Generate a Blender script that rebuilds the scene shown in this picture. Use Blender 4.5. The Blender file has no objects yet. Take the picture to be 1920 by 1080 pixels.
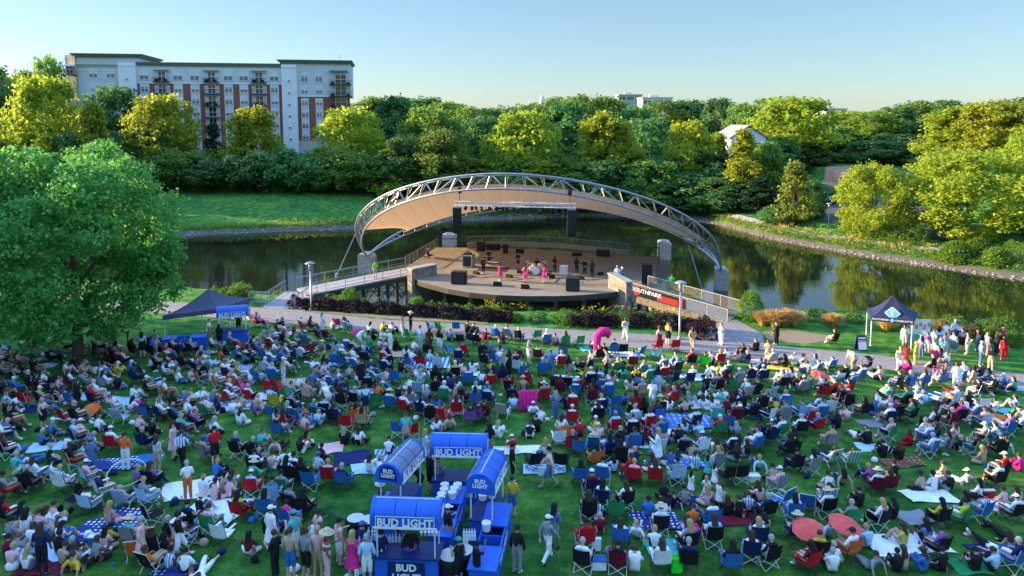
import bpy, bmesh, math, random
import numpy as np
from mathutils import Vector, Matrix
R=random.Random(7)
NR=np.random.RandomState(5)
scene=bpy.context.scene
COL=scene.collection
# ------------------------------------------------------------------ camera model (metres; path level z=0)
F=1330.0;CX=960.0;CY=360.0;ZC=17.0
PIT=math.atan((CY-225)/F);SP,CP=math.sin(PIT),math.cos(PIT)
def P(px,py,z=0.0):
    u=(px-CX)/F;v=(py-CY)/F;d=(ZC-z)/(SP+v*CP)
    return Vector((u*d,d*(CP-v*SP),z))
def D(px,py,Y):
    u=(px-CX)/F;v=(py-CY)/F;d=Y/(CP-v*SP)
    return Vector((u*d,Y,ZC-d*(SP+v*CP)))
def proj(x,y,z):
    h=ZC-z;d=y*CP+h*SP
    return CX+F*x/d, CY+F*(h*CP-y*SP)/d
WATER=-2.2
NEARX=[-200,-80,-50,-25,-12,12,20,30,43.2,70,110,300]
NEARY=[110,88,80,72,68,64,63.5,66.2,59.5,50,44,30]
FARX=[-300,-100,-55.8,-28.2,-10,15,30,37.6,42,50.5,61.3,90,140,300]
FARY=[108,111,116.4,124,134,141,138,131,112.7,97.3,83.5,66,56,46]
def near(x): return np.interp(x,NEARX,NEARY)
def far(x): return np.interp(x,FARX,FARY)
PXX=[-120,-80,-45,-20.5,-11.6,-4.8,1.7,11.9,20.9,26,33,60,120];PYY=[82,74,66.5,60.5,57.8,56.4,55.2,52.9,50.2,48.6,45.0,37,24]
def ypath(x): return np.interp(x,PXX,PYY)
def T(x,y):
    x=np.asarray(x,float);y=np.asarray(y,float)
    s=ypath(x)-2.3-y
    zl=0.055*np.clip(s,0,70)
    zl=zl+np.clip((-42-x)/25,0,1)*2.5*np.clip((62-y)/10,0,1)
    dn=y-near(x); df=far(x)-y
    slope=np.where((x>34)&(x<75),0.55,0.95)
    df=df*slope; dn=dn*0.95
    zn=np.interp(dn,[-3.0,-1.0,0,6],[0,-1.5,-2.3,-4.4])
    d2=-df
    left=np.clip((0-x)/30,0,1)
    zf=np.interp(d2,[-8,-.6,0,1.2,4,22,34,50,68,160,400],[-4.2,-2.6,-2.3,-1.7,-1.3,1.2,1.9,2.6,4.5,7,10])
    zf2=np.interp(d2,[-8,-.6,0,1.2,4,22,34,50,64,160,400],[-4.2,-2.6,-2.3,-1.7,-1.3,1.2,2.1,3.2,8.0,11,16])
    zf=zf*(1-left)+zf2*left
    z=np.where(dn<0,np.where(s>0,zl,np.maximum(zn,-9)),np.where(df<0,zf,np.maximum(zn,zf)))
    return z
def T1(x,y): return float(T(x,y))
def G(px,py):
    z=0.0
    for _ in range(14):
        p=P(px,py,z); z=0.5*z+0.5*T1(p.x,p.y)
    p=P(px,py,z); return Vector((p.x,p.y,T1(p.x,p.y)))
# ------------------------------------------------------------------ materials
MATS={}
def nt(name):
    m=bpy.data.materials.new(name);m.use_nodes=True
    n=m.node_tree.nodes;l=m.node_tree.links
    return m,n,l,n['Principled BSDF']
def mat(name,col,rough=.7,metal=0,var=.18,scale=6,bump=.0,spec=.3,emit=None):
    if name in MATS: return MATS[name]
    m,n,l,b=nt(name)
    b.inputs['Roughness'].default_value=rough;b.inputs['Metallic'].default_value=metal
    b.inputs['Specular IOR Level'].default_value=spec
    tc=n.new('ShaderNodeTexCoord');no=n.new('ShaderNodeTexNoise');no.inputs['Scale'].default_value=scale;no.inputs['Detail'].default_value=5
    l.new(tc.outputs['Object'],no.inputs['Vector'])
    mr=n.new('ShaderNodeMapRange');mr.inputs[1].default_value=.3;mr.inputs[2].default_value=.7;mr.inputs[3].default_value=1-var;mr.inputs[4].default_value=1+var
    l.new(no.outputs['Fac'],mr.inputs[0])
    mx=n.new('ShaderNodeMix');mx.data_type='RGBA';mx.blend_type='MULTIPLY';mx.inputs[0].default_value=1
    mx.inputs[6].default_value=(*col,1);l.new(mr.outputs[0],mx.inputs[7]);l.new(mx.outputs[2],b.inputs['Base Color'])
    if bump:
        bp=n.new('ShaderNodeBump');bp.inputs['Strength'].default_value=bump;l.new(no.outputs['Fac'],bp.inputs['Height']);l.new(bp.outputs[0],b.inputs['Normal'])
    MATS[name]=m;return m
def ramp(n,pts):
    r=n.new('ShaderNodeValToRGB');e=r.color_ramp.elements
    while len(e)<len(pts): e.new(.5)
    for i,(p,c) in enumerate(pts): e[i].position=p;e[i].color=(*c,1)
    return r
def leafmat(name,c1,c2,trans=.45,objvar=.25):
    m,n,l,b=nt(name)
    g=n.new('ShaderNodeNewGeometry');oi=n.new('ShaderNodeObjectInfo')
    r=ramp(n,[(0,c1),(.55,tuple((a+b_)/2 for a,b_ in zip(c1,c2))),(1,c2)])
    l.new(g.outputs['Random Per Island'],r.inputs[0])
    hs=n.new('ShaderNodeHueSaturation')
    m1=n.new('ShaderNodeMapRange');m1.inputs[3].default_value=1-objvar;m1.inputs[4].default_value=1+objvar;l.new(oi.outputs['Random'],m1.inputs[0]);l.new(m1.outputs[0],hs.inputs['Value'])
    m2=n.new('ShaderNodeMapRange');m2.inputs[3].default_value=.485;m2.inputs[4].default_value=.515;l.new(oi.outputs['Random'],m2.inputs[0]);l.new(m2.outputs[0],hs.inputs['Hue'])
    l.new(r.outputs[0],hs.inputs['Color'])
    b.inputs['Roughness'].default_value=.6;b.inputs['Specular IOR Level'].default_value=.2
    l.new(hs.outputs[0],b.inputs['Base Color'])
    t=n.new('ShaderNodeBsdfTranslucent');h2=n.new('ShaderNodeHueSaturation');h2.inputs['Value'].default_value=1.5;h2.inputs['Hue'].default_value=.485;l.new(hs.outputs[0],h2.inputs['Color']);l.new(h2.outputs[0],t.inputs[0])
    mx=n.new('ShaderNodeMixShader');mx.inputs[0].default_value=trans
    l.new(b.outputs[0],mx.inputs[1]);l.new(t.outputs[0],mx.inputs[2]);l.new(mx.outputs[0],n['Material Output'].inputs[0])
    MATS[name]=m;return m
def glass(name,col=(.05,.07,.09),rough=.08):
    m,n,l,b=nt(name);b.inputs['Base Color'].default_value=(*col,1);b.inputs['Roughness'].default_value=rough;b.inputs['Specular IOR Level'].default_value=.8
    MATS[name]=m;return m
# ------------------------------------------------------------------ mesh builder
class MB:
    def __init__(s): s.v=[];s.f=[];s.m=[]
    def add(s,vs,fs,mi=0):
        o=len(s.v);s.v+=[tuple(v) for v in vs];s.f+=[tuple(i+o for i in f) for f in fs];s.m+=[mi]*len(fs);return s
    def box(s,x0,y0,z0,x1,y1,z1,mi=0):
        vs=[(x0,y0,z0),(x1,y0,z0),(x1,y1,z0),(x0,y1,z0),(x0,y0,z1),(x1,y0,z1),(x1,y1,z1),(x0,y1,z1)]
        return s.add(vs,[(0,3,2,1),(4,5,6,7),(0,1,5,4),(1,2,6,5),(2,3,7,6),(3,0,4,7)],mi)
    def tube(s,a,b,r,n=6,r2=None,mi=0,cap=True):
        a=Vector(a);b=Vector(b);d=(b-a)
        if d.length<1e-6: return s
        d.normalize();u=d.orthogonal().normalized();w=d.cross(u);r2=r if r2 is None else r2
        vs=[];
        for c,rr in ((a,r),(b,r2)):
            for i in range(n):
                t=2*math.pi*i/n;vs.append(c+u*rr*math.cos(t)+w*rr*math.sin(t))
        fs=[(i,(i+1)%n,n+(i+1)%n,n+i) for i in range(n)]
        if cap: fs+=[tuple(range(n))[::-1],tuple(range(n,2*n))]
        return s.add(vs,fs,mi)
    def path(s,pts,r,n=6,mi=0):
        pts=[Vector(p) for p in pts];k=len(pts);vs=[]
        u=None
        for i,p in enumerate(pts):
            d=(pts[min(i+1,k-1)]-pts[max(i-1,0)]).normalized()
            if u is None: u=d.orthogonal().normalized()
            u=(u-d*u.dot(d)).normalized();w=d.cross(u)
            rr=r[i] if isinstance(r,(list,tuple)) else r
            for j in range(n):
                t=2*math.pi*j/n;vs.append(p+u*rr*math.cos(t)+w*rr*math.sin(t))
        fs=[(i*n+j,i*n+(j+1)%n,(i+1)*n+(j+1)%n,(i+1)*n+j) for i in range(k-1) for j in range(n)]
        fs+=[tuple(range(n))[::-1],tuple(range((k-1)*n,k*n))]
        return s.add(vs,fs,mi)
    def lathe(s,prof,n=14,c=(0,0,0),mi=0):
        vs=[];k=len(prof)
        for r,z in prof:
            for i in range(n):
                t=2*math.pi*i/n;vs.append((c[0]+r*math.cos(t),c[1]+r*math.sin(t),c[2]+z))
        fs=[(i*n+j,i*n+(j+1)%n,(i+1)*n+(j+1)%n,(i+1)*n+j) for i in range(k-1) for j in range(n)]
        fs+=[tuple(range(n))[::-1],tuple(range((k-1)*n,k*n))]
        return s.add(vs,fs,mi)
    def prism(s,poly,z0,z1,mi=0):
        n=len(poly);vs=[(x,y,z0) for x,y in poly]+[(x,y,z1) for x,y in poly]
        return s.add(vs,[(i,(i+1)%n,n+(i+1)%n,n+i) for i in range(n)]+[tuple(range(n))[::-1],tuple(range(n,2*n))],mi)
    def quad(s,a,b,c,d,mi=0): return s.add([a,b,c,d],[(0,1,2,3)],mi)
    def mesh(s,name,mats,smooth=False):
        me=bpy.data.meshes.new(name);me.from_pydata(s.v,[],s.f)
        for m in (mats if isinstance(mats,(list,tuple)) else [mats]): me.materials.append(m)
        if any(s.m): me.polygons.foreach_set('material_index',s.m)
        if smooth: me.polygons.foreach_set('use_smooth',[True]*len(s.f))
        me.update();return me
    def build(s,name,mats,parent=None,smooth=False,loc=None,rz=None):
        o=bpy.data.objects.new(name,s.mesh(name,mats,smooth));COL.objects.link(o)
        if parent: o.parent=parent
        if loc is not None: o.location=loc
        if rz is not None: o.rotation_euler=(0,0,rz)
        return o
def empty(name,loc,rz=0,sc=1):
    o=bpy.data.objects.new(name,None);COL.objects.link(o);o.location=loc;o.rotation_euler=(0,0,rz);o.scale=(sc,)*3
    o.empty_display_size=.2;return o
def tag(o,label=None,cat=None,group=None,kind=None):
    if label:o['label']=label
    if cat:o['category']=cat
    if group:o['group']=group
    if kind:o['kind']=kind
    return o
def inst(me,name,parent=None,loc=None,rz=None,sc=None):
    o=bpy.data.objects.new(name,me);COL.objects.link(o)
    if parent:o.parent=parent
    if loc is not None:o.location=loc
    if rz is not None:o.rotation_euler=(0,0,rz)
    if sc is not None:o.scale=sc if hasattr(sc,'__len__') else (sc,)*3
    return o
def copy_tree(o,parent=None):
    c=o.copy();COL.objects.link(c);c.parent=parent
    for ch in list(o.children): copy_tree(ch,c)
    return c
FONTC={}
def text(s,size,m,parent,loc,rot,name='lettering',ext=.004,sx=1.0,bold=.0):
    cu=bpy.data.curves.new(name,'FONT');cu.body=s;cu.size=size;cu.align_x='CENTER';cu.align_y='CENTER';cu.extrude=ext;cu.offset=bold;cu.resolution_u=2
    t=bpy.data.objects.new(name,cu);COL.objects.link(t)
    bpy.context.view_layer.update()
    me=bpy.data.meshes.new_from_object(t.evaluated_get(bpy.context.evaluated_depsgraph_get()))
    bpy.data.objects.remove(t);bpy.data.curves.remove(cu)
    me.materials.clear();me.materials.append(m);me.name=name
    o=inst(me,name,parent,loc);o.rotation_euler=rot;o.scale=(sx,1,1);return o
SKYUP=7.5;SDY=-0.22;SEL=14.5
SUN_DIR=Vector((1,SDY,-math.tan(math.radians(SEL)))).normalized()   # travel direction of the light
w=bpy.data.worlds.new("World");scene.world=w;w.use_nodes=True
wn=w.node_tree.nodes;wl=w.node_tree.links
sky=wn.new('ShaderNodeTexSky');sky.sky_type='NISHITA';sky.sun_disc=False
sky.sun_elevation=math.radians(SEL);sky.sun_rotation=math.atan2(-SUN_DIR.x,-SUN_DIR.y)
sky.altitude=200;sky.air_density=1.0;sky.dust_density=.4;sky.ozone_density=3.0
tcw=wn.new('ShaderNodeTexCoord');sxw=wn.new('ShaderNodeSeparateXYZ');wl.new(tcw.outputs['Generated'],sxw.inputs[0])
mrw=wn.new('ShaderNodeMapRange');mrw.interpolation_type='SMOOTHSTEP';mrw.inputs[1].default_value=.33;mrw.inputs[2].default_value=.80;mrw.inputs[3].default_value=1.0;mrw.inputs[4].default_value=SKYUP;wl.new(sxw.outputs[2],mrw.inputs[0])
vmw=wn.new('ShaderNodeVectorMath');vmw.operation='SCALE';wl.new(sky.outputs[0],vmw.inputs[0]);wl.new(mrw.outputs[0],vmw.inputs['Scale'])   # added gain: unseen sky overhead brightened to lift the shaded lawn
hzw=wn.new('ShaderNodeMix');hzw.data_type='RGBA';hzw.inputs[0].default_value=.32;wl.new(vmw.outputs[0],hzw.inputs[6]);hzw.inputs[7].default_value=(1.75,2.75,3.5,1)   # pale even haze over the whole sky
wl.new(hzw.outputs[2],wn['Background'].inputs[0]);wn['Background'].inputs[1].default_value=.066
sd=bpy.data.lights.new('sun','SUN');sd.energy=5.0;sd.angle=math.radians(.5);sd.color=(1,.74,.40)
so=bpy.data.objects.new('sun',sd);COL.objects.link(so);so.rotation_euler=SUN_DIR.to_track_quat('-Z','Y').to_euler();so.location=(-60,20,60)
cd=bpy.data.cameras.new('camera');co=bpy.data.objects.new('camera',cd);COL.objects.link(co)
co.location=(0,0,ZC);co.rotation_euler=(math.pi/2-PIT,0,0);cd.sensor_width=36;cd.lens=F/1920*36;cd.shift_y=-(540-CY)/1920
cd.clip_end=6000;scene.camera=co
scene.view_settings.view_transform='Standard';scene.view_settings.look='None';scene.view_settings.exposure=1.75
scene.render.engine='CYCLES'
# ------------------------------------------------------------------ ground
def ground_material():
    m,n,l,b=nt('ground')
    tc=n.new('ShaderNodeTexCoord')
    def noise(sc,det=6,ro=.6):
        o=n.new('ShaderNodeTexNoise');o.inputs['Scale'].default_value=sc;o.inputs['Detail'].default_value=det;o.inputs['Roughness'].default_value=ro;l.new(tc.outputs['Object'],o.inputs['Vector']);return o
    a=noise(.18);c=noise(7.5,8,.85);e=noise(1.1)
    ad=n.new('ShaderNodeMath');ad.operation='ADD';l.new(c.outputs[0],ad.inputs[0]);l.new(e.outputs[0],ad.inputs[1])
    mu=n.new('ShaderNodeMath');mu.operation='MULTIPLY';mu.inputs[1].default_value=.5;l.new(ad.outputs[0],mu.inputs[0])
    r=ramp(n,[(.36,(.012,.055,.014)),(.5,(.048,.185,.034)),(.64,(.16,.36,.08))]);l.new(mu.outputs[0],r.inputs[0])
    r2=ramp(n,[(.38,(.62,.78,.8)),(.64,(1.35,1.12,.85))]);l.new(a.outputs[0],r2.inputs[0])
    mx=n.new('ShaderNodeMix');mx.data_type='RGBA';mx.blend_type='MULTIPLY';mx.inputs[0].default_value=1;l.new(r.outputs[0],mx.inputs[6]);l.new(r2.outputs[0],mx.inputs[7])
    wn_=noise(.55,7,.7);wr=n.new('ShaderNodeMapRange');wr.inputs[1].default_value=.54;wr.inputs[2].default_value=.70;wr.inputs[3].default_value=0;wr.inputs[4].default_value=.75;l.new(wn_.outputs[0],wr.inputs[0])
    wm=n.new('ShaderNodeMix');wm.data_type='RGBA';l.new(wr.outputs[0],wm.inputs[0]);l.new(mx.outputs[2],wm.inputs[6]);wm.inputs[7].default_value=(.20,.24,.07,1);mx=wm
    # bare earth / stones below the banks
    sx=n.new('ShaderNodeSeparateXYZ');l.new(tc.outputs['Object'],sx.inputs[0])
    zz=n.new('ShaderNodeMath');zz.operation='ADD';l.new(sx.outputs[2],zz.inputs[0]);
    nz=n.new('ShaderNodeMath');nz.operation='MULTIPLY';nz.inputs[1].default_value=.35;l.new(e.outputs[0],nz.inputs[0]);l.new(nz.outputs[0],zz.inputs[1])
    mr=n.new('ShaderNodeMapRange');mr.inputs[1].default_value=-1.55;mr.inputs[2].default_value=-1.35;mr.inputs[3].default_value=1;mr.inputs[4].default_value=0;l.new(zz.outputs[0],mr.inputs[0])
    r3=ramp(n,[(.3,(.05,.04,.03)),(.7,(.22,.19,.15))]);l.new(c.outputs[0],r3.inputs[0])
    m2=n.new('ShaderNodeMix');m2.data_type='RGBA';l.new(mr.outputs[0],m2.inputs[0]);l.new(mx.outputs[2],m2.inputs[6]);l.new(r3.outputs[0],m2.inputs[7])
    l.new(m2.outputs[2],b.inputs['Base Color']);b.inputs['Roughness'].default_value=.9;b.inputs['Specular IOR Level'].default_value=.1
    bp=n.new('ShaderNodeBump');bp.inputs['Strength'].default_value=.9;bp.inputs['Distance'].default_value=.12;l.new(c.outputs[0],bp.inputs['Height']);l.new(bp.outputs[0],b.inputs['Normal'])
    return m
def axis(lo,a,b,hi,st,cst):
    out=list(np.arange(a,b,st));x=a;s=st
    while x>lo: s*=cst;x-=s;out.insert(0,x)
    x=out[-1];s=st
    while x<hi: s*=cst;x+=s;out.append(x)
    return np.array(out)
gx=axis(-2500,-110,125,2500,1.2,1.25);gy=axis(-300,-10,190,4500,1.2,1.25)
XX,YY=np.meshgrid(gx,gy);ZZ=T(XX,YY)
rough=(NR.rand(*ZZ.shape)-.5)*.2
ZZ=ZZ+np.where((YY>far(XX)+6)&(YY<400),rough*.4,0)
V=np.stack([XX,YY,ZZ],-1).reshape(-1,3);nx=len(gx);ny=len(gy)
fi=[(j*nx+i,j*nx+i+1,(j+1)*nx+i+1,(j+1)*nx+i) for j in range(ny-1) for i in range(nx-1)]
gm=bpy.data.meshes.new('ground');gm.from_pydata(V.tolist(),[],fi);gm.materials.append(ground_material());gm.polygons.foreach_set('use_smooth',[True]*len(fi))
go=bpy.data.objects.new('ground',gm);COL.objects.link(go);tag(go,kind='structure')
# water
m,n,l,b=nt('water');b.inputs['Base Color'].default_value=(.010,.014,.008,1);b.inputs['Roughness'].default_value=.02;b.inputs['IOR'].default_value=2.3;b.inputs['Specular IOR Level'].default_value=.6
tc=n.new('ShaderNodeTexCoord');mp=n.new('ShaderNodeMapping');mp.inputs['Scale'].default_value=(.5,1.1,1);l.new(tc.outputs['Object'],mp.inputs[0])
no=n.new('ShaderNodeTexNoise');no.inputs['Scale'].default_value=1.6;no.inputs['Detail'].default_value=3;l.new(mp.outputs[0],no.inputs['Vector'])
bp=n.new('ShaderNodeBump');bp.inputs['Strength'].default_value=.12;bp.inputs['Distance'].default_value=.05;l.new(no.outputs[0],bp.inputs['Height']);l.new(bp.outputs[0],b.inputs['Normal'])
wb=MB()
xs=np.linspace(-260,280,120);vs=[];fs=[]
for i,x in enumerate(xs): vs+=[(x,float(near(x))-3.0,WATER),(x,float(far(x))+.9/(.55 if 34<x<75 else .95)+.6,WATER)]
for i in range(len(xs)-1): fs.append((2*i,2*i+2,2*i+3,2*i+1))
wb.add(vs,fs);tag(wb.build('water',m),kind='structure')
# ------------------------------------------------------------------ paths and roads
asph=mat('asphalt_path',(.22,.20,.205),.9,var=.22,scale=3,bump=.3)
conc=mat('concrete',(.34,.33,.31),.85,var=.2,scale=2.5,bump=.2)
mulch=mat('mulch',(.22,.17,.115),.95,var=.4,scale=9,bump=.6)
road=mat('road_asphalt',(.06,.06,.065),.9,var=.2,scale=1.5,bump=.2)
clay=mat('red_clay',(.36,.20,.12),.95,var=.25,scale=.8,bump=.3)
def ribbon(name,pts,wd,m,lift=.02,step=1.0,kind='structure',nw=6):
    out=[]
    for i in range(len(pts)-1):
        a,b_=pts[i],pts[i+1];L=math.dist(a,b_);k=max(1,int(L/step))
        for j in range(k): out.append((a[0]+(b_[0]-a[0])*j/k,a[1]+(b_[1]-a[1])*j/k,(wd[i]+(wd[i+1]-wd[i])*j/k) if isinstance(wd,list) else wd))
    out.append((pts[-1][0],pts[-1][1],wd[-1] if isinstance(wd,list) else wd))
    vs=[];fs=[]
    for i,(x,y,ww) in enumerate(out):
        a=out[max(i-2,0)];c=out[min(i+2,len(out)-1)];dx,dy=c[0]-a[0],c[1]-a[1];q=math.hypot(dx,dy);nx_,ny_=-dy/q,dx/q
        for t in np.linspace(-.5,.5,nw+1):
            X=x+nx_*ww*t;Y=y+ny_*ww*t;vs.append((X,Y,T1(X,Y)+lift))
    k=nw+1
    for i in range(len(out)-1):
        for j in range(nw): fs.append((i*k+j,(i+1)*k+j,(i+1)*k+j+1,i*k+j+1))
    o=MB().add(vs,fs).build(name,m,smooth=True);tag(o,kind=kind);return o
ribbon('path',[(float(x_),float(ypath(x_))) for x_ in (-90,-60,-45,-32,-20.5,-16,-11.6,-8,-4.8,1.7,7,11.9,16.5,20.9,26,29.5,33,45,60,95)],[3.6]*4+[3.9,3.5,3.1,3.1,3.1,3.3,3.5,3.8,3.5,3.1]+[3.1]*6,asph,.025)
ribbon('path',[(-20.5,60.6),(-20.4,63),(-19,66)],[5,3.6,3.2],asph,.031)
ribbon('path',[(16.3,52.2),(17.8,55.5),(17.4,58.8)],[5.5,4.4,3.6],asph,.031)
ribbon('mulch_bed',[(20.0,54.6),(22.5,54.4),(25,54.3)],[2.2,3.6,1.2],mulch,.012)
ribbon('mulch_bed',[(-18,62.6),(-10,60.0),(-2,58.4)],[1.4,1.2,.8],mulch,.012)
ribbon('road',[(-170,150),(-100,156),(-60,158),(-20,163),(10,178),(60,190)],9,road,.06,2)
ribbon('far_path',[(41,131),(47,112),(56,100.5),(66,91),(90,75)],1.8,conc,.05)
# ------------------------------------------------------------------ foliage
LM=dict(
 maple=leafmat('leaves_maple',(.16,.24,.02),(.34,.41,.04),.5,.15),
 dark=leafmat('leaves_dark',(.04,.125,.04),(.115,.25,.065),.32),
 mid=leafmat('leaves_mid',(.08,.18,.03),(.18,.31,.05),.45),
 near=leafmat('leaves_near',(.05,.21,.045),(.17,.44,.10),.38,.05),
 conifer=leafmat('leaves_conifer',(.015,.045,.02),(.035,.08,.035),.15),
 purple=leafmat('leaves_purple',(.022,.012,.018),(.06,.03,.04),.15),
 hedge=leafmat('leaves_hedge',(.06,.14,.015),(.14,.26,.03),.3),
 yellow=leafmat('leaves_yellow',(.14,.20,.03),(.26,.33,.06),.4),
 fern=leafmat('leaves_fern',(.05,.14,.02),(.11,.25,.04),.4),
 straw=leafmat('leaves_straw',(.44,.28,.09),(.64,.48,.18),.35),
 flower=leafmat('petals_yellow',(.55,.42,.03),(.75,.6,.08),.3))
bark=mat('bark',(.10,.075,.055),.95,var=.35,scale=5,bump=.6)
def leaves_mesh(name,cent,nper,crad,lsize,m,outc=None,flat=.0,rs=None):
    rs=rs or NR
    N=len(cent)*nper
    c=np.repeat(cent,nper,0)+rs.normal(0,1,(N,3))*np.repeat(np.asarray(crad).reshape(-1,1)*np.ones((len(cent),1)),nper,0)*[.62,.62,.5]
    nrm=rs.normal(0,1,(N,3))
    if outc is not None:
        o=c-outc;o/=np.linalg.norm(o,axis=1,keepdims=True)+1e-6;nrm=nrm*.75+o*.8
    nrm[:,2]+=flat
    nrm/=np.linalg.norm(nrm,axis=1,keepdims=True)+1e-9
    t=np.cross(nrm,rs.normal(0,1,(N,3)));t/=np.linalg.norm(t,axis=1,keepdims=True)+1e-9
    b_=np.cross(nrm,t);s=(lsize*rs.uniform(.6,1.35,(N,1)))
    t=t*s*.5;b_=b_*s*.36
    V=np.stack([c-t,c+b_,c+t,c-b_],1).reshape(-1,3)
    me=bpy.data.meshes.new(name);me.vertices.add(4*N);me.vertices.foreach_set('co',V.ravel())
    me.loops.add(4*N);me.loops.foreach_set('vertex_index',np.arange(4*N));me.polygons.add(N)
    me.polygons.foreach_set('loop_start',np.arange(0,4*N,4));me.update(calc_edges=True);me.materials.append(m);return me
PROF={'big':([0,.10,.3,.55,.8,1],[.50,.88,1,.97,.86,.62]),
 # radius fraction along crown height 0..1
 'round':([0,.12,.35,.6,.85,1],[.40,.85,1,.97,.74,.35]),
 'oval':([0,.1,.3,.6,.85,1],[.55,.9,1,.88,.6,.25]),
 'cone':([0,.1,.3,.6,.85,1],[.7,1,.85,.5,.22,.03]),
 'spread':([0,.15,.45,.7,.9,1],[.5,.85,1,.95,.7,.3]),
 'column':([0,.1,.4,.7,.9,1],[.7,.9,1,.85,.55,.15]),
 'spiky':([0,.1,.3,.6,.85,1],[.8,1,.8,.5,.3,.06])}
def crown_pts(kind,h,r,base,n,seed,lump=.28):
    rs=np.random.RandomState(seed);px,py=PROF[kind]
    # lobes placed over the silhouette, clumps on the lobes
    nl=max(9,int(34*(1 if kind!='cone' else 1.3)));L=[]
    for i in range(nl):
        t=(i+.5)/nl;t=min(.93,max(0,t+rs.uniform(-.06,.06)));a=i*2.399+rs.uniform(-.5,.5)
        rr=np.interp(t,px,py)*r;lr=max(.17*r,r*lump*rs.uniform(.75,1.35)*(.55+.45*np.interp(t,px,py)))
        q=max(0,rr-lr*.75)*rs.uniform(.75,1.06)
        L.append((q*math.cos(a),q*math.sin(a),base+t*h*(1-.5*lump*r/h) ,lr))
    L=np.array(L);k=rs.randint(0,nl,n)
    d=rs.normal(0,1,(n,3));d/=np.linalg.norm(d,axis=1,keepdims=True)
    rad=rs.uniform(.55,1.05,(n,1))**.6
    pts=L[k,:3]+d*L[k,3:4]*rad*[1,1,.8]
    # a few clumps fill the inside
    return pts,L
def trunk_mb(h,r,L,base,seed,nl=9):
    rs=random.Random(seed);mb=MB()
    top=base+(h-base)*.62
    mb.path([(0,0,-.6),(0,0,.25),(.05*r,0,base*.5),(.02,.03,base),(-.04,.05,top)],[r*1.5,r*1.05,r*.85,r*.75,r*.2],8)
    for i in range(min(nl,len(L))):
        q=L[(i*7)%len(L)];z0=base*.85+(q[2]-base)*.45
        z0=max(base*.7,min(z0,top));mid=((q[0])*.5,q[1]*.5,z0+(q[2]-z0)*.65)
        mb.path([(0,0,z0),mid,(q[0]*.92,q[1]*.92,q[2])],[r*.38,r*.22,r*.06],5)
    return mb
PROTO={}
def proto(key,kind,leaf,h,r,base,n,nper,ls,crad,seed,lump=.28,flat=0):
    pts,L=crown_pts(kind,h-base,r,base,n,seed,lump)
    me=leaves_mesh('crown',pts,nper,crad,ls,LM[leaf],np.array([0,0,base+(h-base)*.4]),flat,np.random.RandomState(seed+1))
    tr=trunk_mb(h,max(.16,h*.018),L,base,seed).mesh('trunk',bark)
    PROTO[key]=(me,tr,h,r)
proto('mapA','round','maple',12,5.2,1.6,520,17,.46,.55,1,.30)
proto('mapB','oval','maple',13,4.8,1.4,520,17,.46,.55,2,.30)
proto('spk','spiky','maple',11,3.6,1.0,400,15,.42,.45,3,.22)
proto('dkA','round','dark',12,5.0,1.0,520,16,.48,.6,4,.30)
proto('dkB','oval','dark',12,4.6,.6,520,16,.48,.6,5,.28)
proto('midA','round','mid',13,5.4,1.3,560,16,.48,.6,6,.32)
proto('midB','oval','mid',13,4.8,1.2,560,16,.48,.6,7,.30)
proto('cone','cone','maple',12,3.2,.6,420,17,.36,.4,8,.25)
proto('con2','cone','conifer',11,3.2,.3,420,17,.36,.42,9,.2)
proto('spr','spread','dark',7,5.0,1.7,420,16,.42,.45,10,.24,.8)
proto('bigR','round','midR' if 'midR' in LM else 'maple',11,6.0,.5,900,22,.34,.5,11,.25)
proto('midS','spread','mid',7,5.0,1.5,460,16,.42,.45,14,.26,.6)
proto('young','spiky','yellow',8,2.6,.8,260,14,.34,.38,12,.25)
def tree(px,top,wpx,Y,key,label,group,X=None,zt=None,base=None,name='tree'):
    me,tr,h,r=PROTO[key]
    if X is None: X=D(px,top,Y).x
    if zt is None: zt=D(px,top,Y).z
    z0=T1(X,Y)
    if base is not None: z0=base
    H=max(2.5,zt-z0);d=Y*CP+(ZC-z0)*SP
    W=(wpx*(1.0 if 'yellow-green' in (group or '') else 1.16)/F*d/2) if wpx else r*H/h
    e=empty(name,(X,Y,z0-.1),R.uniform(0,6.28));e.scale=(W/r,W/r,H/h)
    tag(e,label,'tree',group)
    inst(me,'crown',e);inst(tr,'trunk',e);return e
GT='trees beyond the lake'
# --- the row in front of the apartment block, lit from the left
tree(82,137,142,150,'mapA','tall yellow-green tree at the left, before the apartment block','yellow-green trees below the apartment block')
tree(172,186,95,146,'spk','smaller pointed yellow-green tree right of the tall leftmost one','yellow-green trees below the apartment block')
tree(208,156,105,171,'dkA','dark round tree hiding the left grey tower of the apartment block',GT)
tree(300,174,145,160,'mapA','yellow-green layered tree before the left brick bays of the apartment block','yellow-green trees below the apartment block')
tree(398,226,52,166,'con2','small dark conifer between two yellow-green trees before the apartment block',GT)
tree(474,193,122,160,'mapB','yellow-green tree before the right brick bays, left of the pale stair tower','yellow-green trees below the apartment block')
tree(655,198,140,160,'mapA','yellow-green tree at the right corner of the apartment block','yellow-green trees below the apartment block')
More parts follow.
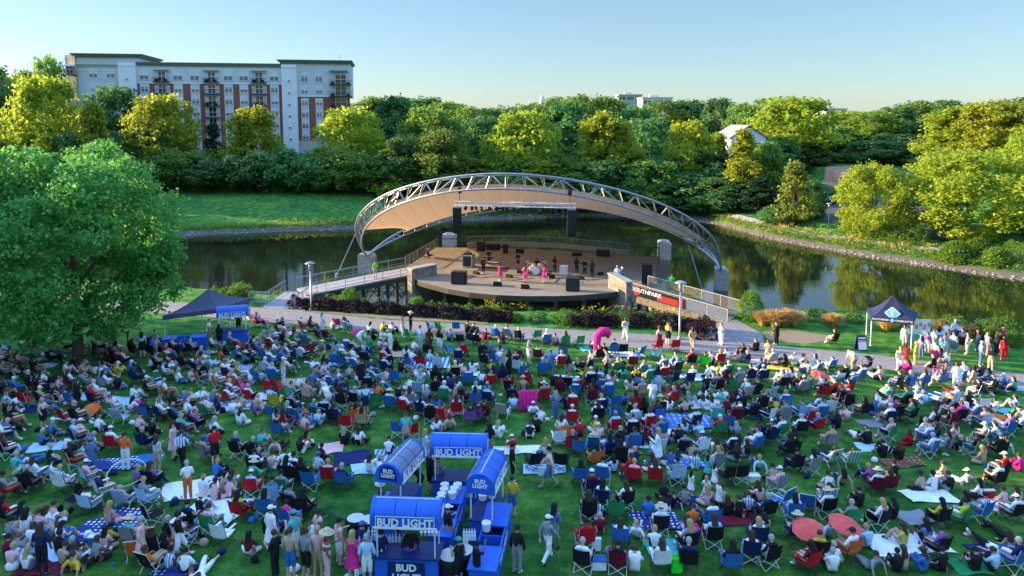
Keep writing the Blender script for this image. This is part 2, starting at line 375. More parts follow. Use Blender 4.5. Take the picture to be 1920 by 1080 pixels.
# --- trees between the apartment block and the canopy
rowlab=['first','second','third','fourth','fifth','sixth','seventh','eighth','ninth','tenth','eleventh','twelfth','thirteenth','fourteenth','fifteenth','sixteenth','seventeenth','eighteenth','nineteenth','twentieth']
rowlab+=['twenty-'+x for x in rowlab[:9]]+['thirtieth']
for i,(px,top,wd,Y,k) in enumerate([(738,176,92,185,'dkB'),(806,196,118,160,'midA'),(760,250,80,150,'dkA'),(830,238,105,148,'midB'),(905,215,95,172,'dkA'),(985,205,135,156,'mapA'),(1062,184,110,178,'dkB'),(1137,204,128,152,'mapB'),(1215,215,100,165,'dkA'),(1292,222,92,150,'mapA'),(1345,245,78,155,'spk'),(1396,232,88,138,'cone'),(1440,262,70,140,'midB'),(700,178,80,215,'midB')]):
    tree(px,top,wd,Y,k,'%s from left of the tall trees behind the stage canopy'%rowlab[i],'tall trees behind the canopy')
# low dark spreading trees along the road
k=0
for px in range(215,760,62):
    tree(px+R.randint(-8,8),R.randint(276,306),R.randint(105,140),R.uniform(150,154),R.choice(['spr','spr','midS']),'%s from the left of the low dark spreading trees along the far road'%rowlab[k],'low dark trees along the far road');k+=1
k=0
for row,(Y,t0,t1) in enumerate([(151,282,300),(146,308,326),(143.5,335,350)]):
    for px in range(745 if row==0 else (900 if row==1 else 1010),1450,72):
        tp=R.randint(t0-14,t1+4)
        if row==2 and px<1120: continue
        Yv=min(Y+R.uniform(-1,1), 400)
        Yv=max(Yv,float(far(D(px,tp,Yv).x))+4)
        tree(px+R.randint(-12,12)+row*30,tp,R.randint(120,150),Yv,R.choice(['dkA','dkB','spr','midB','midA','spk']),'dark bushy tree in the belt behind the canopy, %s from left, %s row'%(rowlab[k%10],['back','middle','front'][row]),'dark belt of trees behind the canopy');k+=1
    k=0
# background tree line
k=0
px=690
while px<1990:
    top=np.interp(px,[690,800,880,930,1060,1130,1200,1300,1420,1480,1540,1600,1700,1770,1850,1920,2000],[182,180,194,195,180,168,192,182,186,180,205,207,194,184,190,180,175])+R.uniform(-5,8)
    tree(px,top,R.uniform(75,120),R.uniform(205,270),R.choice(['midA','midB','dkA','dkB','midA']),'tree on the far skyline, %s from its left end'%rowlab[k],'skyline trees');k+=1
    px+=R.uniform(40,58)
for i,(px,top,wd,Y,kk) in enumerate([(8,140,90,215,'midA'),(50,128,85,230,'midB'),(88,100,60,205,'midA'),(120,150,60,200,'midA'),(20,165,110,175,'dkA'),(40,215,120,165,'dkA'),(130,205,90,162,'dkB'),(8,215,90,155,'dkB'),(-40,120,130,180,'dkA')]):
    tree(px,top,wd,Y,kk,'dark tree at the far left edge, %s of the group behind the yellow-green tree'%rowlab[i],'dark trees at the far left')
# --- right side
for px,top,wd,Y,kk,lb in [
 (1492,178,150,188,'mapA','big round sunlit tree right of the white gabled house'),(1560,238,110,228,'dkA','dark lower tree right of the white gabled house'),
 (1632,206,160,235,'mapA','broad sunlit tree behind the clay parking bank'),(1712,215,120,225,'midA','green tree left of the tall utility pole'),
 (1690,250,120,205,'dkB','dark tree in the shade right behind the clay bank'),
 (1800,195,140,160,'mapB','sunlit tree right of the tall utility pole'),(1880,185,150,150,'mapA','sunlit tall tree at the right edge on the rise'),
 (1935,240,120,120,'bigR','large sunlit round tree cut by the right edge'),
 (1492,298,78,118,'young','young yellow tree on the bank left of the park road'),(1525,335,50,121,'dkB','small dark round tree beside the young yellow one'),
 (1640,303,120,108,'bigR','round light green tree standing alone on the lawn beside the lamp post'),
 (1822,276,236,104,'bigR','very large rounded tree above the clipped bushes on the right'),
 (1425,330,90,132,'con2','dark conifer at the water right of the canopy'),(1350,330,110,137,'dkB','dark tree leaning over the far shore right of the canopy'),
 (1455,385,60,121,'dkA','low dark shrubby tree on the shore below the parked white car'),(1300,352,110,140,'dkA','dark tree on the far shore directly above the right limb of the arch')]:
    tree(px,top,wd,Y,kk,lb,'trees on the right bank')
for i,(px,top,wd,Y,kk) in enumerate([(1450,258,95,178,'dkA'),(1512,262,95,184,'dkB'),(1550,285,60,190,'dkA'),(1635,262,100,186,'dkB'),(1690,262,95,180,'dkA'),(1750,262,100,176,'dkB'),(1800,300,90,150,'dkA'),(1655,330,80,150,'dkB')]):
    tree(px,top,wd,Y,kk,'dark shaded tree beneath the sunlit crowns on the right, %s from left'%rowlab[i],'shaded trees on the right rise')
# --- large tree at the left of the lawn
def bigtree():
    Y=47.6;b=G(148,682);zt=15.6
    rs=np.random.RandomState(33);H=zt-b.z;Rr=7.0
    pts,L=crown_pts('big',H-3.3,Rr,3.3,3000,78,.29)
    me=leaves_mesh('crown',pts,20,.36,.25,LM['near'],np.array([0,0,H*.45]),0,np.random.RandomState(3))
    e=empty('tree',(b.x,b.y,b.z-.1));tag(e,'very large green broadleaf tree standing on the lawn at the left','tree')
    inst(me,'crown',e);trunk_mb(H,.40,L,2.6,5,7).build('trunk',bark,e)
bigtree()
for i,(x,y,h) in enumerate([(-76,123,10),(-84,130,11),(-80,138,12),(-90,145,13),(-86,152,13),(-80,158,13)]):
    tree(0,0,None,y,'dkB','dark tree on the far bank behind the large left tree, %s from the water'%rowlab[i],'trees behind the large left tree',X=x,zt=T1(x,y)+h)
# --- trees beyond the left edge of the picture: they shade the lawn
for i in range(15):
    y=-16+i*5.4;x=-50-R.uniform(0,7)-(3 if i%2 else 0)
    if y>34: x-=(y-34)*.34
    tree(0,0,None,y,R.choice(['dkA','midA','dkB']),'tall tree beyond the left edge of the lawn','trees beyond the left edge',X=x,zt=T1(x,y)+(R.uniform(18,21) if y<50 else 17))
for i in range(7):
    x=-108-i*6;y=128+R.uniform(-6,10)
    tree(0,0,None,y,'dkA','tree on the far bank beyond the left edge','trees beyond the left edge',X=x,zt=T1(x,y)+R.uniform(13,17))
for i in range(6):
    x=-118-R.uniform(0,20);y=148+i*7
    tree(0,0,None,y,'midA','tree on the rise beyond the left edge','trees beyond the left edge',X=x,zt=T1(x,y)+R.uniform(14,19))
# ------------------------------------------------------------------ shrubs and hedges
def bush_mesh(name,leaf,r,h,n,nper,ls,crad,seed,sq=2.0):
    rs=np.random.RandomState(seed);d=rs.normal(0,1,(n,3));d[:,2]=np.abs(d[:,2]);d/=np.linalg.norm(d,axis=1,keepdims=True)
    pts=d*rs.uniform(.78,1.0,(n,1))*[r,r,h]
    return leaves_mesh(name,pts,nper,crad,ls,LM[leaf],np.array([0,0,0.]),0,rs)
def bush(px,py,wpx,h,leaf,label,group,cat='bush',name='bush',pos=None,seed=0,dens=1,dy=1.0):
    g=pos or G(px,py);d=g.y*CP+(ZC-g.z)*SP;r=wpx/F*d/2
    n=int(110*r*max(1,h)*dens);ls=.12 if d<75 else .2
    me=bush_mesh('foliage',leaf,r,h,max(30,n),14,ls,.16 if d<75 else .28,seed+int(px))
    e=empty(name,(g.x,g.y,g.z-.05));tag(e,label,cat,group);o=inst(me,'foliage',e);o.scale=(1,dy,1)
    st=MB()
    for i in range(5): 
        a=i*1.3;st.path([(0,0,-.1),(r*.3*math.cos(a),r*.3*math.sin(a),h*.4),(r*.6*math.cos(a),r*.6*math.sin(a),h*.75)],[.03,.02,.01],4)
    st.build('stems',bark,e);return e
hl=0
def hedge(pts,label,leaf='purple',w=1.5,h=1.0,group='dark purple hedges',name='hedge'):
    # pts world xy polyline
    c=[];rs=np.random.RandomState(len(label))
    L=[Vector((a,b_)) for a,b_ in pts];tot=sum((L[i+1]-L[i]).length for i in range(len(L)-1))
    for i in range(len(L)-1):
        seg=L[i+1]-L[i];n=int(seg.length*110);
        for _ in range(n):
            t=rs.rand();a=rs.uniform(0,math.pi);q=L[i]+seg*t;u=Vector((-seg.y,seg.x)).normalized()
            rr=rs.uniform(.8,1.02)*(1+.16*math.sin(q.x*2.1)+.1*math.sin(q.x*5.3+1))
            x,y=q.x+u.x*math.cos(a)*w/2*rr,q.y+u.y*math.cos(a)*w/2*rr
            c.append((x-L[0].x,y-L[0].y,T1(x,y)+math.sin(a)*h*rr))
    me=leaves_mesh('foliage',np.array(c),12,.15,.13,LM[leaf],None,0,rs)
    e=empty(name,(L[0].x,L[0].y,0));tag(e,label,'hedge',group);inst(me,'foliage',e)
    st=MB()
    for i in range(len(L)-1):
        for k in range(int((L[i+1]-L[i]).length/.8)):
            q=L[i]+(L[i+1]-L[i])*(k*.8/(L[i+1]-L[i]).length);z=T1(q.x,q.y)
            st.tube((q.x-L[0].x,q.y-L[0].y,z-.1),(q.x-L[0].x+.1,q.y-L[0].y,z+h*.8),.03,4)
    st.build('stems',bark,e)
def W2(px,py): g=G(px,py);return (g.x,g.y)
hedge([W2(548,575),W2(640,581),W2(740,587),W2(850,595),W2(962,602)],'long dark purple hedge left of the stage between path and lake',h=.85)
hedge([W2(1068,610),W2(1130,610),W2(1160,612)],'short dark purple hedge below the right half of the stage front')
hedge([W2(1180,610),W2(1240,614),W2(1325,622)],'dark purple hedge beneath the right footbridge')
hedge([W2(1293,632),W2(1340,630)],'dark purple hedge clump on the path corner at the foot of the right footbridge',w=1.9,h=1.1)
hedge([W2(400,562),W2(455,570)],'low green hedge behind the metal crowd barrier',leaf='fern',group='green shrubs',h=1.2)
for i,(px,py,wd,h,lf,lb) in enumerate([(452,566,50,2.0,'fern','tall leafy green bush behind the crowd barrier left'),(655,570,38,1.6,'fern','green bush under the left footbridge beside its dark supports'),
 (915,594,60,.95,'fern','wide green fern bush below the stage left of centre'),(860,588,26,.7,'fern','small green bush below the stage front left part'),(968,602,30,.7,'fern','low green bush at the right end of the long hedge'),
 (1062,604,54,1.1,'fern','green fern bush below the stage centre'),(1010,602,40,.9,'dark','dark small bush below the middle of the stage'),(1120,605,36,.7,'fern','green bush with yellow flowers beside the short hedge'),
 (1160,604,36,.8,'fern','green bush below the right concrete stage wall'),(780,575,30,1.0,'fern','green bush at the foot of the left concrete stage wall'),
 (1408,598,50,2.6,'hedge','upright sunlit shrub at the water right of the footbridge'),(1380,580,40,1.6,'fern','green shrub behind the end of the right footbridge railing'),
 (1530,598,60,1.0,'dark','low dark shrub on the shore behind the golden grasses'),(1600,604,40,.8,'dark','low shrub on the shore left of the navy tent'),(1700,618,60,1.5,'hedge','bright green shrub behind the navy tent'),
 (1790,628,70,1.6,'fern','large green shrub on the shore behind the queue'),(1880,640,80,2.0,'fern','large green shrub on the shore at the right edge'),(1840,630,50,1.4,'dark','dark shrub on the shore between two large green ones')]):
    bush(px,py,wd,h,lf,lb,'green shrubs',seed=i)
# clipped bushes on the right bank
for i,(px,py,wd,h,lb) in enumerate([(1792,488,60,2.6,'round clipped bright green bush on the right bank, left of a pair'),(1868,497,50,2.3,'round clipped bright green bush on the right bank, nearest the right edge'),
   (1834,476,44,2.2,'smaller darker clipped bush between the two round ones')]):
    bush(px,py,wd,h,'hedge',lb,'clipped bushes on the right bank',seed=40+i,dens=1.7)
hedge([W2(1640,446),W2(1690,455),W2(1738,460)],'long clipped bright green hedge on the right bank beside the road','hedge',3.4,2.2,'clipped bushes on the right bank')
hedge([W2(1886,482),W2(1935,492)],'clipped green hedge running out at the right edge','hedge',3.2,2.4,'clipped bushes on the right bank')
# dark shrubs at the top of the far lawn
k=0
for px in range(335,705,34):
    bush(px+R.randint(-6,6),R.randint(354,360),R.randint(40,56),R.uniform(1.6,2.4),R.choice(['dark','dark','conifer']),'%s from the left of the dark shrubs along the top of the far lawn'%rowlab[k],'dark shrubs above the far lawn',seed=60+px,dens=.25);k+=1
bush(492,358,56,6.0,'purple','large dark purple bush at the top of the far lawn','dark shrubs above the far lawn',seed=99,dens=.5)
# ornamental grasses
def grass_clump(r,h,n,leaf,seed):
    rs=np.random.RandomState(seed);vs=[];fs=[]
    for i in range(n):
        a=rs.uniform(0,6.28);q=r*.35*rs.rand();x,y=q*math.cos(a),q*math.sin(a);o=rs.uniform(.3,1)*r;hh=h*rs.uniform(.6,1.1);wd=.035
        tx,ty=-math.sin(a)*wd,math.cos(a)*wd;k=len(vs)
        m_=(x+math.cos(a)*o*.4,y+math.sin(a)*o*.4,hh*.75);e_=(x+math.cos(a)*o,y+math.sin(a)*o,hh*(1-.25*o/r))
        vs+=[(x-tx,y-ty,0),(x+tx,y+ty,0),(m_[0]-tx,m_[1]-ty,m_[2]),(m_[0]+tx,m_[1]+ty,m_[2]),e_];fs+=[(k,k+1,k+3,k+2),(k+2,k+3,k+4)]
    me=bpy.data.meshes.new('blades');me.from_pydata(vs,[],fs);me.materials.append(LM[leaf]);return me
gc=grass_clump(1.0,1.25,900,'straw',1)
k=0
for px,py,s,lb in [(1432,610,1.0,'leftmost golden grass clump by the water right of the footbridge'),(1452,612,1.15,'golden grass clump behind the man in black on the mulch bed'),(1470,611,1.2,'tall golden grass clump in the middle of the row by the water'),(1490,610,1.0,'golden grass clump at the right end of the row by the water'),
  (1561,613,.95,'single golden grass clump standing between the shrubs on the shore'),(1662,620,.85,'small rust coloured grass clump beside the navy tent leg'),(1772,628,1.0,'golden grass clump behind the queue at the tent'),(1812,632,.9,'golden grass clump right of the queue at the tent')]:
    g=G(px,py);e=empty('ornamental_grass',g,R.uniform(0,6),s);tag(e,lb,'grass clump','golden grass clumps on the near shore');inst(gc,'blades',e)
# shore plants and stones (nobody could count them)
def scatter_leaves(name,label,fn,n,nper,leafs,ls,crad,cat='plants'):
    rs=np.random.RandomState(len(name)+n);c=[]
    for _ in range(n):
        x,y,dz=fn(rs);c.append((x,y,T1(x,y)+dz))
    o=inst(leaves_mesh(name,np.array(c),nper,crad,ls,LM[leafs],None,0,rs),name);tag(o,label,cat,kind='stuff');return o
def fr(x0,x1,d0,d1,h):
    def f(rs):
        x=rs.uniform(x0,x1);s=.55 if 34<x<75 else .95
        return x,float(far(x))+rs.uniform(d0,d1)/s,rs.uniform(0,h)*rs.rand()
    return f
scatter_leaves('shore_plants','tall wild plants along the right far shore',fr(38,100,1.6,5.5,1.2),2600,10,'hedge',.2,.3)
scatter_leaves('shore_grass','straw coloured dry grass along the right far shore',fr(38,100,2.5,7.5,.8),1100,8,'straw',.2,.3)
scatter_leaves('wildflowers','yellow flowers scattered along the right far shore',fr(38,90,2.,6,1.3),260,5,'flower',.16,.25)
scatter_leaves('bank_plants','dark low plants along the foot of the far lawn',fr(-62,36,1.4,3.6,.9),2600,8,'mid',.2,.3)
scatter_leaves('bank_flowers','yellow flower patches along the foot of the far lawn',lambda rs:(lambda c:(c+rs.normal(0,1.6),float(far(c))+rs.uniform(2.2,4),rs.uniform(.2,.9)))(R.choice([-47,-44,-39,-33,-30,-22,6,8,11,12])),170,6,'flower',.16,.3)
scatter_leaves('shore_undergrowth','green undergrowth below the stage between hedge and lake',lambda rs:(lambda x:(x,float(near(x))-rs.uniform(.4,3.4),rs.uniform(0,.3)))(rs.uniform(-24,26)),1500,9,'fern',.14,.22)
scatter_leaves('undergrowth_flowers','yellow daylilies below the stage',lambda rs:(lambda x:(x,float(near(x))-rs.uniform(1.4,4),rs.uniform(.4,.8)))(R.choice([rs.uniform(-2.5,1),rs.uniform(6,11),rs.uniform(12,15)])),150,4,'flower',.09,.14)
def stones():
    mb=MB();rs=random.Random(4)
    ico=[(0,0,1),(.89,0,.45),(.28,.85,.45),(-.72,.53,.45),(-.72,-.53,.45),(.28,-.85,.45),(.72,.53,-.45),(-.28,.85,-.45),(-.89,0,-.45),(-.28,-.85,-.45),(.72,-.53,-.45),(0,0,-1)]
    fc=[(0,1,2),(0,2,3),(0,3,4),(0,4,5),(0,5,1),(1,6,2),(2,7,3),(3,8,4),(4,9,5),(5,10,1),(6,7,2),(7,8,3),(8,9,4),(9,10,5),(10,6,1),(6,11,7),(7,11,8),(8,11,9),(9,11,10),(10,11,6)]
    for _ in range(2700):
        x=rs.uniform(-70,100);s=.55 if 34<x<75 else .95
        if 34<x<60 and rs.random()<0: continue
        d=rs.uniform(-.2,1.5) if x<34 else rs.uniform(-.3,.8);y=float(far(x))+d/s;r=rs.uniform(.08,.22)
        if -5<x<14 and rs.random()<.9: d=rs.uniform(0,5);y=float(far(x))+d/s;r*=1.3
        z=T1(x,y);mb.add([(x+a*r*rs.uniform(.8,1.2),y+b_*r,z+c*r*.7) for a,b_,c in ico],fc)
    tag(mb.build('shore_stones',mat('stone',(.24,.22,.19),.9,var=.4,scale=1.2)),'pale stones edging the far shore of the lake','stones',kind='stuff')
stones()
# ------------------------------------------------------------------ materials for built things
white=mat('white_paint',(.78,.78,.78),.5,var=.06);offw=mat('off_white',(.6,.6,.58),.6,var=.08)
black=mat('black_cloth',(.012,.012,.014),.85,var=.2);blackp=mat('black_plastic',(.02,.02,.022),.45,var=.1)
steel=mat('galvanised_steel',(.30,.33,.38),.38,metal=.55,var=.12,scale=3);dsteel=mat('dark_steel',(.05,.05,.055),.5,metal=.3)
bluec=mat('bar_blue',(.022,.125,.62),.42,var=.12,scale=2);navyp=mat('bar_navy',(.010,.025,.13),.5,var=.1)
lettw=mat('lettering_white',(.8,.82,.85),.6,var=.02);red=mat('red_paint',(.55,.03,.035),.6,var=.05)
gl=glass('window_glass',(.10,.13,.16),.06);dgl=glass('dark_glass',(.02,.025,.03),.05)
# ------------------------------------------------------------------ apartment block
def brickmat():
    m,n,l,b=nt('brick');tc=n.new('ShaderNodeTexCoord');br=n.new('ShaderNodeTexBrick');br.inputs['Scale'].default_value=2.2
    br.inputs['Color1'].default_value=(.32,.10,.065,1);br.inputs['Color2'].default_value=(.24,.07,.05,1);br.inputs['Mortar'].default_value=(.30,.22,.18,1);br.inputs['Mortar Size'].default_value=.012
    mp=n.new('ShaderNodeMapping');mp.inputs['Rotation'].default_value=(math.pi/2,0,0);l.new(tc.outputs['Object'],mp.inputs[0]);l.new(mp.outputs[0],br.inputs['Vector']);l.new(br.outputs[0],b.inputs['Base Color']);b.inputs['Roughness'].default_value=.9
    return m
brick=brickmat()
gstucco=mat('grey_stucco',(.56,.61,.66),.9,var=.06,scale=.6);lstucco=mat('pale_stucco',(.74,.76,.80),.9,var=.05,scale=.6);panel=mat('grey_panel',(.60,.60,.64),.8,var=.05)
base_m=mat('base_stone',(.50,.45,.43),.9,var=.1,scale=2);trim=mat('cornice_green',(.15,.19,.15),.6);blind=mat('window_blind',(.62,.68,.74),.6,var=.03)
def apartment():
    A=D(122,292,179);Bp=D(662,292,191)
    z0=8.0;L=(Vector((Bp.x,Bp.y,0))-Vector((A.x,A.y,0))).length;ang=math.atan2(Bp.y-A.y,Bp.x-A.x)
    e=empty('apartment_building',(A.x,A.y,z0),ang);tag(e,'seven-storey grey and red-brick apartment block above the trees','building')
    sc=L/540.0
    def U(px): return (px-122)*sc
    def Z(py): return (292-py)*sc*1.0
    dp=16.0
    def blk(name,px0,px1,py0,py1,y0,m_,y1=None,parent=e):
        return MB().box(U(px0),y0,Z(py1),U(px1),dp if y1 is None else y1,Z(py0),0).build(name,m_,parent)
    blk('wall',128,232,104,300,1.2,gstucco)                 # left tower
    blk('wall',258,527,118,153,0.0,gstucco);blk('wall',258.1,526.9,153.1,300,0.02,brick,dp-.05)
    blk('wall',556,660,112,176.5,0.0,gstucco);blk('wall',556.1,652,176.6,265,0.02,brick,dp-.05);blk('wall',556.1,655,265.1,305,-.15,base_m,dp-.06)
    blk('stair_tower',227,258,114,300,-1.0,lstucco);blk('stair_tower',527,556,114,305,-1.0,lstucco)
    blk('tower_block',150,262,104,118,0.4,gstucco);blk('tower_block',527.1,655,110.5,117.8,.1,gstucco)
    # cornices: stepped, overhanging
    def corn(px0,px1,py,y,t=3.2,ov=1.0):
        mb=MB();mb.box(U(px0)-ov,y-ov,Z(py)+.0,U(px1)+ov,dp+ov,Z(py)+.22)
        mb.box(U(px0)-ov*.7,y-ov*.7,Z(py)-.35,U(px1)+ov*.7,dp+ov*.7,Z(py)-.003);mb.box(U(px0)-ov*.35,y-ov*.35,Z(py)-.75,U(px1)+ov*.35,dp+ov*.35,Z(py)-.353)
        mb.build('cornice',trim,e)
    corn(150,262,99,0.4,ov=1.1);corn(262.5,524,114,0.0,ov=.55);corn(527,656,106,0.0,ov=1.1)
    MB().box(U(152),1.0,Z(104.1),U(261),dp-.1,Z(100)).build('parapet',gstucco,e);MB().box(U(530),.6,Z(110.4),U(655),dp-.1,Z(107)).build('parapet',gstucco,e);MB().box(U(262),.6,Z(117.9),U(524),dp-.1,Z(115)).build('parapet',gstucco,e)
    # bands
    for a,b_,py,y in ((258.2,526.8,152,-.12),(556.2,659,176,-.12),(150,226.8,128,1.05),(227,258,119,-1.12),(527,556,119,-1.12)):
        MB().box(U(a),y,Z(py+1.2),U(b_),y+.3,Z(py-1.2)).build('string_course',lstucco,e)
    # angled west bay, warm side sunlight put into its tan colour
    MB().prism([(U(128),1.3),(U(150),-.2),(U(150),1.19),(U(128)+.01,3)],Z(300),Z(100)).build('bay',mat('sunlit_stucco',(.50,.44,.36),.9),e)
    def window(px,py0,py1,wpx,y,blindf=.45,dark=False,bars=True):
        x0,x1=U(px-wpx/2),U(px+wpx/2);za,zb=Z(py1),Z(py0)
        f=MB();t=.14
        f.box(x0,y-.12,za,x1,y+.05,za+t);f.box(x0,y-.12,zb-t,x1,y+.05,zb);f.box(x0,y-.119,za+t,x0+t,y+.05,zb-t);f.box(x1-t,y-.119,za+t,x1,y+.05,zb-t)
        if bars: xm=(x0+x1)/2;f.box(xm-.06,y-.10,za+t,xm+.06,y+.05,zb-t);zm=(za+zb)/2;f.box(x0+t,y-.095,zm-.05,x1-t,y+.04,zm+.05)
        w_=f.build('window',white,e)
        MB().box(x0+t,y-.04,za+t,x1-t,y+.03,zb-t).build('pane',dgl if dark else gl,w_)
        if blindf>0: MB().box(x0+t,y-.06,zb-t-(zb-za-2*t)*blindf,x1-t,y-.045,zb-t).build('blind',blind,w_)
    rows=[(155,170),(179,193),(202,216),(226,240),(250,264)]
    rr=random.Random(3)
    for px in (271,332,363,425,454,512):
        MB().box(U(px-8.5),-.07,Z(292),U(px+8.5),.01,Z(154)).build('cladding',panel,e)
        window(px,127,147,18,-.02,.55)
        for a,b_ in rows: window(px,a,b_,15,-.07,rr.choice([.3,.45,.6]))
    for px in (570,598):
        window(px,131,148,15,-.02,.3);window(px,157,171,14,-.02,.5)
        MB().box(U(px-7.5),-.07,Z(262),U(px+7.5),.01,Z(180)).build('cladding',panel,e)
        for a,b_ in ((181,195),(204,218),(227,241),(251,263)): window(px,a,b_,14,-.07,rr.choice([.3,.45]))
    for px in (177,208):
        window(px,125,143,16,1.2,.6);window(px,153,168,16,1.2,.8)
    for i,py in enumerate((146,170,193,216,239,262)): 
        window(541,py-2.5,py+3,6,-1.0,0,i>1,False)
        if i in (0,1): window(242,py-2.5,py+3,6,-1.0,0,i>0,False)
    rail=mat('balcony_rail',(.03,.035,.04),.5)
    def balcony(px,py,wpx,y=0.0,deep=1.5,door=True,furn=False):
        x0,x1=U(px-wpx/2),U(px+wpx/2);z=Z(py+8)
        b=MB();b.box(x0,y-deep,z-.25,x1,y-.01,z);o=b.build('balcony',rail,e)
        r=MB();zt=z+1.1
        r.box(x0,y-deep,zt-.07,x1,y-deep+.06,zt);r.box(x0,y-deep+.061,zt-.07,x0+.06,y-.01,zt);r.box(x1-.06,y-deep+.061,zt-.07,x1,y-.01,zt)
        k=int((x1-x0)/.22)
        for i in range(k+1):
            x=x0+(x1-x0-.04)*i/k;r.box(x,y-deep+.01,z,x+.035,y-deep+.05,zt-.071)
        r.build('railing',rail,o)
        if furn: MB().box(x0+.4,y-1.1,z,x0+1.2,y-.5,z+.7).box(x1-1.3,y-1.1,z,x1-.6,y-.4,z+.6).build('furniture',black,o)
        if door:
            window(px,py-12,py+8,wpx*.52,y-.02,.0,True)
    for px in (303,394,483):
        MB().box(U(px-14),-.09,Z(292),U(px+14),.01,Z(156)).build('cladding',panel,e)
        for i,py in enumerate((141,164,187,210,233)): balcony(px,py,29,-.05,furn=(i%2==0))
        MB().box(U(px-14),-.7,Z(128.5),U(px+14),-.02,Z(127)).build('awning',trim,e)
    for py in (144,167,190): balcony(641,py,44,-.02,1.9,furn=True)
    for py in (130,): balcony(139,py,27,.3,1.3)
    MB().box(U(620),-1.3,Z(127.5),U(655),-.02,Z(124.5)).build('awning',trim,e);MB().box(U(124),-1.1,Z(122.5),U(150),.1,Z(119.5)).build('awning',lstucco,e)
    MB().tube((U(637),6,Z(106)),(U(637),6,Z(88)),.05,5).build('antenna',rail,e)
apartment()
def simple_building(px0,px1,pt,pb,Y,label,mw,mr,floors=2,gable=False,depth=14,stripes=True):
    a=D(px0,pt,Y);b_=D(px1,pt,Y);z0=T1(a.x,Y)-.5;W_=b_.x-a.x;zt=a.z
    e=empty('building' ,(a.x,Y,z0));tag(e,label,'building')
    H=zt-z0
    if gable:
        hb=H*.80
        MB().box(0,0,0,W_,depth,hb).build('wall',mw,e)
        MB().add([(0,0,hb),(W_,0,hb),(W_/2,0,H-.25),(0,depth,hb),(W_,depth,hb),(W_/2,depth,H-.25)],[(0,1,2),(5,4,3),(0,2,5,3),(2,1,4,5)]).build('gable',mw,e)
        r=MB();
        for s in (0,1):
            x0=-.6 if s==0 else W_+.6
            vs=[(x0,-.5,hb-.35),(W_/2,-.5,H),(W_/2,depth+.5,H),(x0,depth+.5,hb-.35)]
            vs+=[(x,y,z+.22) for x,y,z in vs];r.add(vs,[(0,1,2,3),(7,6,5,4),(0,4,5,1),(1,5,6,2),(2,6,7,3),(3,7,4,0)])
        r.build('roof',mr,e)
    else:
        MB().box(0,0,0,W_,depth,H).build('wall',mw,e);MB().box(-.4,-.4,H+.003,W_+.4,depth+.4,H+.5).build('roof',mr,e)
        MB().box(W_*.3,depth*.3,H+.503,W_*.6,depth*.6,H+1.6).build('plant_room',mr,e)
    n=max(2,int(W_/4))
    for f in range(floors):
        for i in range(n):
            x=(i+.5)*W_/n;z=H*(.78 if gable else 1)-(f+1)*3.3+.6
            if z<1: continue
            w_=MB().box(x-W_/n*.36,-.06,z,x+W_/n*.36,.05,z+1.6).build('window',dgl,e)
            MB().box(x-.05,-.09,z+.003,x+.05,-.061,z+1.59).build('frame',white,w_)
    return e
simple_building(1372,1437,236,300,172,'white house with a gabled roof showing between the sunlit trees',white,mat('roof_grey',(.25,.26,.28),.8),3,True)
simple_building(1205,1261,184,240,330,'pale flat-roofed office block on the skyline above the stage canopy',mat('pale_concrete',(.62,.60,.56),.8),offw,3)
simple_building(1549,1588,205,240,340,'small pale office block on the skyline right of the big round tree',mat('pale_concrete2',(.55,.52,.47),.8),offw,2)
simple_building(1160,1204,178,215,420,'low grey roof seen on the skyline left of the pale office block',mat('grey_block',(.35,.35,.35),.8),offw,1)
for px0,px1,pt,lb in ((1010,1023,178,'tall pale tower with a curved top far off on the skyline'),(989,997,189,'smaller pale tower top far off beside the taller one')):
    a=D(px0,pt,2600);b_=D(px1,pt,2600);W_=(b_.x-a.x)
    e=empty('skyscraper',(a.x+W_/2,2600,0));tag(e,lb,'tower')
    pr=[(W_*.5,0),(W_*.5,a.z*.55),(W_*.47,a.z*.75),(W_*.36,a.z*.88),(W_*.2,a.z*.97),(W_*.05,a.z)]
    MB().lathe(pr,12).build('shaft',mat('pale_tower',(.66,.62,.56),.5),e)
    MB().lathe([(W_*.515,a.z*(.30)),(W_*.515,a.z*.305)],12).build('ledge',offw,e)
# parking bank, road on the right
patch_q=1
def patch(name,pxs,m_,lift=.07,nn=14):
    # quad patch draped on the ground between four photo-measured corners
    c=[W2(*p) for p in pxs];vs=[];fs=[]
    for j in range(nn+1):
        for i in range(nn+1):
            u=i/nn;v=j/nn
            x=(c[0][0]*(1-u)+c[1][0]*u)*(1-v)+(c[3][0]*(1-u)+c[2][0]*u)*v;y=(c[0][1]*(1-u)+c[1][1]*u)*(1-v)+(c[3][1]*(1-u)+c[2][1]*u)*v
            vs.append((x,y,T1(x,y)+lift))
    for j in range(nn):
        for i in range(nn): k=j*(nn+1)+i;fs.append((k,k+1,k+nn+2,k+nn+1))
    tag(MB().add(vs,fs).build(name,m_,smooth=True),kind='structure')
patch('clay_bank',[(1540,345),(1600,345),(1595,312),(1550,312)],clay,.12);patch('road',[(1535,415),(1790,455),(1770,395),(1545,360)],road,.10);patch('road',[(1420,385),(1480,388),(1490,355),(1440,352)],road,.13)
patch('road',[(1700,330),(1790,345),(1780,308),(1700,305)],road,.08)
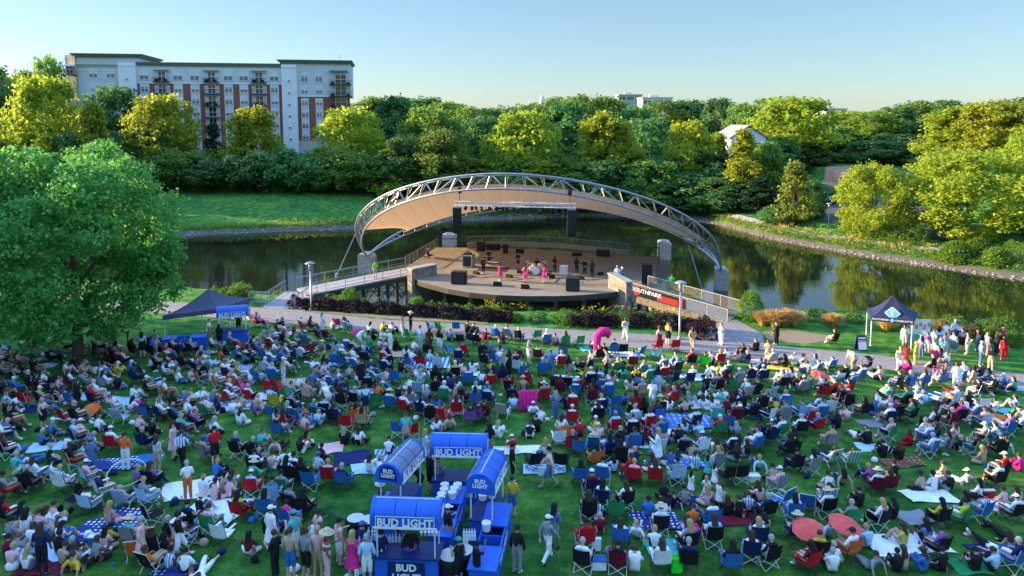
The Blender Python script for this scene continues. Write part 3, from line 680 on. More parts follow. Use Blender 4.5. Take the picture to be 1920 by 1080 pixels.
# ------------------------------------------------------------------ cars
def car(px,py,Y,paint,label,rz=0):
    g=G(px,py);e=empty('parked_car',(g.x,g.y,g.z+.12),rz);tag(e,label,'car')
    pr=[(-2.2,.35),(-2.15,.8),(-1.5,.95),(-.9,1.42),(.7,1.42),(1.35,.95),(2.1,.82),(2.2,.4)]
    vs=[(x,-.85+(.12 if z>1.2 else 0),z) for x,z in pr]+[(x,.85-(.12 if z>1.2 else 0),z) for x,z in pr];n=len(pr)
    MB().add(vs,[(i,(i+1)%n,n+(i+1)%n,n+i) for i in range(n)]+[tuple(range(n))[::-1],tuple(range(n,2*n))]).build('body',mat('car_'+paint[0],paint[1],.25,var=.02,spec=.6),e)
    g_=MB()
    for s in (-1,1): g_.add([(-1.35,s*.86,.98),(1.2,s*.86,.98),(.62,s*.765,1.36),(-.85,s*.765,1.36)],[(0,1,2,3)])
    g_.add([(1.30,-.72,1.0),(1.30,.72,1.0),(.74,.66,1.39),(.74,-.66,1.39)],[(0,1,2,3)]);g_.add([(-1.46,-.72,1.0),(-1.46,.72,1.0),(-.95,.66,1.39),(-.95,-.66,1.39)],[(0,3,2,1)])
    g_.build('windows',dgl,e)
    for x in (-1.35,1.35):
        for s in (-1,1):
            w_=MB().tube((x,s*.72,.33),(x,s*.88,.33),.33,14).build('wheel',blackp,e);MB().tube((x,s*.881,.33),(x,s*.89,.33),.18,10).build('rim',steel,w_)
car(1455,366,0,('white',(.75,.75,.76)),'white parked car between the trees on the right bank',.4)
car(1563,383,0,('dark',(.03,.035,.05)),'dark parked car on the road behind the lone lamp post',.2)
for i,(px,py,c_) in enumerate([(345,338,('silver',(.5,.52,.55))),(415,339,('white',(.75,.75,.76))),(640,343,('silver',(.5,.52,.55)))]):
    car(px,py,0,c_,'%s car on the far road, %s'%(c_[0],['leftmost behind the low dark trees','second behind the low dark trees','behind the trees just left of the arch'][i]),.1)
# ------------------------------------------------------------------ poles and lamps
def lamp(px,py,ptop,label,s=1):
    g=G(px,py);d=g.y*CP+(ZC-g.z)*SP;H=(py-ptop)/F*d
    e=empty('street_lamp',g);tag(e,label,'lamp post','lamp posts')
    MB().lathe([(.2,-.1),(.2,.12),(.1,.2),(.085,.3),(.07,H*.82)],12).build('pole',steel,e,True)
    MB().lathe([(.13,H*.82),(.15,H*.84),(.15,H*.93),(.1,H*.95)],12).build('lamp_housing',steel,e,True)
    MB().lathe([(.12,H*.951),(.44,H*.955),(.47,H*.965),(.32,H*.985),(.1,H)],18).build('lamp_shade',steel,e,True)
lamp(584,581,489,'left lamp post, standing in the purple hedge by the left footbridge')
lamp(1274,636,524,'right lamp post, standing on the path before the right footbridge')
lamp(1553,424,380,'small lamp post on the right bank beside the round light green tree')
g=G(1760,320);e=empty('utility_pole',g);tag(e,'tall thin utility pole between the trees at the right','pole');d=g.y*CP
MB().tube((0,0,0),(0,0,68/F*d),.16,8,.11).build('mast',mat('pole_wood',(.35,.33,.30),.8),e);MB().lathe([(.3,60/F*d),(.3,66/F*d)],10).build('transformer',steel,e)
# ------------------------------------------------------------------ stage
ZS=1.2
def deckmat():
    m,n,l,b=nt('stage_deck');tc=n.new('ShaderNodeTexCoord');mp=n.new('ShaderNodeMapping');mp.inputs['Rotation'].default_value=(0,0,.21)
    l.new(tc.outputs['Object'],mp.inputs[0]);br=n.new('ShaderNodeTexBrick');br.inputs['Scale'].default_value=1;br.inputs['Brick Width'].default_value=3.6;br.inputs['Row Height'].default_value=.16;br.inputs['Mortar Size'].default_value=.012
    br.inputs['Color1'].default_value=(.29,.25,.205,1);br.inputs['Color2'].default_value=(.215,.19,.16,1);br.inputs['Mortar'].default_value=(.07,.055,.045,1)
    l.new(mp.outputs[0],br.inputs['Vector']);no=n.new('ShaderNodeTexNoise');no.inputs['Scale'].default_value=.7;no.inputs['Detail'].default_value=6;l.new(tc.outputs['Object'],no.inputs['Vector'])
    mr=n.new('ShaderNodeMapRange');mr.inputs[3].default_value=.65;mr.inputs[4].default_value=1.35;l.new(no.outputs[0],mr.inputs[0])
    mx=n.new('ShaderNodeMix');mx.data_type='RGBA';mx.blend_type='MULTIPLY';mx.inputs[0].default_value=1;l.new(br.outputs[0],mx.inputs[6]);l.new(mr.outputs[0],mx.inputs[7]);l.new(mx.outputs[2],b.inputs['Base Color']);b.inputs['Roughness'].default_value=.75
    return m
deck=deckmat();wood=mat('weathered_wood',(.28,.20,.14),.85,var=.3,scale=4,bump=.3)
def PS(px,py,z=ZS): p=P(px,py,z);return (p.x,p.y)
front=[PS(*q) for q in ((772,522),(800,531),(840,541),(880,548),(930,553),(985,555),(1040,555),(1090,553),(1140,549),(1172,545))]
rear=[PS(1205,535),PS(1232,532),PS(1238,482),PS(1120,474),PS(1000,467),PS(900,464),PS(818,464),PS(775,492),PS(757,503)]
st=empty('stage',(0,72,0));tag(st,'wooden waterside concert stage with curved front','stage')
def loc(pl): return [(x,y-72) for x,y in pl]
MB().prism(loc(front+rear),ZS-.35,ZS).build('deck',[deck],st)
fa=MB();fl=loc(front)
for i in range(len(fl)-1):
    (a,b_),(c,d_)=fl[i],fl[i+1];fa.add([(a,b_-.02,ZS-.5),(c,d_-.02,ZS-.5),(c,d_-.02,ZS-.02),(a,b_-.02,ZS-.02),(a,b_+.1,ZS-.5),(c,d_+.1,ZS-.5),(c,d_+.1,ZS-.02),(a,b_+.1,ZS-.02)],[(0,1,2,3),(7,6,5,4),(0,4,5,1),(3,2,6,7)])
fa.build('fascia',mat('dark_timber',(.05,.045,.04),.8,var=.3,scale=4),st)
# posts under the deck
for q in [(790,540),(830,552),(880,562),(925,566),(990,568),(1045,568),(1100,566),(1150,562)]:
    x,y=PS(*q,z=0.0);y+=2.3
    MB().tube((x,y-72,-5.5),(x,y-72,ZS-.36),.22,10).build('post',conc,st)
for x in range(-10,17,4):
    for y in (74,79,84): MB().tube((x,y-72-.2*x,-5.5),(x,y-72-.2*x,ZS-.36),.25,8).build('post',conc,st)
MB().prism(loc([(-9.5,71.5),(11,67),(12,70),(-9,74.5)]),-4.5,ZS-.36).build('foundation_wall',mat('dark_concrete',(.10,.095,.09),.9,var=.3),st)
# low curved upstage wall with railing
def wallline(name,pts,z0,h,t,m_,parent):
    mb=MB()
    for i in range(len(pts)-1):
        a=Vector(pts[i]);c=Vector(pts[i+1]);u=(c-a).normalized();nn=Vector((-u.y,u.x))*t/2
        v=[a-nn,c-nn,c+nn,a+nn];mb.add([(q.x,q.y,z0) for q in v]+[(q.x,q.y,z0+h) for q in v],[(0,3,2,1),(4,5,6,7),(0,1,5,4),(1,2,6,5),(2,3,7,6),(3,0,4,7)])
    return mb.build(name,m_,parent)
rw=[PS(876,463),PS(930,461),PS(985,462),PS(1050,465),PS(1115,471),PS(1180,478)]
lw=loc(rw);wallline('upstage_wall',lw,ZS,.6,.25,mat('pale_wall',(.28,.29,.31),.8,var=.1),st)
def railing(name,pts,parent,m_,h=1.05,step=1.6,mesh_=False,z=None,bars=3):
    mb=MB()
    P3=[Vector(p) for p in pts]
    for i in range(len(P3)-1):
        a,c=P3[i],P3[i+1];L=(c-a).length;k=max(1,round(L/step))
        mb.tube(a+Vector((0,0,h)),c+Vector((0,0,h)),.045,6)
        for j in range(bars): zz=h*(.12+.76*j/max(1,bars-1));mb.tube(a+Vector((0,0,zz)),c+Vector((0,0,zz)),.014,4)
        for j in range(k+1):
            q=a+(c-a)*j/k;mb.tube(q,q+Vector((0,0,h)),.032,6)
    return mb.build(name,m_,parent)
Zv=lambda pl,z:[(x,y,z) for x,y in pl]
railing('railing',Zv(lw,ZS+.75),st,steel,.55,1.5)
ll=loc([PS(760,500),PS(790,482),PS(822,463)]);railing('railing',Zv(ll,ZS),st,steel,1.1,1.5,bars=6)
railing('railing',Zv(loc([PS(822,464),PS(862,464),PS(876,455)]),ZS),st,dsteel,1.1,2.2,bars=4)
railing('railing',Zv(loc([PS(1182,479),PS(1236,482)]),ZS),st,dsteel,1.1,2.2,bars=4);railing('railing',Zv(loc([PS(1236,482),PS(1232,528)]),ZS),st,dsteel,1.1,2.2,bars=4)
# concrete wing walls
def wing(pts,z0,z1a,z1b,t,label):
    a=Vector(pts[0]);c=Vector(pts[1]);u=(c-a).normalized();nn=Vector((-u.y,u.x))*t/2;m0=(a+c)/2
    e=empty('wing_wall',(m0.x,m0.y,0));tag(e,label,'wall','concrete wing walls of the stage')
    v=[a-nn-m0,c-nn-m0,c+nn-m0,a+nn-m0];zt=[z1a,z1b,z1b,z1a]
    MB().add([(q.x,q.y,z0) for q in v]+[(q.x,q.y,zz) for q,zz in zip(v,zt)],[(0,3,2,1),(4,5,6,7),(0,1,5,4),(1,2,6,5),(2,3,7,6),(3,0,4,7)]).build('wall',mat('board_marked_concrete',(.22,.205,.18),.9,var=.45,scale=1.6,bump=.5),e)
    MB().add([(q.x*1.0,q.y,zz+.003) for q,zz in zip([v[0]-nn*.3,v[1]-nn*.3,v[2]+nn*.3,v[3]+nn*.3],zt)]+[(q.x,q.y,zz+.12) for q,zz in zip([v[0]-nn*.3,v[1]-nn*.3,v[2]+nn*.3,v[3]+nn*.3],zt)],[(0,3,2,1),(4,5,6,7),(0,1,5,4),(1,2,6,5),(2,3,7,6),(3,0,4,7)]).build('coping',conc,e)
wing([PS(768,524),PS(815,514)],-4.5,ZS+1.0,ZS+1.0,.7,'left concrete wing wall between stage and left footbridge')
wing([PS(1180,552),PS(1146,539)],-4.5,ZS+1.05,ZS+1.35,.7,'right concrete wing wall of the stage, lit golden')
# ------------------------------------------------------------------ canopy arches
FL=D(688,480,87.5);FR=D(1351,507,78.5);Mid=(FL+FR)/2;dv=(FR-FL);aL=dv.length/2;du=dv.normalized();hd=Vector((du.x,du.y,0)).normalized();NV=Vector((hd.y,-hd.x,0))
def arch(t,l,h,e,ea):
    c=math.cos(t);s=max(0,math.sin(t));c=math.copysign(abs(c)**ea,c)
    return Mid+du*(c*aL)+(NV*l+Vector((0,0,h)))*(s**e)
cp=empty('stage_canopy',(Mid.x,Mid.y,0));tag(cp,'tan fabric stage canopy slung between two curved steel truss arches','canopy')
O=Vector((Mid.x,Mid.y,0))
NA=34
def cs(i,n=NA): return math.pi*(1-i/n)   # left -> right
def chord(fn,r,name):
    pts=[fn(cs(i,72))-O for i in range(73)]
    MB().path(pts,r,8).build(name,steel,cp,smooth=True)
def taper(fn,ref,k=1.0):
    def g(t):
        s=max(0,math.sin(t));f=min(1,(s*3.2)**.8)
        return ref(t)+(fn(t)-ref(t))*f
    return g
fi_=lambda t:arch(t,15.6,10.3,1.2,1.0)
fo_=taper(lambda t:arch(t,15.4,11.75,.85,1.1),fi_)
fb_=taper(lambda t:arch(t,14.0,11.5,.85,1.08),fi_)
ri_=lambda t:arch(t,-18,4.6,1.3,1.1)
ro_=taper(lambda t:arch(t,-17.2,6.0,1.15,1.08),ri_)
rb_=taper(lambda t:arch(t,-18.6,5.9,1.15,1.08),ri_)
chord(fi_,.115,'front_chord');chord(fo_,.115,'front_chord');chord(fb_,.08,'front_chord')
chord(ri_,.13,'rear_chord');chord(ro_,.11,'rear_chord');chord(rb_,.08,'rear_chord')
for a,b_,c,nm in ((fi_,fo_,fb_,'front_web'),(ri_,ro_,rb_,'rear_web')):
    mb=MB()
    for i in range(1,NA):
        t0,t1=cs(i),cs(i+1)
        mb.tube(a(t0)-O,b_(t0)-O,.042,5,cap=False);mb.tube(a(t0)-O,c(t0)-O,.034,5,cap=False);mb.tube(b_(t0)-O,c(t0)-O,.034,5,cap=False)
        if i<NA-1:
            p,q=(a,b_) if i%2 else (b_,a)
            mb.tube(p(t0)-O,q(t1)-O,.042,5,cap=False)
            p,q=(a,c) if i%2 else (c,a);mb.tube(p(t0)-O,q(t1)-O,.034,5,cap=False);mb.tube(b_(t0)-O,c(t1)-O,.035,5,cap=False)
    mb.build(nm,steel,cp)
# fabric: saddle between front inner chord and rear upper chord
def fabric():
    m,n,l,b=nt('canopy_fabric');b.inputs['Base Color'].default_value=(.46,.30,.18,1);b.inputs['Roughness'].default_value=.8
    tc=n.new('ShaderNodeTexCoord');wv=n.new('ShaderNodeTexWave');wv.inputs['Scale'].default_value=.16;wv.inputs['Distortion'].default_value=0;wv.wave_profile='SAW'
    l.new(tc.outputs['Object'],wv.inputs[0]);r=ramp(n,[(0,(.26,.17,.10)),(.04,(.47,.305,.185)),(1,(.44,.285,.17))]);l.new(wv.outputs[0],r.inputs[0]);l.new(r.outputs[0],b.inputs['Base Color'])
    t=n.new('ShaderNodeBsdfTranslucent');l.new(r.outputs[0],t.inputs[0]);mx=n.new('ShaderNodeMixShader');mx.inputs[0].default_value=.38;l.new(b.outputs[0],mx.inputs[1]);l.new(t.outputs[0],mx.inputs[2]);l.new(mx.outputs[0],n['Material Output'].inputs[0])
    vs=[];fs=[];nu,nv=60,16;a0,a1=.135,.865
    for i in range(nu+1):
        s=a0+(a1-a0)*i/nu;edge=abs(2*(i/nu)-1)
        A=fb_(math.pi*(1-s))*.35+fi_(math.pi*(1-s))*.65;
        s2=a0+.01+(a1-a0-.02)*i/nu
        B=ro_(math.pi*(1-s2))*.5+ri_(math.pi*(1-s2))*.5
        for j in range(nv+1):
            v=j/nv;q=A.lerp(B,v)
            q=q+Vector((0,0,-1.1*4*v*(1-v)*(1-edge**4)))
            # concave ends
            pull=4*v*(1-v)*(edge**10)*(1 if i>nu/2 else -1)
            q=q-du*pull*2.2+Vector((0,0,pull*(1 if i>nu/2 else -1)*.5))
            vs.append(q-O)
    for i in range(nu):
        for j in range(nv): k=i*(nv+1)+j;fs.append((k,k+1,k+nv+2,k+nv+1))
    o=MB().add(vs,fs).build('canopy_fabric',m,cp,smooth=True)
fabric()
# piers
def pier(px,pyb,pt,wpx,label,z0=-5.0,depth=1.9,cut=True,Yd=None,rz=-.2):
    p=P(px,pyb,WATER);zt=D(px,pt,p.y).z;w=wpx/F*(p.y)/2
    e=empty('concrete_pier',(p.x,p.y+depth/2,0),rz);tag(e,label,'pier','concrete piers in the lake')
    c=w*.45 if cut else 0
    pr=[(-w,z0),(w,z0),(w,zt-c),(w-c,zt),(-w+c*.4,zt),(-w,zt-c*.4)]
    n=len(pr);MB().add([(x,-depth/2,z) for x,z in pr]+[(x,depth/2,z) for x,z in pr],[tuple(range(n)),tuple(range(n,2*n))[::-1]]+[(i,n+i,n+(i+1)%n,(i+1)%n) for i in range(n)]).build('block',conc,e)
    MB().box(-w*.5,-depth*.3,zt+.003,w*.3,depth*.3,zt+.12).build('bearing_plate',steel,e)
pier(686,512,477,27,'left concrete pier carrying the foot of both arches')
pier(1356,545,504,24,'right concrete pier carrying the foot of both arches')
pier(842,463,440,22,'pale concrete pier behind the left rear of the stage',cut=False)
pier(1248,487,454,26,'concrete pier standing in the lake behind the right rear of the stage')
def cable(a,b_,label):
    a=Vector(a);b_=Vector(b_);e=empty('guy_cable',b_);tag(e,label,'cable','guy cables of the canopy')
    MB().tube((0,0,0),a-b_,.05,6).build('cable',steel,e);MB().lathe([(.2,-.3),(.2,.1),(.08,.2)],8).build('anchor',steel,e)
cable(fo_(cs(3,34)),tuple(P(632,515,-.2)),'steel guy cable from the left limb of the arch down to the left footbridge')
cable(ri_(cs(28,34)),tuple(P(1318,550,-.3)),'steel guy cable from the right limb of the arch down behind the right footbridge')
# lighting truss + line arrays
tA=D(852,381,70.0);tB=D(1079,386,66.8)
lt=empty('lighting_truss',tA);tag(lt,'horizontal aluminium lighting truss hanging under the canopy','truss')
alu=mat('aluminium',(.74,.75,.78),.45,metal=.15,var=.05)
dT=tB-tA;mb=MB()
offs=[Vector((0,-.2,.2)),Vector((0,.2,.2)),Vector((0,-.2,-.2)),Vector((0,.2,-.2))]
for o in offs: mb.tube(o,dT+o,.05,6)
n_=22
for i in range(n_+1):
    q=dT*i/n_
    mb.tube(q+offs[0],q+offs[2],.02,4);mb.tube(q+offs[0],q+offs[1],.02,4);mb.tube(q+offs[2],q+offs[3],.02,4)
    if i<n_: r_=dT*(i+1)/n_;mb.tube(q+offs[0],r_+offs[2],.02,4);mb.tube(q+offs[1],r_+offs[3],.02,4)
mb.build('truss_frame',alu,lt)
for f in (.045,.955):
    q=dT*f;MB().tube(q+Vector((0,0,.25)),q+Vector((0,0,2.6)),.03,6).lathe([(.16,1.0),(.2,1.2),(.2,1.5),(.1,1.6)],8,c=tuple(q)).build('chain_hoist',blackp,lt)
sp=MB().lathe([(.05,.0),(.13,-.05),(.15,-.25),(.17,-.42),(.12,-.421)],10).mesh('spotlight',blackp)
for i,f in enumerate((.10,.15,.18,.23,.3,.36,.41,.44,.5,.57,.63,.68,.72,.8,.85,.9)):
    q=tA+dT*f+Vector((0,-.05,-.22));o=inst(sp,'spotlight',None,q);o.rotation_euler=(R.uniform(-.3,.5),R.uniform(-.3,.3),0)
    tag(o,'%s stage spotlight from the left on the lighting truss'%rowlab[i],'spotlight','spotlights on the lighting truss')
for (px,pt,pb,Y,lb) in ((857,388,436,69.5,'left black line array of loudspeakers hanging from the truss'),(1072,392,442,66.5,'right black line array of loudspeakers hanging from the truss')):
    a=D(px,pt,Y);b_=D(px,pb,Y);H=a.z-b_.z;e=empty('line_array',a);tag(e,lb,'loudspeaker','line arrays hanging from the truss');n=9
    MB().tube((0,0,0),(0,0,.55),.04,6).box(-.4,-.2,-.08,.4,.2,-.003).build('rigging_frame',steel,e)
    for i in range(n):
        z=-H*(i+.5)/n;ang=(i/n)**2*.55
        o=MB().box(-.42,-.26,-H/n*.46,.42,.3,H/n*.46).build('cabinet',blackp,e);o.location=(0,ang*.9,z-.08);o.rotation_euler=(ang*.8,0,0)
# ------------------------------------------------------------------ footbridges
def bridge(name,label,A,B_,w,zA,zB,m_r,barcount,posts,kind='left'):
    A=Vector(A);B_=Vector(B_);u=(B_-A).normalized();nn=Vector((-u.y,u.x));M=(A+B_)/2
    e=empty('footbridge',(M.x,M.y,0));tag(e,label,'footbridge','footbridges to the stage')
    def q(s,t,z): p=A+(B_-A)*s+nn*t-M;return (p.x,p.y,zA+(zB-zA)*s+z)
    MB().add([q(0,-w/2,0),q(1,-w/2,0),q(1,w/2,0),q(0,w/2,0),q(0,-w/2,-.14),q(1,-w/2,-.14),q(1,w/2,-.14),q(0,w/2,-.14)],[(0,1,2,3),(7,6,5,4),(0,4,5,1),(1,5,6,2),(2,6,7,3),(3,7,4,0)]).build('deck',deck if kind=='right' else mat('grey_deck',(.30,.29,.30),.85,var=.15,scale=3),e)
    for s in (-1,1):
        t=s*(w/2-.05)
        MB().add([q(0,t-.08,-.143),q(1,t-.08,-.143),q(1,t+.08,-.143),q(0,t+.08,-.143),q(0,t-.08,-.6),q(1,t-.08,-.6),q(1,t+.08,-.6),q(0,t+.08,-.6)],[(0,1,2,3),(7,6,5,4),(0,4,5,1),(1,5,6,2),(2,6,7,3),(3,7,4,0)]).build('beam',wood if kind=='right' else dsteel,e)
        railing('railing',[q(0,s*(w/2+.02),0),q(1,s*(w/2+.02),0)],e,m_r,1.1,1.9,bars=barcount)
    for s in posts:
        for t in (-w/2+.3,w/2-.3): MB().tube(q(s,t,-.6),(q(s,t,0)[0],q(s,t,0)[1],-5),.18,8).build('post',wood if kind=='right' else dsteel,e)
    return e,q
lbx=[PS(522,577,.05),PS(565,548,.3),PS(772,506,ZS)]
brL,qL=bridge('l','left footbridge of grey planks from the path up to the stage',lbx[1],lbx[2],3.2,.35,ZS-.02,steel,3,(.12,.5,.72,.9))
a_,c_=Vector(lbx[0]),Vector(lbx[1])
brL2,_=bridge('l2','short lower landing of the left footbridge at the path','%s'%'' or lbx[0],lbx[1],3.2,.03,.345,steel,3,(.8,))
rr=[Vector(PS(1376,595,.05)),Vector(PS(1200,545,ZS))]
brR,qR=bridge('r','right footbridge with slatted railings and a banner leading to the stage',rr[0],rr[1],3.6,.04,ZS-.03,mat('tan_rail',(.50,.44,.36),.6,var=.1),9,(.3,.55,.8),'right')
# cross bracing under the left bridge
mb=MB()
for s in (.55,.75,.95):
    for t in (-1.2,1.2): mb.tube(qL(s-.15,t,-.7),(qL(s,t,0)[0],qL(s,t,0)[1],-2.1),.05,5);mb.tube(qL(s,t,-.7),(qL(s-.15,t,0)[0],qL(s-.15,t,0)[1],-2.1),.05,5)
mb.build('bracing',dsteel,brL)
# banner on the right footbridge railing (camera side)
def banner():
    side=-1 if (qR(.5,-2,0)[1]<qR(.5,2,0)[1]) else 1
    t=side*(3.6/2+.10)
    a=Vector(qR(.97,t,.95));b_=Vector(qR(.42,t,.95));dz=Vector((0,0,-.85))
    e=empty('banner',(brR.location.x+a.x,brR.location.y+a.y,a.z));tag(e,'black, white and red printed banner tied along the right footbridge railing','banner')
    d_=b_-a;u=d_.normalized();nrm=Vector((0,0,1)).cross(u);nrm.z=0;nrm.normalize()
    if nrm.y>0: nrm=-nrm
    def pl(s0,s1,h0,h1,off,m_,name):
        v=[d_*s0+dz*h0+nrm*off,d_*s1+dz*h0+nrm*off,d_*s1+dz*h1+nrm*off,d_*s0+dz*h1+nrm*off];vb=[x-nrm*.012 for x in v]
        MB().add(v+vb,[(0,1,2,3),(7,6,5,4),(0,4,5,1),(1,5,6,2),(2,6,7,3),(3,7,4,0)]).build(name,m_,e)
    pl(0,1,0,1,0,black,'sheet');pl(.10,.38,.02,.5,.014,black,'panel')
    pl(.46,.86,.30,.92,.014,red,'red_panel');pl(.88,.95,.05,.98,.014,red,'red_panel')
    # red round mark
    c=d_*.045+dz*.45+nrm*.02;mb=MB();vs=[c+u*.42*math.cos(k/16*6.283)+Vector((0,0,.42*math.sin(k/16*6.283))) for k in range(16)];mb.add(vs,[tuple(range(16))]);mb.build('round_mark',red,e)
    X=u.copy();Yv=nrm.cross(X)
    if X.dot(Vector((1,0,0)))<0: X=-X
    Zx=(-nrm) if False else nrm
    Yv=Zx.cross(X)
    rot=Matrix((X,Yv,Zx)).transposed().to_euler()
    text('SOUTHPARK',.50,lettw,e,d_*.25+dz*.38+nrm*.03,rot,bold=.012)
banner()
# ------------------------------------------------------------------ stage equipment
def onstage(px,py): x,y=PS(px,py);return Vector((x,y,ZS))
def obox(name,px,py,w,d_,h,m_,label,cat,group=None,rz=-.2,parts=None):
    p=onstage(px,py);e=empty(name,p,rz);tag(e,label,cat,group)
    MB().box(-w/2,-d_/2,.03,w/2,d_/2,h).build('cabinet',m_,e)
    MB().box(-w/2+.06,-d_/2-.02,.1,w/2-.06,-d_/2-.003,h-.07).build('grille',mat('grille',(.03,.03,.033),.7),e)
    MB().box(-w/2-.015,-d_/2-.01,h+.002,w/2+.015,d_/2+.01,h+.03).build('top_edge',blackp,e)
    return e
sg='black cabinets at the stage front'
obox('subwoofer',861,532,1.35,.9,1.2,black,'large black subwoofer at the left front of the stage','loudspeaker',sg)
obox('subwoofer',1074,545,1.2,.9,1.2,black,'large black subwoofer at the right front of the stage','loudspeaker',sg)
for px,py,lb in ((933,536,'low black stage monitor left of centre at the stage lip'),(985,541,'low black stage monitor at the centre of the stage lip')):
    p=onstage(px,py);e=empty('stage_monitor',p,-.2);tag(e,lb,'loudspeaker','stage monitors')
    MB().add([(-.38,-.3,0),(.38,-.3,0),(.38,.3,0),(-.38,.3,0),(-.38,-.22,.45),(.38,-.22,.45),(.38,.25,.2),(-.38,.25,.2)],[(0,3,2,1),(4,5,6,7),(0,1,5,4),(1,2,6,5),(2,3,7,6),(3,0,4,7)]).build('cabinet',black,e)
    MB().add([(-.3,-.19,.449),(.3,-.19,.449),(.3,.22,.225),(-.3,.22,.225)],[(0,1,2,3)]).build('grille',mat('grille',(.03,.03,.033),.7),e).location=(0,.004,.008)
p=onstage(879,500);e=empty('amplifier_rack',p,-.25);tag(e,'silver-edged amplifier rack case beside the keyboards on stage','rack')
MB().box(-.55,-.6,.08,.55,.6,1.35).build('case',mat('case_grey',(.25,.26,.28),.5),e);MB().box(-.42,-.63,.15,.42,-.602,1.2).build('rack_front',blackp,e);MB().box(-.5,-.5,1.352,.2,.5,1.5).build('mixing_console',black,e)
f=MB()
for x in (-.55,.52): f.box(x,-.625,.08,x+.03,-.601,1.35)
f.box(-.52,-.625,1.32,.52,-.601,1.349);f.box(-.52,-.625,.081,.52,-.601,.11);f.build('edging',alu,e)
p=onstage(1213,532);e=empty('loudspeaker_stack',p,-.2);tag(e,'dark stack of line-array cabinets on the right side of the stage','loudspeaker')
for i in range(6): MB().box(-.5,-.35,.05+i*.32,.5,.35,.34+i*.32).build('cabinet',blackp,e)
for i,(px,py,w,h,lb) in enumerate([(925,468,1.6,.7,'black flight case on the upstage left'),(902,470,.9,1.1,'upright black flight case at the upstage left corner'),(975,474,.9,.5,'small black case upstage centre'),(1082,479,1.1,.3,'flat black case upstage right of centre'),(1131,480,1.5,.7,'black double flight case upstage right'),(948,474,.5,1.0,'narrow black case upstage')]):
    obox('flight_case',px,py,w,.7,h,black,lb,'case','flight cases upstage')
p=onstage(1057,516);e=empty('amplifier',p,-.2);tag(e,'pale grey guitar amplifier behind the guitarist','amplifier');MB().box(-.4,-.25,.03,.4,.25,1.0).build('cabinet',offw,e);MB().box(-.33,-.27,.1,.33,-.252,.75).build('grille',panel,e)
for i,(px,py) in enumerate(((955,520),(1035,521),(1090,524),(975,512),(1125,516),(893,514))):
    p=onstage(px,py);e=empty('stage_monitor',p,R.uniform(-.6,.3));tag(e,'%s small black monitor wedge among the musicians on stage'%rowlab[i],'loudspeaker','small monitors among the musicians')
    MB().add([(-.3,-.25,0),(.3,-.25,0),(.3,.25,0),(-.3,.25,0),(-.3,-.18,.36),(.3,-.18,.36),(.3,.2,.16),(-.3,.2,.16)],[(0,3,2,1),(4,5,6,7),(0,1,5,4),(1,2,6,5),(2,3,7,6),(3,0,4,7)]).build('cabinet',black,e)
    MB().add([(-.24,-.15,.355),(.24,-.15,.355),(.24,.17,.18),(-.24,.17,.18)],[(0,1,2,3)]).build('grille',mat('grille',(.03,.03,.033),.7),e).location=(0,.004,.008)
for i,pl in enumerate([[(870,512),(900,522),(935,518),(960,526),(1000,522)],[(1000,516),(1030,524),(1060,520),(1100,526),(1140,522)],[(905,500),(930,504),(960,500),(1000,508)],[(1075,548),(1060,538),(1040,530),(1050,520)]]):
    q0=onstage(*pl[0]);o=MB().path([onstage(*q)-q0+Vector((0,0,.03)) for q in pl],.025,5).build('cable',blackp);o.location=q0;tag(o,'black cable lying on the stage floor, %s of four'%rowlab[i],'cable','cables on the stage floor')
for i,(px,py,w_,d_,c_) in enumerate([(925,505,3.2,2.0,(.05,.03,.035)),(1006,512,3.0,2.4,(.07,.03,.03))]):
    q0=onstage(px,py);o=MB().box(-w_/2,-d_/2,.004,w_/2,d_/2,.02).build('rug',mat('rug%d'%i,c_,.95,var=.5,scale=3));o.location=q0;o.rotation_euler=(0,0,-.2);tag(o,['dark rug under the keyboards on stage','dark red rug under the drum kit'][i],'rug','stage rugs')
# drum kit
p=onstage(1006,514);e=empty('drum_kit',p,-.2);tag(e,'silver drum kit at centre stage','drums')
dm=mat('drum_shell',(.55,.57,.62),.3,metal=.4)
MB().tube((0,-.45,.42),(0,.15,.42),.42,18).build('bass_drum',dm,e);MB().tube((0,-.47,.42),(0,-.452,.42),.36,18).build('drum_head',white,e)
for x,y,z,r in ((-.28,-.1,.95,.2),(.25,-.1,.95,.2),(.7,.2,.55,.26),(-.65,.25,.6,.2)): MB().tube((x,y,z-.14),(x,y-.04,z+.14),r,14).build('tom',dm,e)
for x,y,z in ((-.9,-.1,1.3),(.9,-.1,1.35),(-.75,.5,1.0)): c=MB().lathe([(.28,0),(.05,.03)],14,c=(x,y,z)).build('cymbal',mat('brass',(.55,.42,.15),.3,metal=.8),e);MB().tube((x,y,0),(x,y,z),.015,5).build('cymbal_stand',steel,c)
# keyboards
for px,py,lb in ((915,497,'upper keyboard on a stand beside the amplifier rack'),(925,508,'second keyboard on a stand, nearest the dancers')):
    p=onstage(px,py);e=empty('keyboard',p,-.3);tag(e,lb,'keyboard','keyboards on stage')
    MB().box(-.65,-.18,.85,.65,.18,.95).build('keyboard_body',black,e);MB().box(-.6,-.16,.953,.6,0,.965).build('keys',white,e);MB().tube((-.5,-.1,0),(.5,.1,.85),.02,5).tube((.5,-.1,0),(-.5,.1,.85),.02,5).build('stand',dsteel,e)
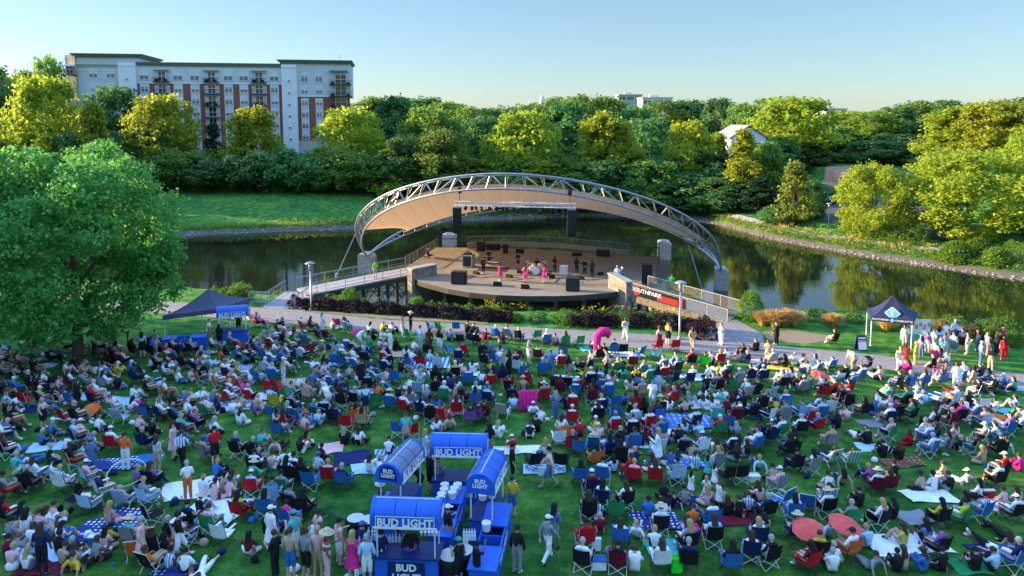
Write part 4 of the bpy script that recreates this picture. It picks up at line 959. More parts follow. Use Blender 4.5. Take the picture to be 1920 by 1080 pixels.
# ------------------------------------------------------------------ crowd barrier
g=G(486,570);e=empty('crowd_barrier',g,-.05);tag(e,'metal crowd control barrier standing on the path at the left footbridge','barrier')
mb=MB();mb.path([(-.95,0,.15),(-.95,0,1.05),(-.85,0,1.15),(.85,0,1.15),(.95,0,1.05),(.95,0,.15)],.022,6);mb.tube((-.95,0,.2),(.95,0,.2),.02,6)
for i in range(14): x=-.88+i*.135;mb.tube((x,0,.2),(x,0,1.14),.011,5)
mb.build('frame',alu,e)
for x in (-.7,.7): MB().tube((x,-.3,0),(x,.3,0),.02,5).tube((x,0,0),(x,0,.2),.02,5).build('foot',alu,e)
# ------------------------------------------------------------------ tents
def tent(pts_ground,label,hz,peak,m_,legm,name='canopy_tent'):
    c=sum((Vector(p) for p in pts_ground),Vector((0,0)))/4;z=T1(c.x,c.y)
    e=empty(name,(c.x,c.y,z));tag(e,label,'tent','pop-up tents')
    q=[Vector(p)-c for p in pts_ground];leg=MB()
    for i,p in enumerate(q):
        MB().box(p.x-.03,p.y-.03,0,p.x+.03,p.y+.03,hz).box(p.x-.09,p.y-.09,0,p.x+.09,p.y+.09,.012).build('leg',legm,e)
    vs=[];fs=[];N=10
    for k in range(N+1):                    # rings from eave to peak, swept up
        f=k/N;zz=hz+.02+(peak-hz)*(f**1.6);s=1.03*(1-f)
        for i in range(4):
            for j in range(6):
                a=q[i].lerp(q[(i+1)%4],j/6);vs.append((a.x*s,a.y*s,zz-(.10*math.sin(math.pi*j/6))*(1-f)*f*2))
    for k in range(N):
        for i in range(24): fs.append((k*24+i,k*24+(i+1)%24,(k+1)*24+(i+1)%24,(k+1)*24+i))
    MB().add(vs,fs).build('canopy',m_,e,smooth=False)
    v=MB()
    for i in range(4):
        a=q[i]*1.032;b_=q[(i+1)%4]*1.032;v.add([(a.x,a.y,hz+.02),(b_.x,b_.y,hz+.02),(b_.x*1.004,b_.y*1.004,hz-.32),(a.x*1.004,a.y*1.004,hz-.32)],[(0,1,2,3)])
    v.build('valance',m_,e);return e,q,z
navyc=mat('navy_canvas',(.022,.030,.085),.7,var=.12,scale=2)
pg=[W2(1632,648),W2(1708,656),W2(1716,638),W2(1624,630)]
tn,q,z=tent(pg,'navy pop-up tent with a blue diamond emblem beside the lake',2.25,3.75,navyc,white)
a,b_=q[0],q[1];u=(b_-a).normalized();ang=math.atan2(u.y,u.x);nrm=Vector((u.y,-u.x,0));mid=(a+b_)/2
U3=Vector((u.x,u.y,0));mp=Vector((mid.x,mid.y,0))
fr_=mp*1.036+nrm*.03+Vector((0,0,2.11))
text('SOUTHPARK',.20,lettw,tn,fr_-U3*.78,(math.pi/2,0,ang),bold=.006);text('CHARLOTTE',.20,lettw,tn,fr_+U3*.78,(math.pi/2,0,ang),bold=.006)
def dia(c,s,m_,nm,off,tilt=0.0):
    up=(Vector((0,0,1))*math.cos(tilt)-nrm*math.sin(tilt));pts=[]
    for k in range(4):
        for j in range(-2,3):
            a_=k*math.pi/2+j*.10;rr_=s*(1-.045*j*j*.5);pts.append(c+nrm*off+U3*math.cos(a_)*rr_*1.05+up*math.sin(a_)*rr_)
    MB().add(pts,[tuple(range(len(pts)))]).build(nm,m_,tn)
skyb=mat('emblem_blue',(.10,.42,.72),.6);dia(fr_,.17,mat('emblem_grey',(.35,.5,.6),.6),'emblem',.012)
# the big emblem lies on the sloping front of the roof
sl=math.atan2(mp.length*.62,.75)
cc=mp*.66+Vector((0,0,2.25+.02+1.5*(.36**1.6)))
dia(cc,.50,lettw,'emblem_border',.14,sl*.75);dia(cc,.43,skyb,'emblem',.155,sl*.75)
for s in (-.14,.14):
    up=(Vector((0,0,1))*math.cos(sl*.75)-nrm*math.sin(sl*.75));c0=cc+up*s+nrm*.175
    dia(c0,.15,lettw,'emblem_mark',0,sl*.75);dia(c0,.09,skyb,'emblem_mark',.014,sl*.75)
# tent on the left over the drinks stand
greyc=mat('slate_canvas',(.085,.095,.15),.7,var=.12,scale=2)
pg=[(-25.7,51.2),(-22.5,53.1),(-21.3,56.4),(-24.6,55.0)]
tn2,q,z=tent(pg,'slate grey pop-up tent over the drinks stand right of the big tree',2.35,3.7,greyc,white)
a,b_=q[0],q[1];sb=mat('string_light',(1,.7,.4),.5);
lights=MB()
for i in range(9):
    p=a.lerp(b_,i/8);lights.lathe([(.02,-.05),(.05,0),(.02,.05)],6,c=(p.x*1.04,p.y*1.04,1.98))
lights.build('string_lights',mat('bulb',(.8,.6,.4),.3),tn2)
# A-frame sign + poster table at the right tent
g=G(1614,656);e=empty('sandwich_board',g,.05);tag(e,'dark framed sandwich board with pale poster beside the navy tent','sign')
for s in (-1,1):
    o=MB().box(-.36,-.02,0,.36,.02,1.15).build('board',navyp,e);o.location=(0,s*.28,0);o.rotation_euler=(s*.24,0,0)
    if s<0:
        MB().box(-.31,-.028,.10,.31,-.021,.68).build('poster',white,o);MB().box(-.31,-.028,.71,.31,-.021,.82).build('poster_band',mat('pinkred',(.6,.25,.3),.6),o);MB().box(-.28,-.028,.9,.28,-.021,1.0).build('header',lettw,o)
g=G(1718,640);e=empty('display_board',g,-.1);tag(e,'white display board with red pictures under the navy tent','sign')
MB().box(-.95,-.03,.7,.95,.03,1.75).build('panel',white,e)
for i in range(6): x=-.75+i*.3;MB().box(x,-.04,1.0+.2*(i%2),x+.2,-.031,1.35+.15*(i%2)).build('picture',mat('pinkred',(.6,.25,.3),.6),e)
MB().box(-1.0,-.3,0,1.0,.5,.68).build('table_cloth',mat('teal_cloth',(.12,.42,.45),.8),e)
# ------------------------------------------------------------------ drinks bars
def kiosk(x,y,rz,label,blen=1.05,front='counter',z=None,navyfront=False,clear=False,counter=True):
    z=T1(x,y) if z is None else z
    e=empty('drinks_kiosk',(x,y,z),rz);tag(e,label,'drinks kiosk','blue barrel-roofed drinks kiosks')
    L=blen
    if counter:
        MB().box(-L,-.42,0,L,.42,.98).build('counter',bluec,e);MB().box(-L-.06,-.5,.983,L+.06,.5,1.03).build('counter_top',navyp,e)
    for sx in (-1,1):
        MB().tube((sx*(L-.1),-.40,1.0 if counter else 0),(sx*(L-.1),-.40,2.1),.028,6).build('post',alu,e);MB().tube((sx*(L-.1),.40,1.0 if counter else 0),(sx*(L-.1),.40,2.1),.028,6).build('post',alu,e)
    # barrel roof: D section, closed ends
    n=14;r=.50;H=.72
    prof=[(r,0)]+[(r*math.cos(a),.24+(H-.24)*math.sin(a)) for a in [math.pi*k/n for k in range(n+1)]]+[(-r,0)]
    k=len(prof);vs=[(-L,yy,2.1+zz) for yy,zz in prof]+[(L,yy,2.1+zz) for yy,zz in prof]
    MB().add(vs,[(i,i+1,k+i+1,k+i) for i in range(k-1)]+[(0,k,2*k-1,k-1)]).build('barrel_roof',glass('smoked_roof',(.12,.16,.3),.15) if clear else bluec,e,smooth=False)
    MB().box(-L,-.03,2.1+H+.001,L,.03,2.1+H+.02).build('ridge_strip',mat('ridge_blue',(.35,.5,.8),.4),e)
    for xx in (-L*.33,L*.33): MB().add([(xx-.012,a*1.012,2.1+b_*1.01) for a,b_ in prof]+[(xx+.012,a*1.012,2.1+b_*1.01) for a,b_ in prof],[(i,i+1,k+i+1,k+i) for i in range(k-1)]).build('seam',navyp,e)
    for sx in (-1,1):
        rim=[(yy*1.07,2.1+zz*1.05-.02) for yy,zz in prof];rin=[(yy*.72,2.1+.1+zz*.78) for yy,zz in prof]
        x0,x1=(sx*L,sx*(L+.1));vs=[(x0,a,b_) for a,b_ in rim]+[(x1,a,b_) for a,b_ in rim]
        m_=MB().add(vs,[(i,i+1,k+i+1,k+i) for i in range(k-1)]+[tuple(range(k)),tuple(range(k,2*k))[::-1],(0,k,2*k-1,k-1)]).build('end_cap',bluec,e)
        MB().add([(sx*(L+.106),a,b_) for a,b_ in rin],[tuple(range(k)) if sx>0 else tuple(range(k))[::-1]]).build('end_panel',navyp if clear else bluec,m_)
        rot=(math.pi/2,0,math.pi/2*sx)
        text('BUD',.20,lettw,m_,(sx*(L+.112),0,2.1+.45),rot,bold=.008);text('LIGHT',.20,lettw,m_,(sx*(L+.112),0,2.1+.27),rot,bold=.008)
        MB().box(-L,sx*.53,2.075,L,sx*.56,2.14).build('light_strip',lettw,e)
    for s in (-1,1):
        rot=(math.pi/2-.0,0,0 if s<0 else math.pi)
        fy=s*(.535);t=text('BUD LIGHT',.36,lettw,e,(0,fy,2.1+.17),rot,bold=.012,sx=1.0);
        # outline frame round the name
        f=MB();w_,h_=.98,.22
        w_=min(w_,L-.08)
        for zz in (-h_,h_-.02): f.box(-w_,fy-.004,2.27+zz,w_,fy+.004,2.29+zz)
        for xx in (-w_,w_-.02): f.box(xx,fy-.004,2.27-h_+.021,xx+.02,fy+.004,2.27+h_-.001)
        f.build('name_frame',lettw,e)
    if navyfront:
        MB().box(-.62,-.432,.12,.62,-.423,.86).build('front_panel',navyp,e)
        text('BUD',.34,lettw,e,(0,-.44,.66),(math.pi/2,0,0),bold=.012);text('LIGHT',.34,lettw,e,(0,-.44,.32),(math.pi/2,0,0),bold=.012)
    return e
kz=D(762,985,22.2)
K4=kiosk(P(762,985,3.85).x,22.3,.06*-1,'front kiosk of the drinks bar, nearest the camera, with name panel below',1.05,navyfront=True)
q1=P(860,852,3.6);K1=kiosk(q1.x,q1.y+.5,-.05,'rear kiosk of the drinks bar, farthest from the camera')
qa=P(724,908,3.7);qb=P(757,868,3.65);K2=kiosk((qa.x+qb.x)/2+.15,(qa.y+qb.y)/2+.4,math.pi/2-.28,'left kiosk of the drinks bar with smoked see-through barrel roof',1.0,clear=True)
qa=P(903,928,3.7);qb=P(922,890,3.65);K3=kiosk((qa.x+qb.x)/2,(qa.y+qb.y)/2+.4,math.pi/2-.22,'right kiosk of the drinks bar, its rounded end facing the camera',.92,counter=True)
GC='blue ice counters of the drinks bar'
def trough(a,b_,w,label,h=.9,z=None):
    a=Vector(a);b_=Vector(b_);M=(a+b_)/2;L=(b_-a).length/2;ang=math.atan2(b_.y-a.y,b_.x-a.x);z=T1(M.x,M.y) if z is None else z
    e=empty('ice_counter',(M.x,M.y,z),ang);tag(e,label,'counter',GC)
    mb=MB();t=.05;mb.box(-L,-w/2,0,L,-w/2+t,h);mb.box(-L,w/2-t,0,L,w/2,h);mb.box(-L,-w/2+t,0,-L+t,w/2-t,h);mb.box(L-t,-w/2+t,0,L,w/2-t,h);mb.build('side_panel',bluec,e)
    MB().box(-L+t,-w/2+t,.5,L-t,w/2-t,.55).build('tray',navyp,e)
    for f in (-.5,0,.5): MB().box(L*f-.02,-w/2+t,.55,L*f+.02,w/2-t,h-.02).build('divider',bluec,e)
    MB().box(-L-.03,-w/2-.06,h+.003,-L*.35,w/2+.06,h+.05).build('counter_top',bluec,e);MB().box(L*.25,-w/2-.05,h+.003,L+.02,w/2+.05,h+.048).build('counter_top',bluec,e)
    text('BUD LIGHT',.34,lettw,e,(0,-w/2-.006,h*.5),(math.pi/2,0,0),bold=.01);text('BUD LIGHT',.34,lettw,e,(0,w/2+.006,h*.5),(math.pi/2,0,math.pi),bold=.01)
    return e
def Q(px,py,h=.95):
    z=1.7
    for _ in range(8): p=P(px,py,z+h);z=T1(p.x,p.y)
    return (p.x,p.y)
trough(Q(903,1062),Q(938,948),.85,'long blue ice counter on the right side of the drinks bar')
trough(Q(824,1000),Q(856,915),.75,'blue counter with buckets and cups in the middle of the drinks bar')
trough(Q(716,985),Q(745,925),.75,'short blue ice counter on the left side of the drinks bar')
trough(Q(838,893),Q(885,897),.8,'blue ice counter in front of the rear kiosk of the drinks bar')
trough(Q(672,1030),Q(725,1012),.8,'blue counter covered with bottles left of the front kiosk')
# left drinks stand under the slate tent
kiosk(-20.9,51.9,.30,'single blue kiosk of the drinks stand at the slate tent, left of the path',1.0)
a=G(345,655);trough((a.x-1.3,a.y-.3),(a.x+1.5,a.y+.35),.8,'blue counter of the left drinks stand, beside the slate tent')
g=G(300,655);e=empty('covered_table',g,.1);tag(e,'table under a black cloth left of the blue drinks counter','table');MB().box(-1.2,-.4,0,1.2,.4,.74).build('tablecloth',black,e);MB().box(-1.1,-.3,.743,-.4,.3,1.0).build('crate',blackp,e)
# cups, bottles, buckets
cup=MB().lathe([(.035,0),(.05,.14)],8).mesh('cup',white);bot=MB().lathe([(.045,0),(.045,.16),(.018,.22),(.018,.27)],8).mesh('bottle',mat('bottle_white',(.7,.73,.78),.3));buck=MB().lathe([(.13,0),(.17,.3),(.175,.3),(.15,.29)],12).mesh('bucket',white)
def put(me,name,px,py,h,label,cat,group,jit=0):
    x,y=Q(px,py,h);o=inst(me,name,None,(x+R.uniform(-jit,jit),y+R.uniform(-jit,jit),T1(x,y)+h-.01+.02));tag(o,label,cat,group)
for i in range(16): put(bot,'bottle',676+(i%6)*7+R.uniform(-2,2),1004+(i//6)*8,1.0,'white bottle standing in the cluster left of the front kiosk','bottle','white bottles left of the front kiosk')
for i in range(8): put(bot,'bottle',724+i*6.5+R.uniform(-1,1),1017,1.04,'white bottle in the row on the front kiosk counter','bottle','white bottles on the front kiosk')
for i in range(12): put(bot,'bottle',870+(i%5)*5,1006+(i//5)*7,.97,'white bottle in the cluster on the long right counter','bottle','white bottles on the right counter')
for i,(px,py) in enumerate([(833,930),(828,939),(826,947),(826,957),(848,936),(852,928),(834,921),(858,921)]): put(buck,'bucket',px,py,.95,'%s white tub from the top on the middle blue counter'%rowlab[i],'tub','white tubs on the middle counter')
for px,py,lb in ((912,995,'white bucket at the near end of the long right counter'),(922,938,'white bucket at the far end of the long right counter'),(905,941,'white tub beside the bucket at the far end of the right counter')): put(buck,'bucket',px,py,.95,lb,'bucket','white buckets on the right counter')
for i in range(10): put(cup,'cup',790+(i%5)*7,998+(i//5)*7,1.04,'white cup on the front kiosk counter right side','cup','white cups on the front kiosk')
# bins with black liners
def bin_(px,py,label,r=.36):
    g=G(px,py);e=empty('waste_bin',g);tag(e,label,'bin','black-lined bins at the drinks bar')
    MB().lathe([(r*.85,0),(r,.85)],14).build('liner',blackp,e);MB().lathe([(r,.853),(r*1.12,.80),(r*1.14,.72),(r*1.05,.70)],14).build('liner_rim',black,e);MB().lathe([(r*.9,.858),(r*.8,.862)],12).build('contents',offw,e)
bin_(668,1012,'black waste bin on the grass left of the front kiosk');bin_(846,1085,'round black-lined bin at the bottom edge right of the front kiosk',.45);bin_(868,1075,'low black-lined tub right of the front kiosk among the bins',.4)
bin_(693,1015,'black-lined tub full of ice beside the bottles')
# ------------------------------------------------------------------ people
V3=Vector
def pose(**k):
    d=dict(pel=(0,0,.95),sp=(0,0,1.15),ch=(0,.0,1.33),nk=(0,.0,1.49),hd=(0,.02,1.64),
      el=[(-.25,-.02,1.12),(.25,-.02,1.12)],wr=[(-.25,.08,.88),(.25,.08,.88)],
      kn=[(-.10,.02,.50),(.10,.02,.50)],an=[(-.11,-.02,.08),(.11,-.02,.08)],toe=[(-.12,.15,.04),(.12,.15,.04)])
    d.update(k);return d
POSES={
 'S':pose(),
 'F':pose(el=[(-.24,.06,1.14),(.24,.06,1.14)],wr=[(.05,.22,1.17),(-.05,.24,1.13)]),                       # arms folded
 'H':pose(el=[(-.24,.06,1.14),(.25,-.03,1.14)],wr=[(-.10,.30,1.25),(.24,.10,.90)]),                       # holding something up front
 'A':pose(el=[(-.25,-.02,1.12),(.36,.10,1.50)],wr=[(-.24,.1,.9),(.22,.22,1.72)]),                        # one arm raised
 'W':pose(kn=[(-.10,.20,.52),(.10,-.06,.50)],an=[(-.10,.30,.10),(.10,-.36,.16)],toe=[(-.11,.47,.10),(.11,-.22,.04)],el=[(-.25,-.14,1.14),(.25,.12,1.14)],wr=[(-.22,-.16,.90),(.22,.30,.96)]),
 'N':pose(pel=(0,-.12,.93),sp=(0,.02,1.08),ch=(0,.20,1.18),nk=(0,.34,1.22),hd=(0,.46,1.27),el=[(-.22,.36,.92),(.22,.36,.92)],wr=[(-.16,.48,.70),(.16,.48,.70)]),   # bending
 'M':pose(el=[(-.24,.0,1.12),(.27,.06,1.16)],wr=[(-.20,.22,1.0),(.06,.24,1.46)],kn=[(-.12,.06,.5),(.12,-.03,.5)],an=[(-.16,.02,.08),(.14,-.1,.08)]), # singer with microphone
 'U':pose(el=[(-.26,.08,1.16),(.26,.02,1.10)],wr=[(-.40,.26,1.18),(.05,.24,1.02)]),                       # guitar / horn
 'C':pose(pel=(0,-.08,.50),sp=(0,-.17,.70),ch=(0,-.22,.88),nk=(0,-.21,1.03),hd=(0,-.17,1.18),el=[(-.29,-.14,.70),(.29,-.14,.70)],wr=[(-.25,.14,.68),(.25,.14,.68)],
    kn=[(-.12,.36,.54),(.12,.36,.54)],an=[(-.14,.42,.10),(.13,.50,.10)],toe=[(-.16,.58,.06),(.14,.66,.06)]),
 'L':pose(pel=(0,-.08,.36),sp=(0,-.22,.50),ch=(0,-.32,.66),nk=(0,-.36,.81),hd=(0,-.33,.95),el=[(-.29,-.16,.50),(.29,-.16,.50)],wr=[(-.24,.10,.50),(.24,.10,.50)],
    kn=[(-.10,.40,.42),(.12,.38,.46)],an=[(-.08,.84,.14),(.12,.78,.10)],toe=[(-.10,.95,.26),(.13,.93,.16)]),
 'G':pose(pel=(0,0,.12),sp=(0,-.06,.32),ch=(0,-.06,.52),nk=(0,.0,.66),hd=(0,.05,.80),el=[(-.27,.10,.40),(.27,.10,.40)],wr=[(-.12,.36,.42),(.12,.36,.42)],
    kn=[(-.14,.36,.48),(.14,.36,.48)],an=[(-.11,.58,.09),(.11,.58,.09)],toe=[(-.12,.74,.05),(.12,.74,.05)]),
 'X':pose(pel=(0,0,.12),sp=(0,-.02,.32),ch=(0,.0,.52),nk=(0,.04,.67),hd=(0,.07,.81),el=[(-.27,.08,.38),(.27,.08,.38)],wr=[(-.16,.30,.26),(.16,.30,.26)],
    kn=[(-.38,.26,.16),(.38,.26,.16)],an=[(.10,.36,.10),(-.10,.40,.10)],toe=[(.24,.40,.06),(-.24,.46,.06)]),
 'B':pose(pel=(0,0,.12),sp=(0,-.14,.28),ch=(0,-.24,.45),nk=(0,-.28,.60),hd=(0,-.24,.75),el=[(-.29,-.36,.34),(.29,-.36,.34)],wr=[(-.30,-.46,.07),(.30,-.46,.07)],
    kn=[(-.10,.42,.28),(.11,.46,.16)],an=[(-.10,.78,.09),(.14,.88,.08)],toe=[(-.11,.88,.20),(.16,.94,.21)]),
 'Y':pose(pel=(0,0,.13),sp=(0,-.20,.13),ch=(0,-.38,.15),nk=(0,-.53,.18),hd=(0,-.66,.22),el=[(-.32,-.36,.10),(.30,-.55,.20)],wr=[(-.36,-.12,.08),(.12,-.74,.12)],
    kn=[(-.12,.40,.34),(.12,.44,.12)],an=[(-.12,.62,.10),(.16,.86,.08)],toe=[(-.13,.78,.10),(.20,.92,.2)])}
ZT,ZA,ZF,ZB,ZL,ZH,ZN,ZO=range(8)   # torso, upper arm, forearm, thigh, shin, hand, neck/head, foot
def body_for(key,low=False):
    p=POSES[key];vs=[];rad=[];ed=[];zone=[]
    def v(c,r): vs.append(V3(c));rad.append(r);return len(vs)-1
    def e(a,b,z): ed.append((a,b));zone.append(z)
    pel=v(p['pel'],.125);sp=v(p['sp'],.118);ch=v(p['ch'],.135);e(pel,sp,ZT);e(sp,ch,ZT)
    nk0=V3(p['ch']).lerp(V3(p['nk']),.62);n0=v(nk0,.085);nk=v(p['nk'],.055);hd=V3(p['hd']);up=(hd-V3(p['nk'])).normalized()
    hb=v(hd-up*.055,.078);hm=v(hd+up*.02,.092);ht=v(hd+up*.085,.07);e(ch,n0,ZT);e(n0,nk,ZN);e(nk,hb,ZN);e(hb,hm,ZN);e(hm,ht,ZN)
    cv=V3(p['ch']);axis=(V3(p['nk'])-V3(p['sp'])).normalized()
    fwd=axis.cross(V3((1,0,0)))*-1
    if fwd.y<0 and key!='Y': fwd=-fwd
    for i,s in ((0,-1),(1,1)):
        sh=v(cv+V3((s*.165,0,0))+axis*.05,.066);el=v(p['el'][i],.044);wr=v(p['wr'][i],.03)
        m=V3(p['el'][i]).lerp(vs[sh],.5);um=v(m,.052);fm=v(V3(p['el'][i]).lerp(V3(p['wr'][i]),.45),.04)
        e(ch,sh,ZT);e(sh,um,ZA);e(um,el,ZA);e(el,fm,ZF);e(fm,wr,ZF)
        d=(V3(p['wr'][i])-V3(p['el'][i])).normalized();w=d.cross(V3((0,0,1)));w=w.normalized() if w.length>.1 else V3((1,0,0))
        pm=v(V3(p['wr'][i])+d*.06,.030);e(wr,pm,ZH)
        if not low:
            for k,(o,L) in enumerate(((-.03,.075),(-.01,.088),(.011,.082),(.03,.064))):
                a=v(vs[pm]+w*o+d*.035,.010);b_=v(vs[pm]+w*o*1.15+d*(.035+L*.55)-V3((0,0,.012)),.009);c_=v(vs[pm]+w*o*1.1+d*(.035+L*.9)-V3((0,0,.035)),.007)
                e(pm,a,ZH);e(a,b_,ZH);e(b_,c_,ZH)
            a=v(vs[pm]-w*s*.045+d*.0,.010);b_=v(vs[pm]-w*s*.062+d*.035,.008);e(pm,a,ZH);e(a,b_,ZH)
    for i,s in ((0,-1),(1,1)):
        hp=v(V3(p['pel'])+V3((s*.085,0,-.03 if key in 'SFHAWNMU' else 0)),.098);kn=v(p['kn'][i],.06);an=v(p['an'][i],.04);to=v(p['toe'][i],.035)
        th=v(vs[hp].lerp(V3(p['kn'][i]),.45),.088);cf=v(V3(p['kn'][i]).lerp(V3(p['an'][i]),.33),.057)
        e(pel,hp,ZB);e(hp,th,ZB);e(th,kn,ZB);e(kn,cf,ZL);e(cf,an,ZL)
        he=v(vs[an]+(vs[an]-vs[to]).normalized()*.05+V3((0,0,-.015)),.034);e(an,to,ZO);e(an,he,ZO)
    me=bpy.data.meshes.new('t');me.from_pydata(vs,ed,[]);o=bpy.data.objects.new('t',me);COL.objects.link(o)
    o.modifiers.new('s','SKIN')
    for i,q in enumerate(me.skin_vertices[0].data): q.radius=(rad[i],rad[i]);q.use_root=(i==0)
    if not low:
        sm=o.modifiers.new('u','SUBSURF');sm.levels=1
    else:
        sm=o.modifiers.new('u','SUBSURF');sm.levels=0
    dg=bpy.context.evaluated_depsgraph_get();dg.update()
    r=bpy.data.meshes.new_from_object(o.evaluated_get(dg));bpy.data.objects.remove(o)
    # zones
    A=np.array([vs[a] for a,b in ed]);B_=np.array([vs[b] for a,b in ed]);RR=np.array([(rad[a]+rad[b])/2 for a,b in ed])
    C=np.array([q.center[:] for q in r.polygons]);AB=B_-A;L2=(AB**2).sum(1)+1e-9
    t=np.clip(((C[:,None]-A[None])*AB[None]).sum(2)/L2,0,1);dd=np.linalg.norm(C[:,None]-(A[None]+AB[None]*t[...,None]),axis=2)-RR*.6
    k=dd.argmin(1);tt=t[np.arange(len(k)),k];zn=np.array(zone)[k]
    frac=tt;seg=k
    return r,zn,seg,frac,ed,dict(hd=hd,up=up,fwd=fwd)
def piece(me,keep,off,name,mi=0):
    bm=bmesh.new();bm.from_mesh(me);bm.faces.ensure_lookup_table();bm.normal_update()
    vn={v.index:v.normal.copy() for v in bm.verts}
    bmesh.ops.delete(bm,geom=[f for i,f in enumerate(bm.faces) if not keep[i]],context='FACES')
    for v in bm.verts: v.co+=v.normal*off
    todo=set(bm.faces);small=[]
    while todo:
        st=[todo.pop()];isl=list(st)
        while st:
            f=st.pop()
            for e_ in f.edges:
                for g_ in e_.link_faces:
                    if g_ in todo: todo.discard(g_);st.append(g_);isl.append(g_)
        if len(isl)<7: small+=isl
    if small and len(small)<len(bm.faces): bmesh.ops.delete(bm,geom=small,context='FACES')
    r=bpy.data.meshes.new(name);bm.to_mesh(r);bm.free();r.materials.clear();r.materials.append(None)
    r.polygons.foreach_set('use_smooth',[True]*len(r.polygons));return r
HAIRS={}
def hair_mesh(kind,fr,low=False):
    hd,up,fwd=fr['hd'],fr['up'],fr['fwd'];fwd=(fwd-up*fwd.dot(up)).normalized();rt=fwd.cross(up)
    M_=Matrix((rt,fwd,up)).transposed();c=hd+up*.02
    mb=MB();n=8 if low else 14;rows=4 if low else 7
    def dome(rx,ry,rz,zmin,off=(0,0,0),back=0,mi=0,bumpy=0):
        vs=[];
        for j in range(rows+1):
            ph=math.pi/2*(1-j/rows)
            for i in range(n):
                a=2*math.pi*i/n;x=rx*math.cos(a)*math.cos(ph);y=ry*math.sin(a)*math.cos(ph);z=rz*math.sin(ph)
                if j==rows: z-=zmin*(1.0 if math.sin(a)<.35 else .1)
                if j==rows-1: z-=zmin*.4*(1.0 if math.sin(a)<.35 else .05)
                q=1+bumpy*math.sin(i*2.7+j*1.9);vs.append(V3((x*q+off[0],y*q+off[1],z+off[2])))
        mb.add([c+M_@q for q in vs],[(j*n+i,(j+1)*n+i,(j+1)*n+(i+1)%n,j*n+(i+1)%n) for j in range(rows) for i in range(n)],mi)
    if kind=='short': dome(.105,.118,.115,.05,(0,-.012,0),bumpy=.02)
    elif kind=='long':
        dome(.112,.125,.12,.05,(0,-.012,0),bumpy=.03)
        vs=[];L=.34
        for j in range(5):
            for i in range(7):
                a=math.pi*(1.02+.96*i/6);f=j/4;vs.append(V3((.115*math.cos(a)*(1+.15*f),(.118*math.sin(a)-.012)*(1-.1*f)-.02*f,.02-L*f+.02*math.sin(i*2)*f)))
        vs+= [V3((q.x*.8,q.y*.8-.005,q.z)) for q in vs]
        w_=lambda j,i:j*7+i
        fs=[(w_(j,i),w_(j+1,i),w_(j+1,i+1),w_(j,i+1)) for j in range(4) for i in range(6)]+[(35+w_(j,i),35+w_(j,i+1),35+w_(j+1,i+1),35+w_(j+1,i)) for j in range(4) for i in range(6)]
        mb.add([c+M_@q for q in vs],fs)
    elif kind=='bun':
        dome(.106,.12,.115,.05,(0,-.012,0));mb.add([c+M_@(V3((.05*a,.05*b_,.05*z_))+V3((0,-.10,.10))) for a,b_,z_ in [(1,0,0),(0,1,0),(-1,0,0),(0,-1,0),(0,0,1),(0,0,-1),(.7,.7,.3),(-.7,.7,.3)]],[(0,1,4),(1,2,4),(2,3,4),(3,0,4),(1,0,5),(2,1,5),(3,2,5),(0,3,5)])
    elif kind=='cap':
        dome(.112,.122,.105,.0,(0,-.008,.015))
        vs=[]
        for i in range(7):
            a=math.pi*(.2+.6*i/6);vs+=[V3((.105*math.cos(a),.118*math.sin(a),.02)),V3((.12*math.cos(a),.215*math.sin(a),.0))]
        vs+=[q+V3((0,0,-.008)) for q in vs];fs=[(2*i,2*i+1,2*i+3,2*i+2) for i in range(6)]+[(14+2*i,14+2*i+2,14+2*i+3,14+2*i+1) for i in range(6)]
        mb.add([c+M_@q for q in vs],fs)
    elif kind=='hat':
        pr=[(.24,.0),(.235,.015),(.115,.03),(.11,.10),(.085,.135),(.02,.14)];vs=[];m_=12
        for r_,z in pr:
            for i in range(m_): a=2*math.pi*i/m_;vs.append(V3((r_*math.cos(a),r_*1.05*math.sin(a),z+.02)))
        mb.add([c+M_@q for q in vs],[(j*m_+i,j*m_+(i+1)%m_,(j+1)*m_+(i+1)%m_,(j+1)*m_+i) for j in range(5) for i in range(m_)]+[tuple(range(m_))[::-1]])
    return mb.mesh('hair',[None],True)
BODY={}
def skirt_mesh(key,long=False):
    p=POSES[key];c=V3(p['pel']);n=14;vs=[];pr=[(.135,.10),(.17,.0),(.22,-.22),(.27,-.42)]+([(.31,-.75)] if long else [])
    for r,z in pr:
        for i in range(n): a=2*math.pi*i/n;q=1+.05*math.sin(i*3.1);vs.append((c.x+r*math.cos(a)*q,c.y+r*.8*math.sin(a)*q,c.z+z))
    return MB().add(vs,[(j*n+i,(j+1)*n+i,(j+1)*n+(i+1)%n,j*n+(i+1)%n) for j in range(len(pr)-1) for i in range(n)]).mesh('skirt',[None],True)
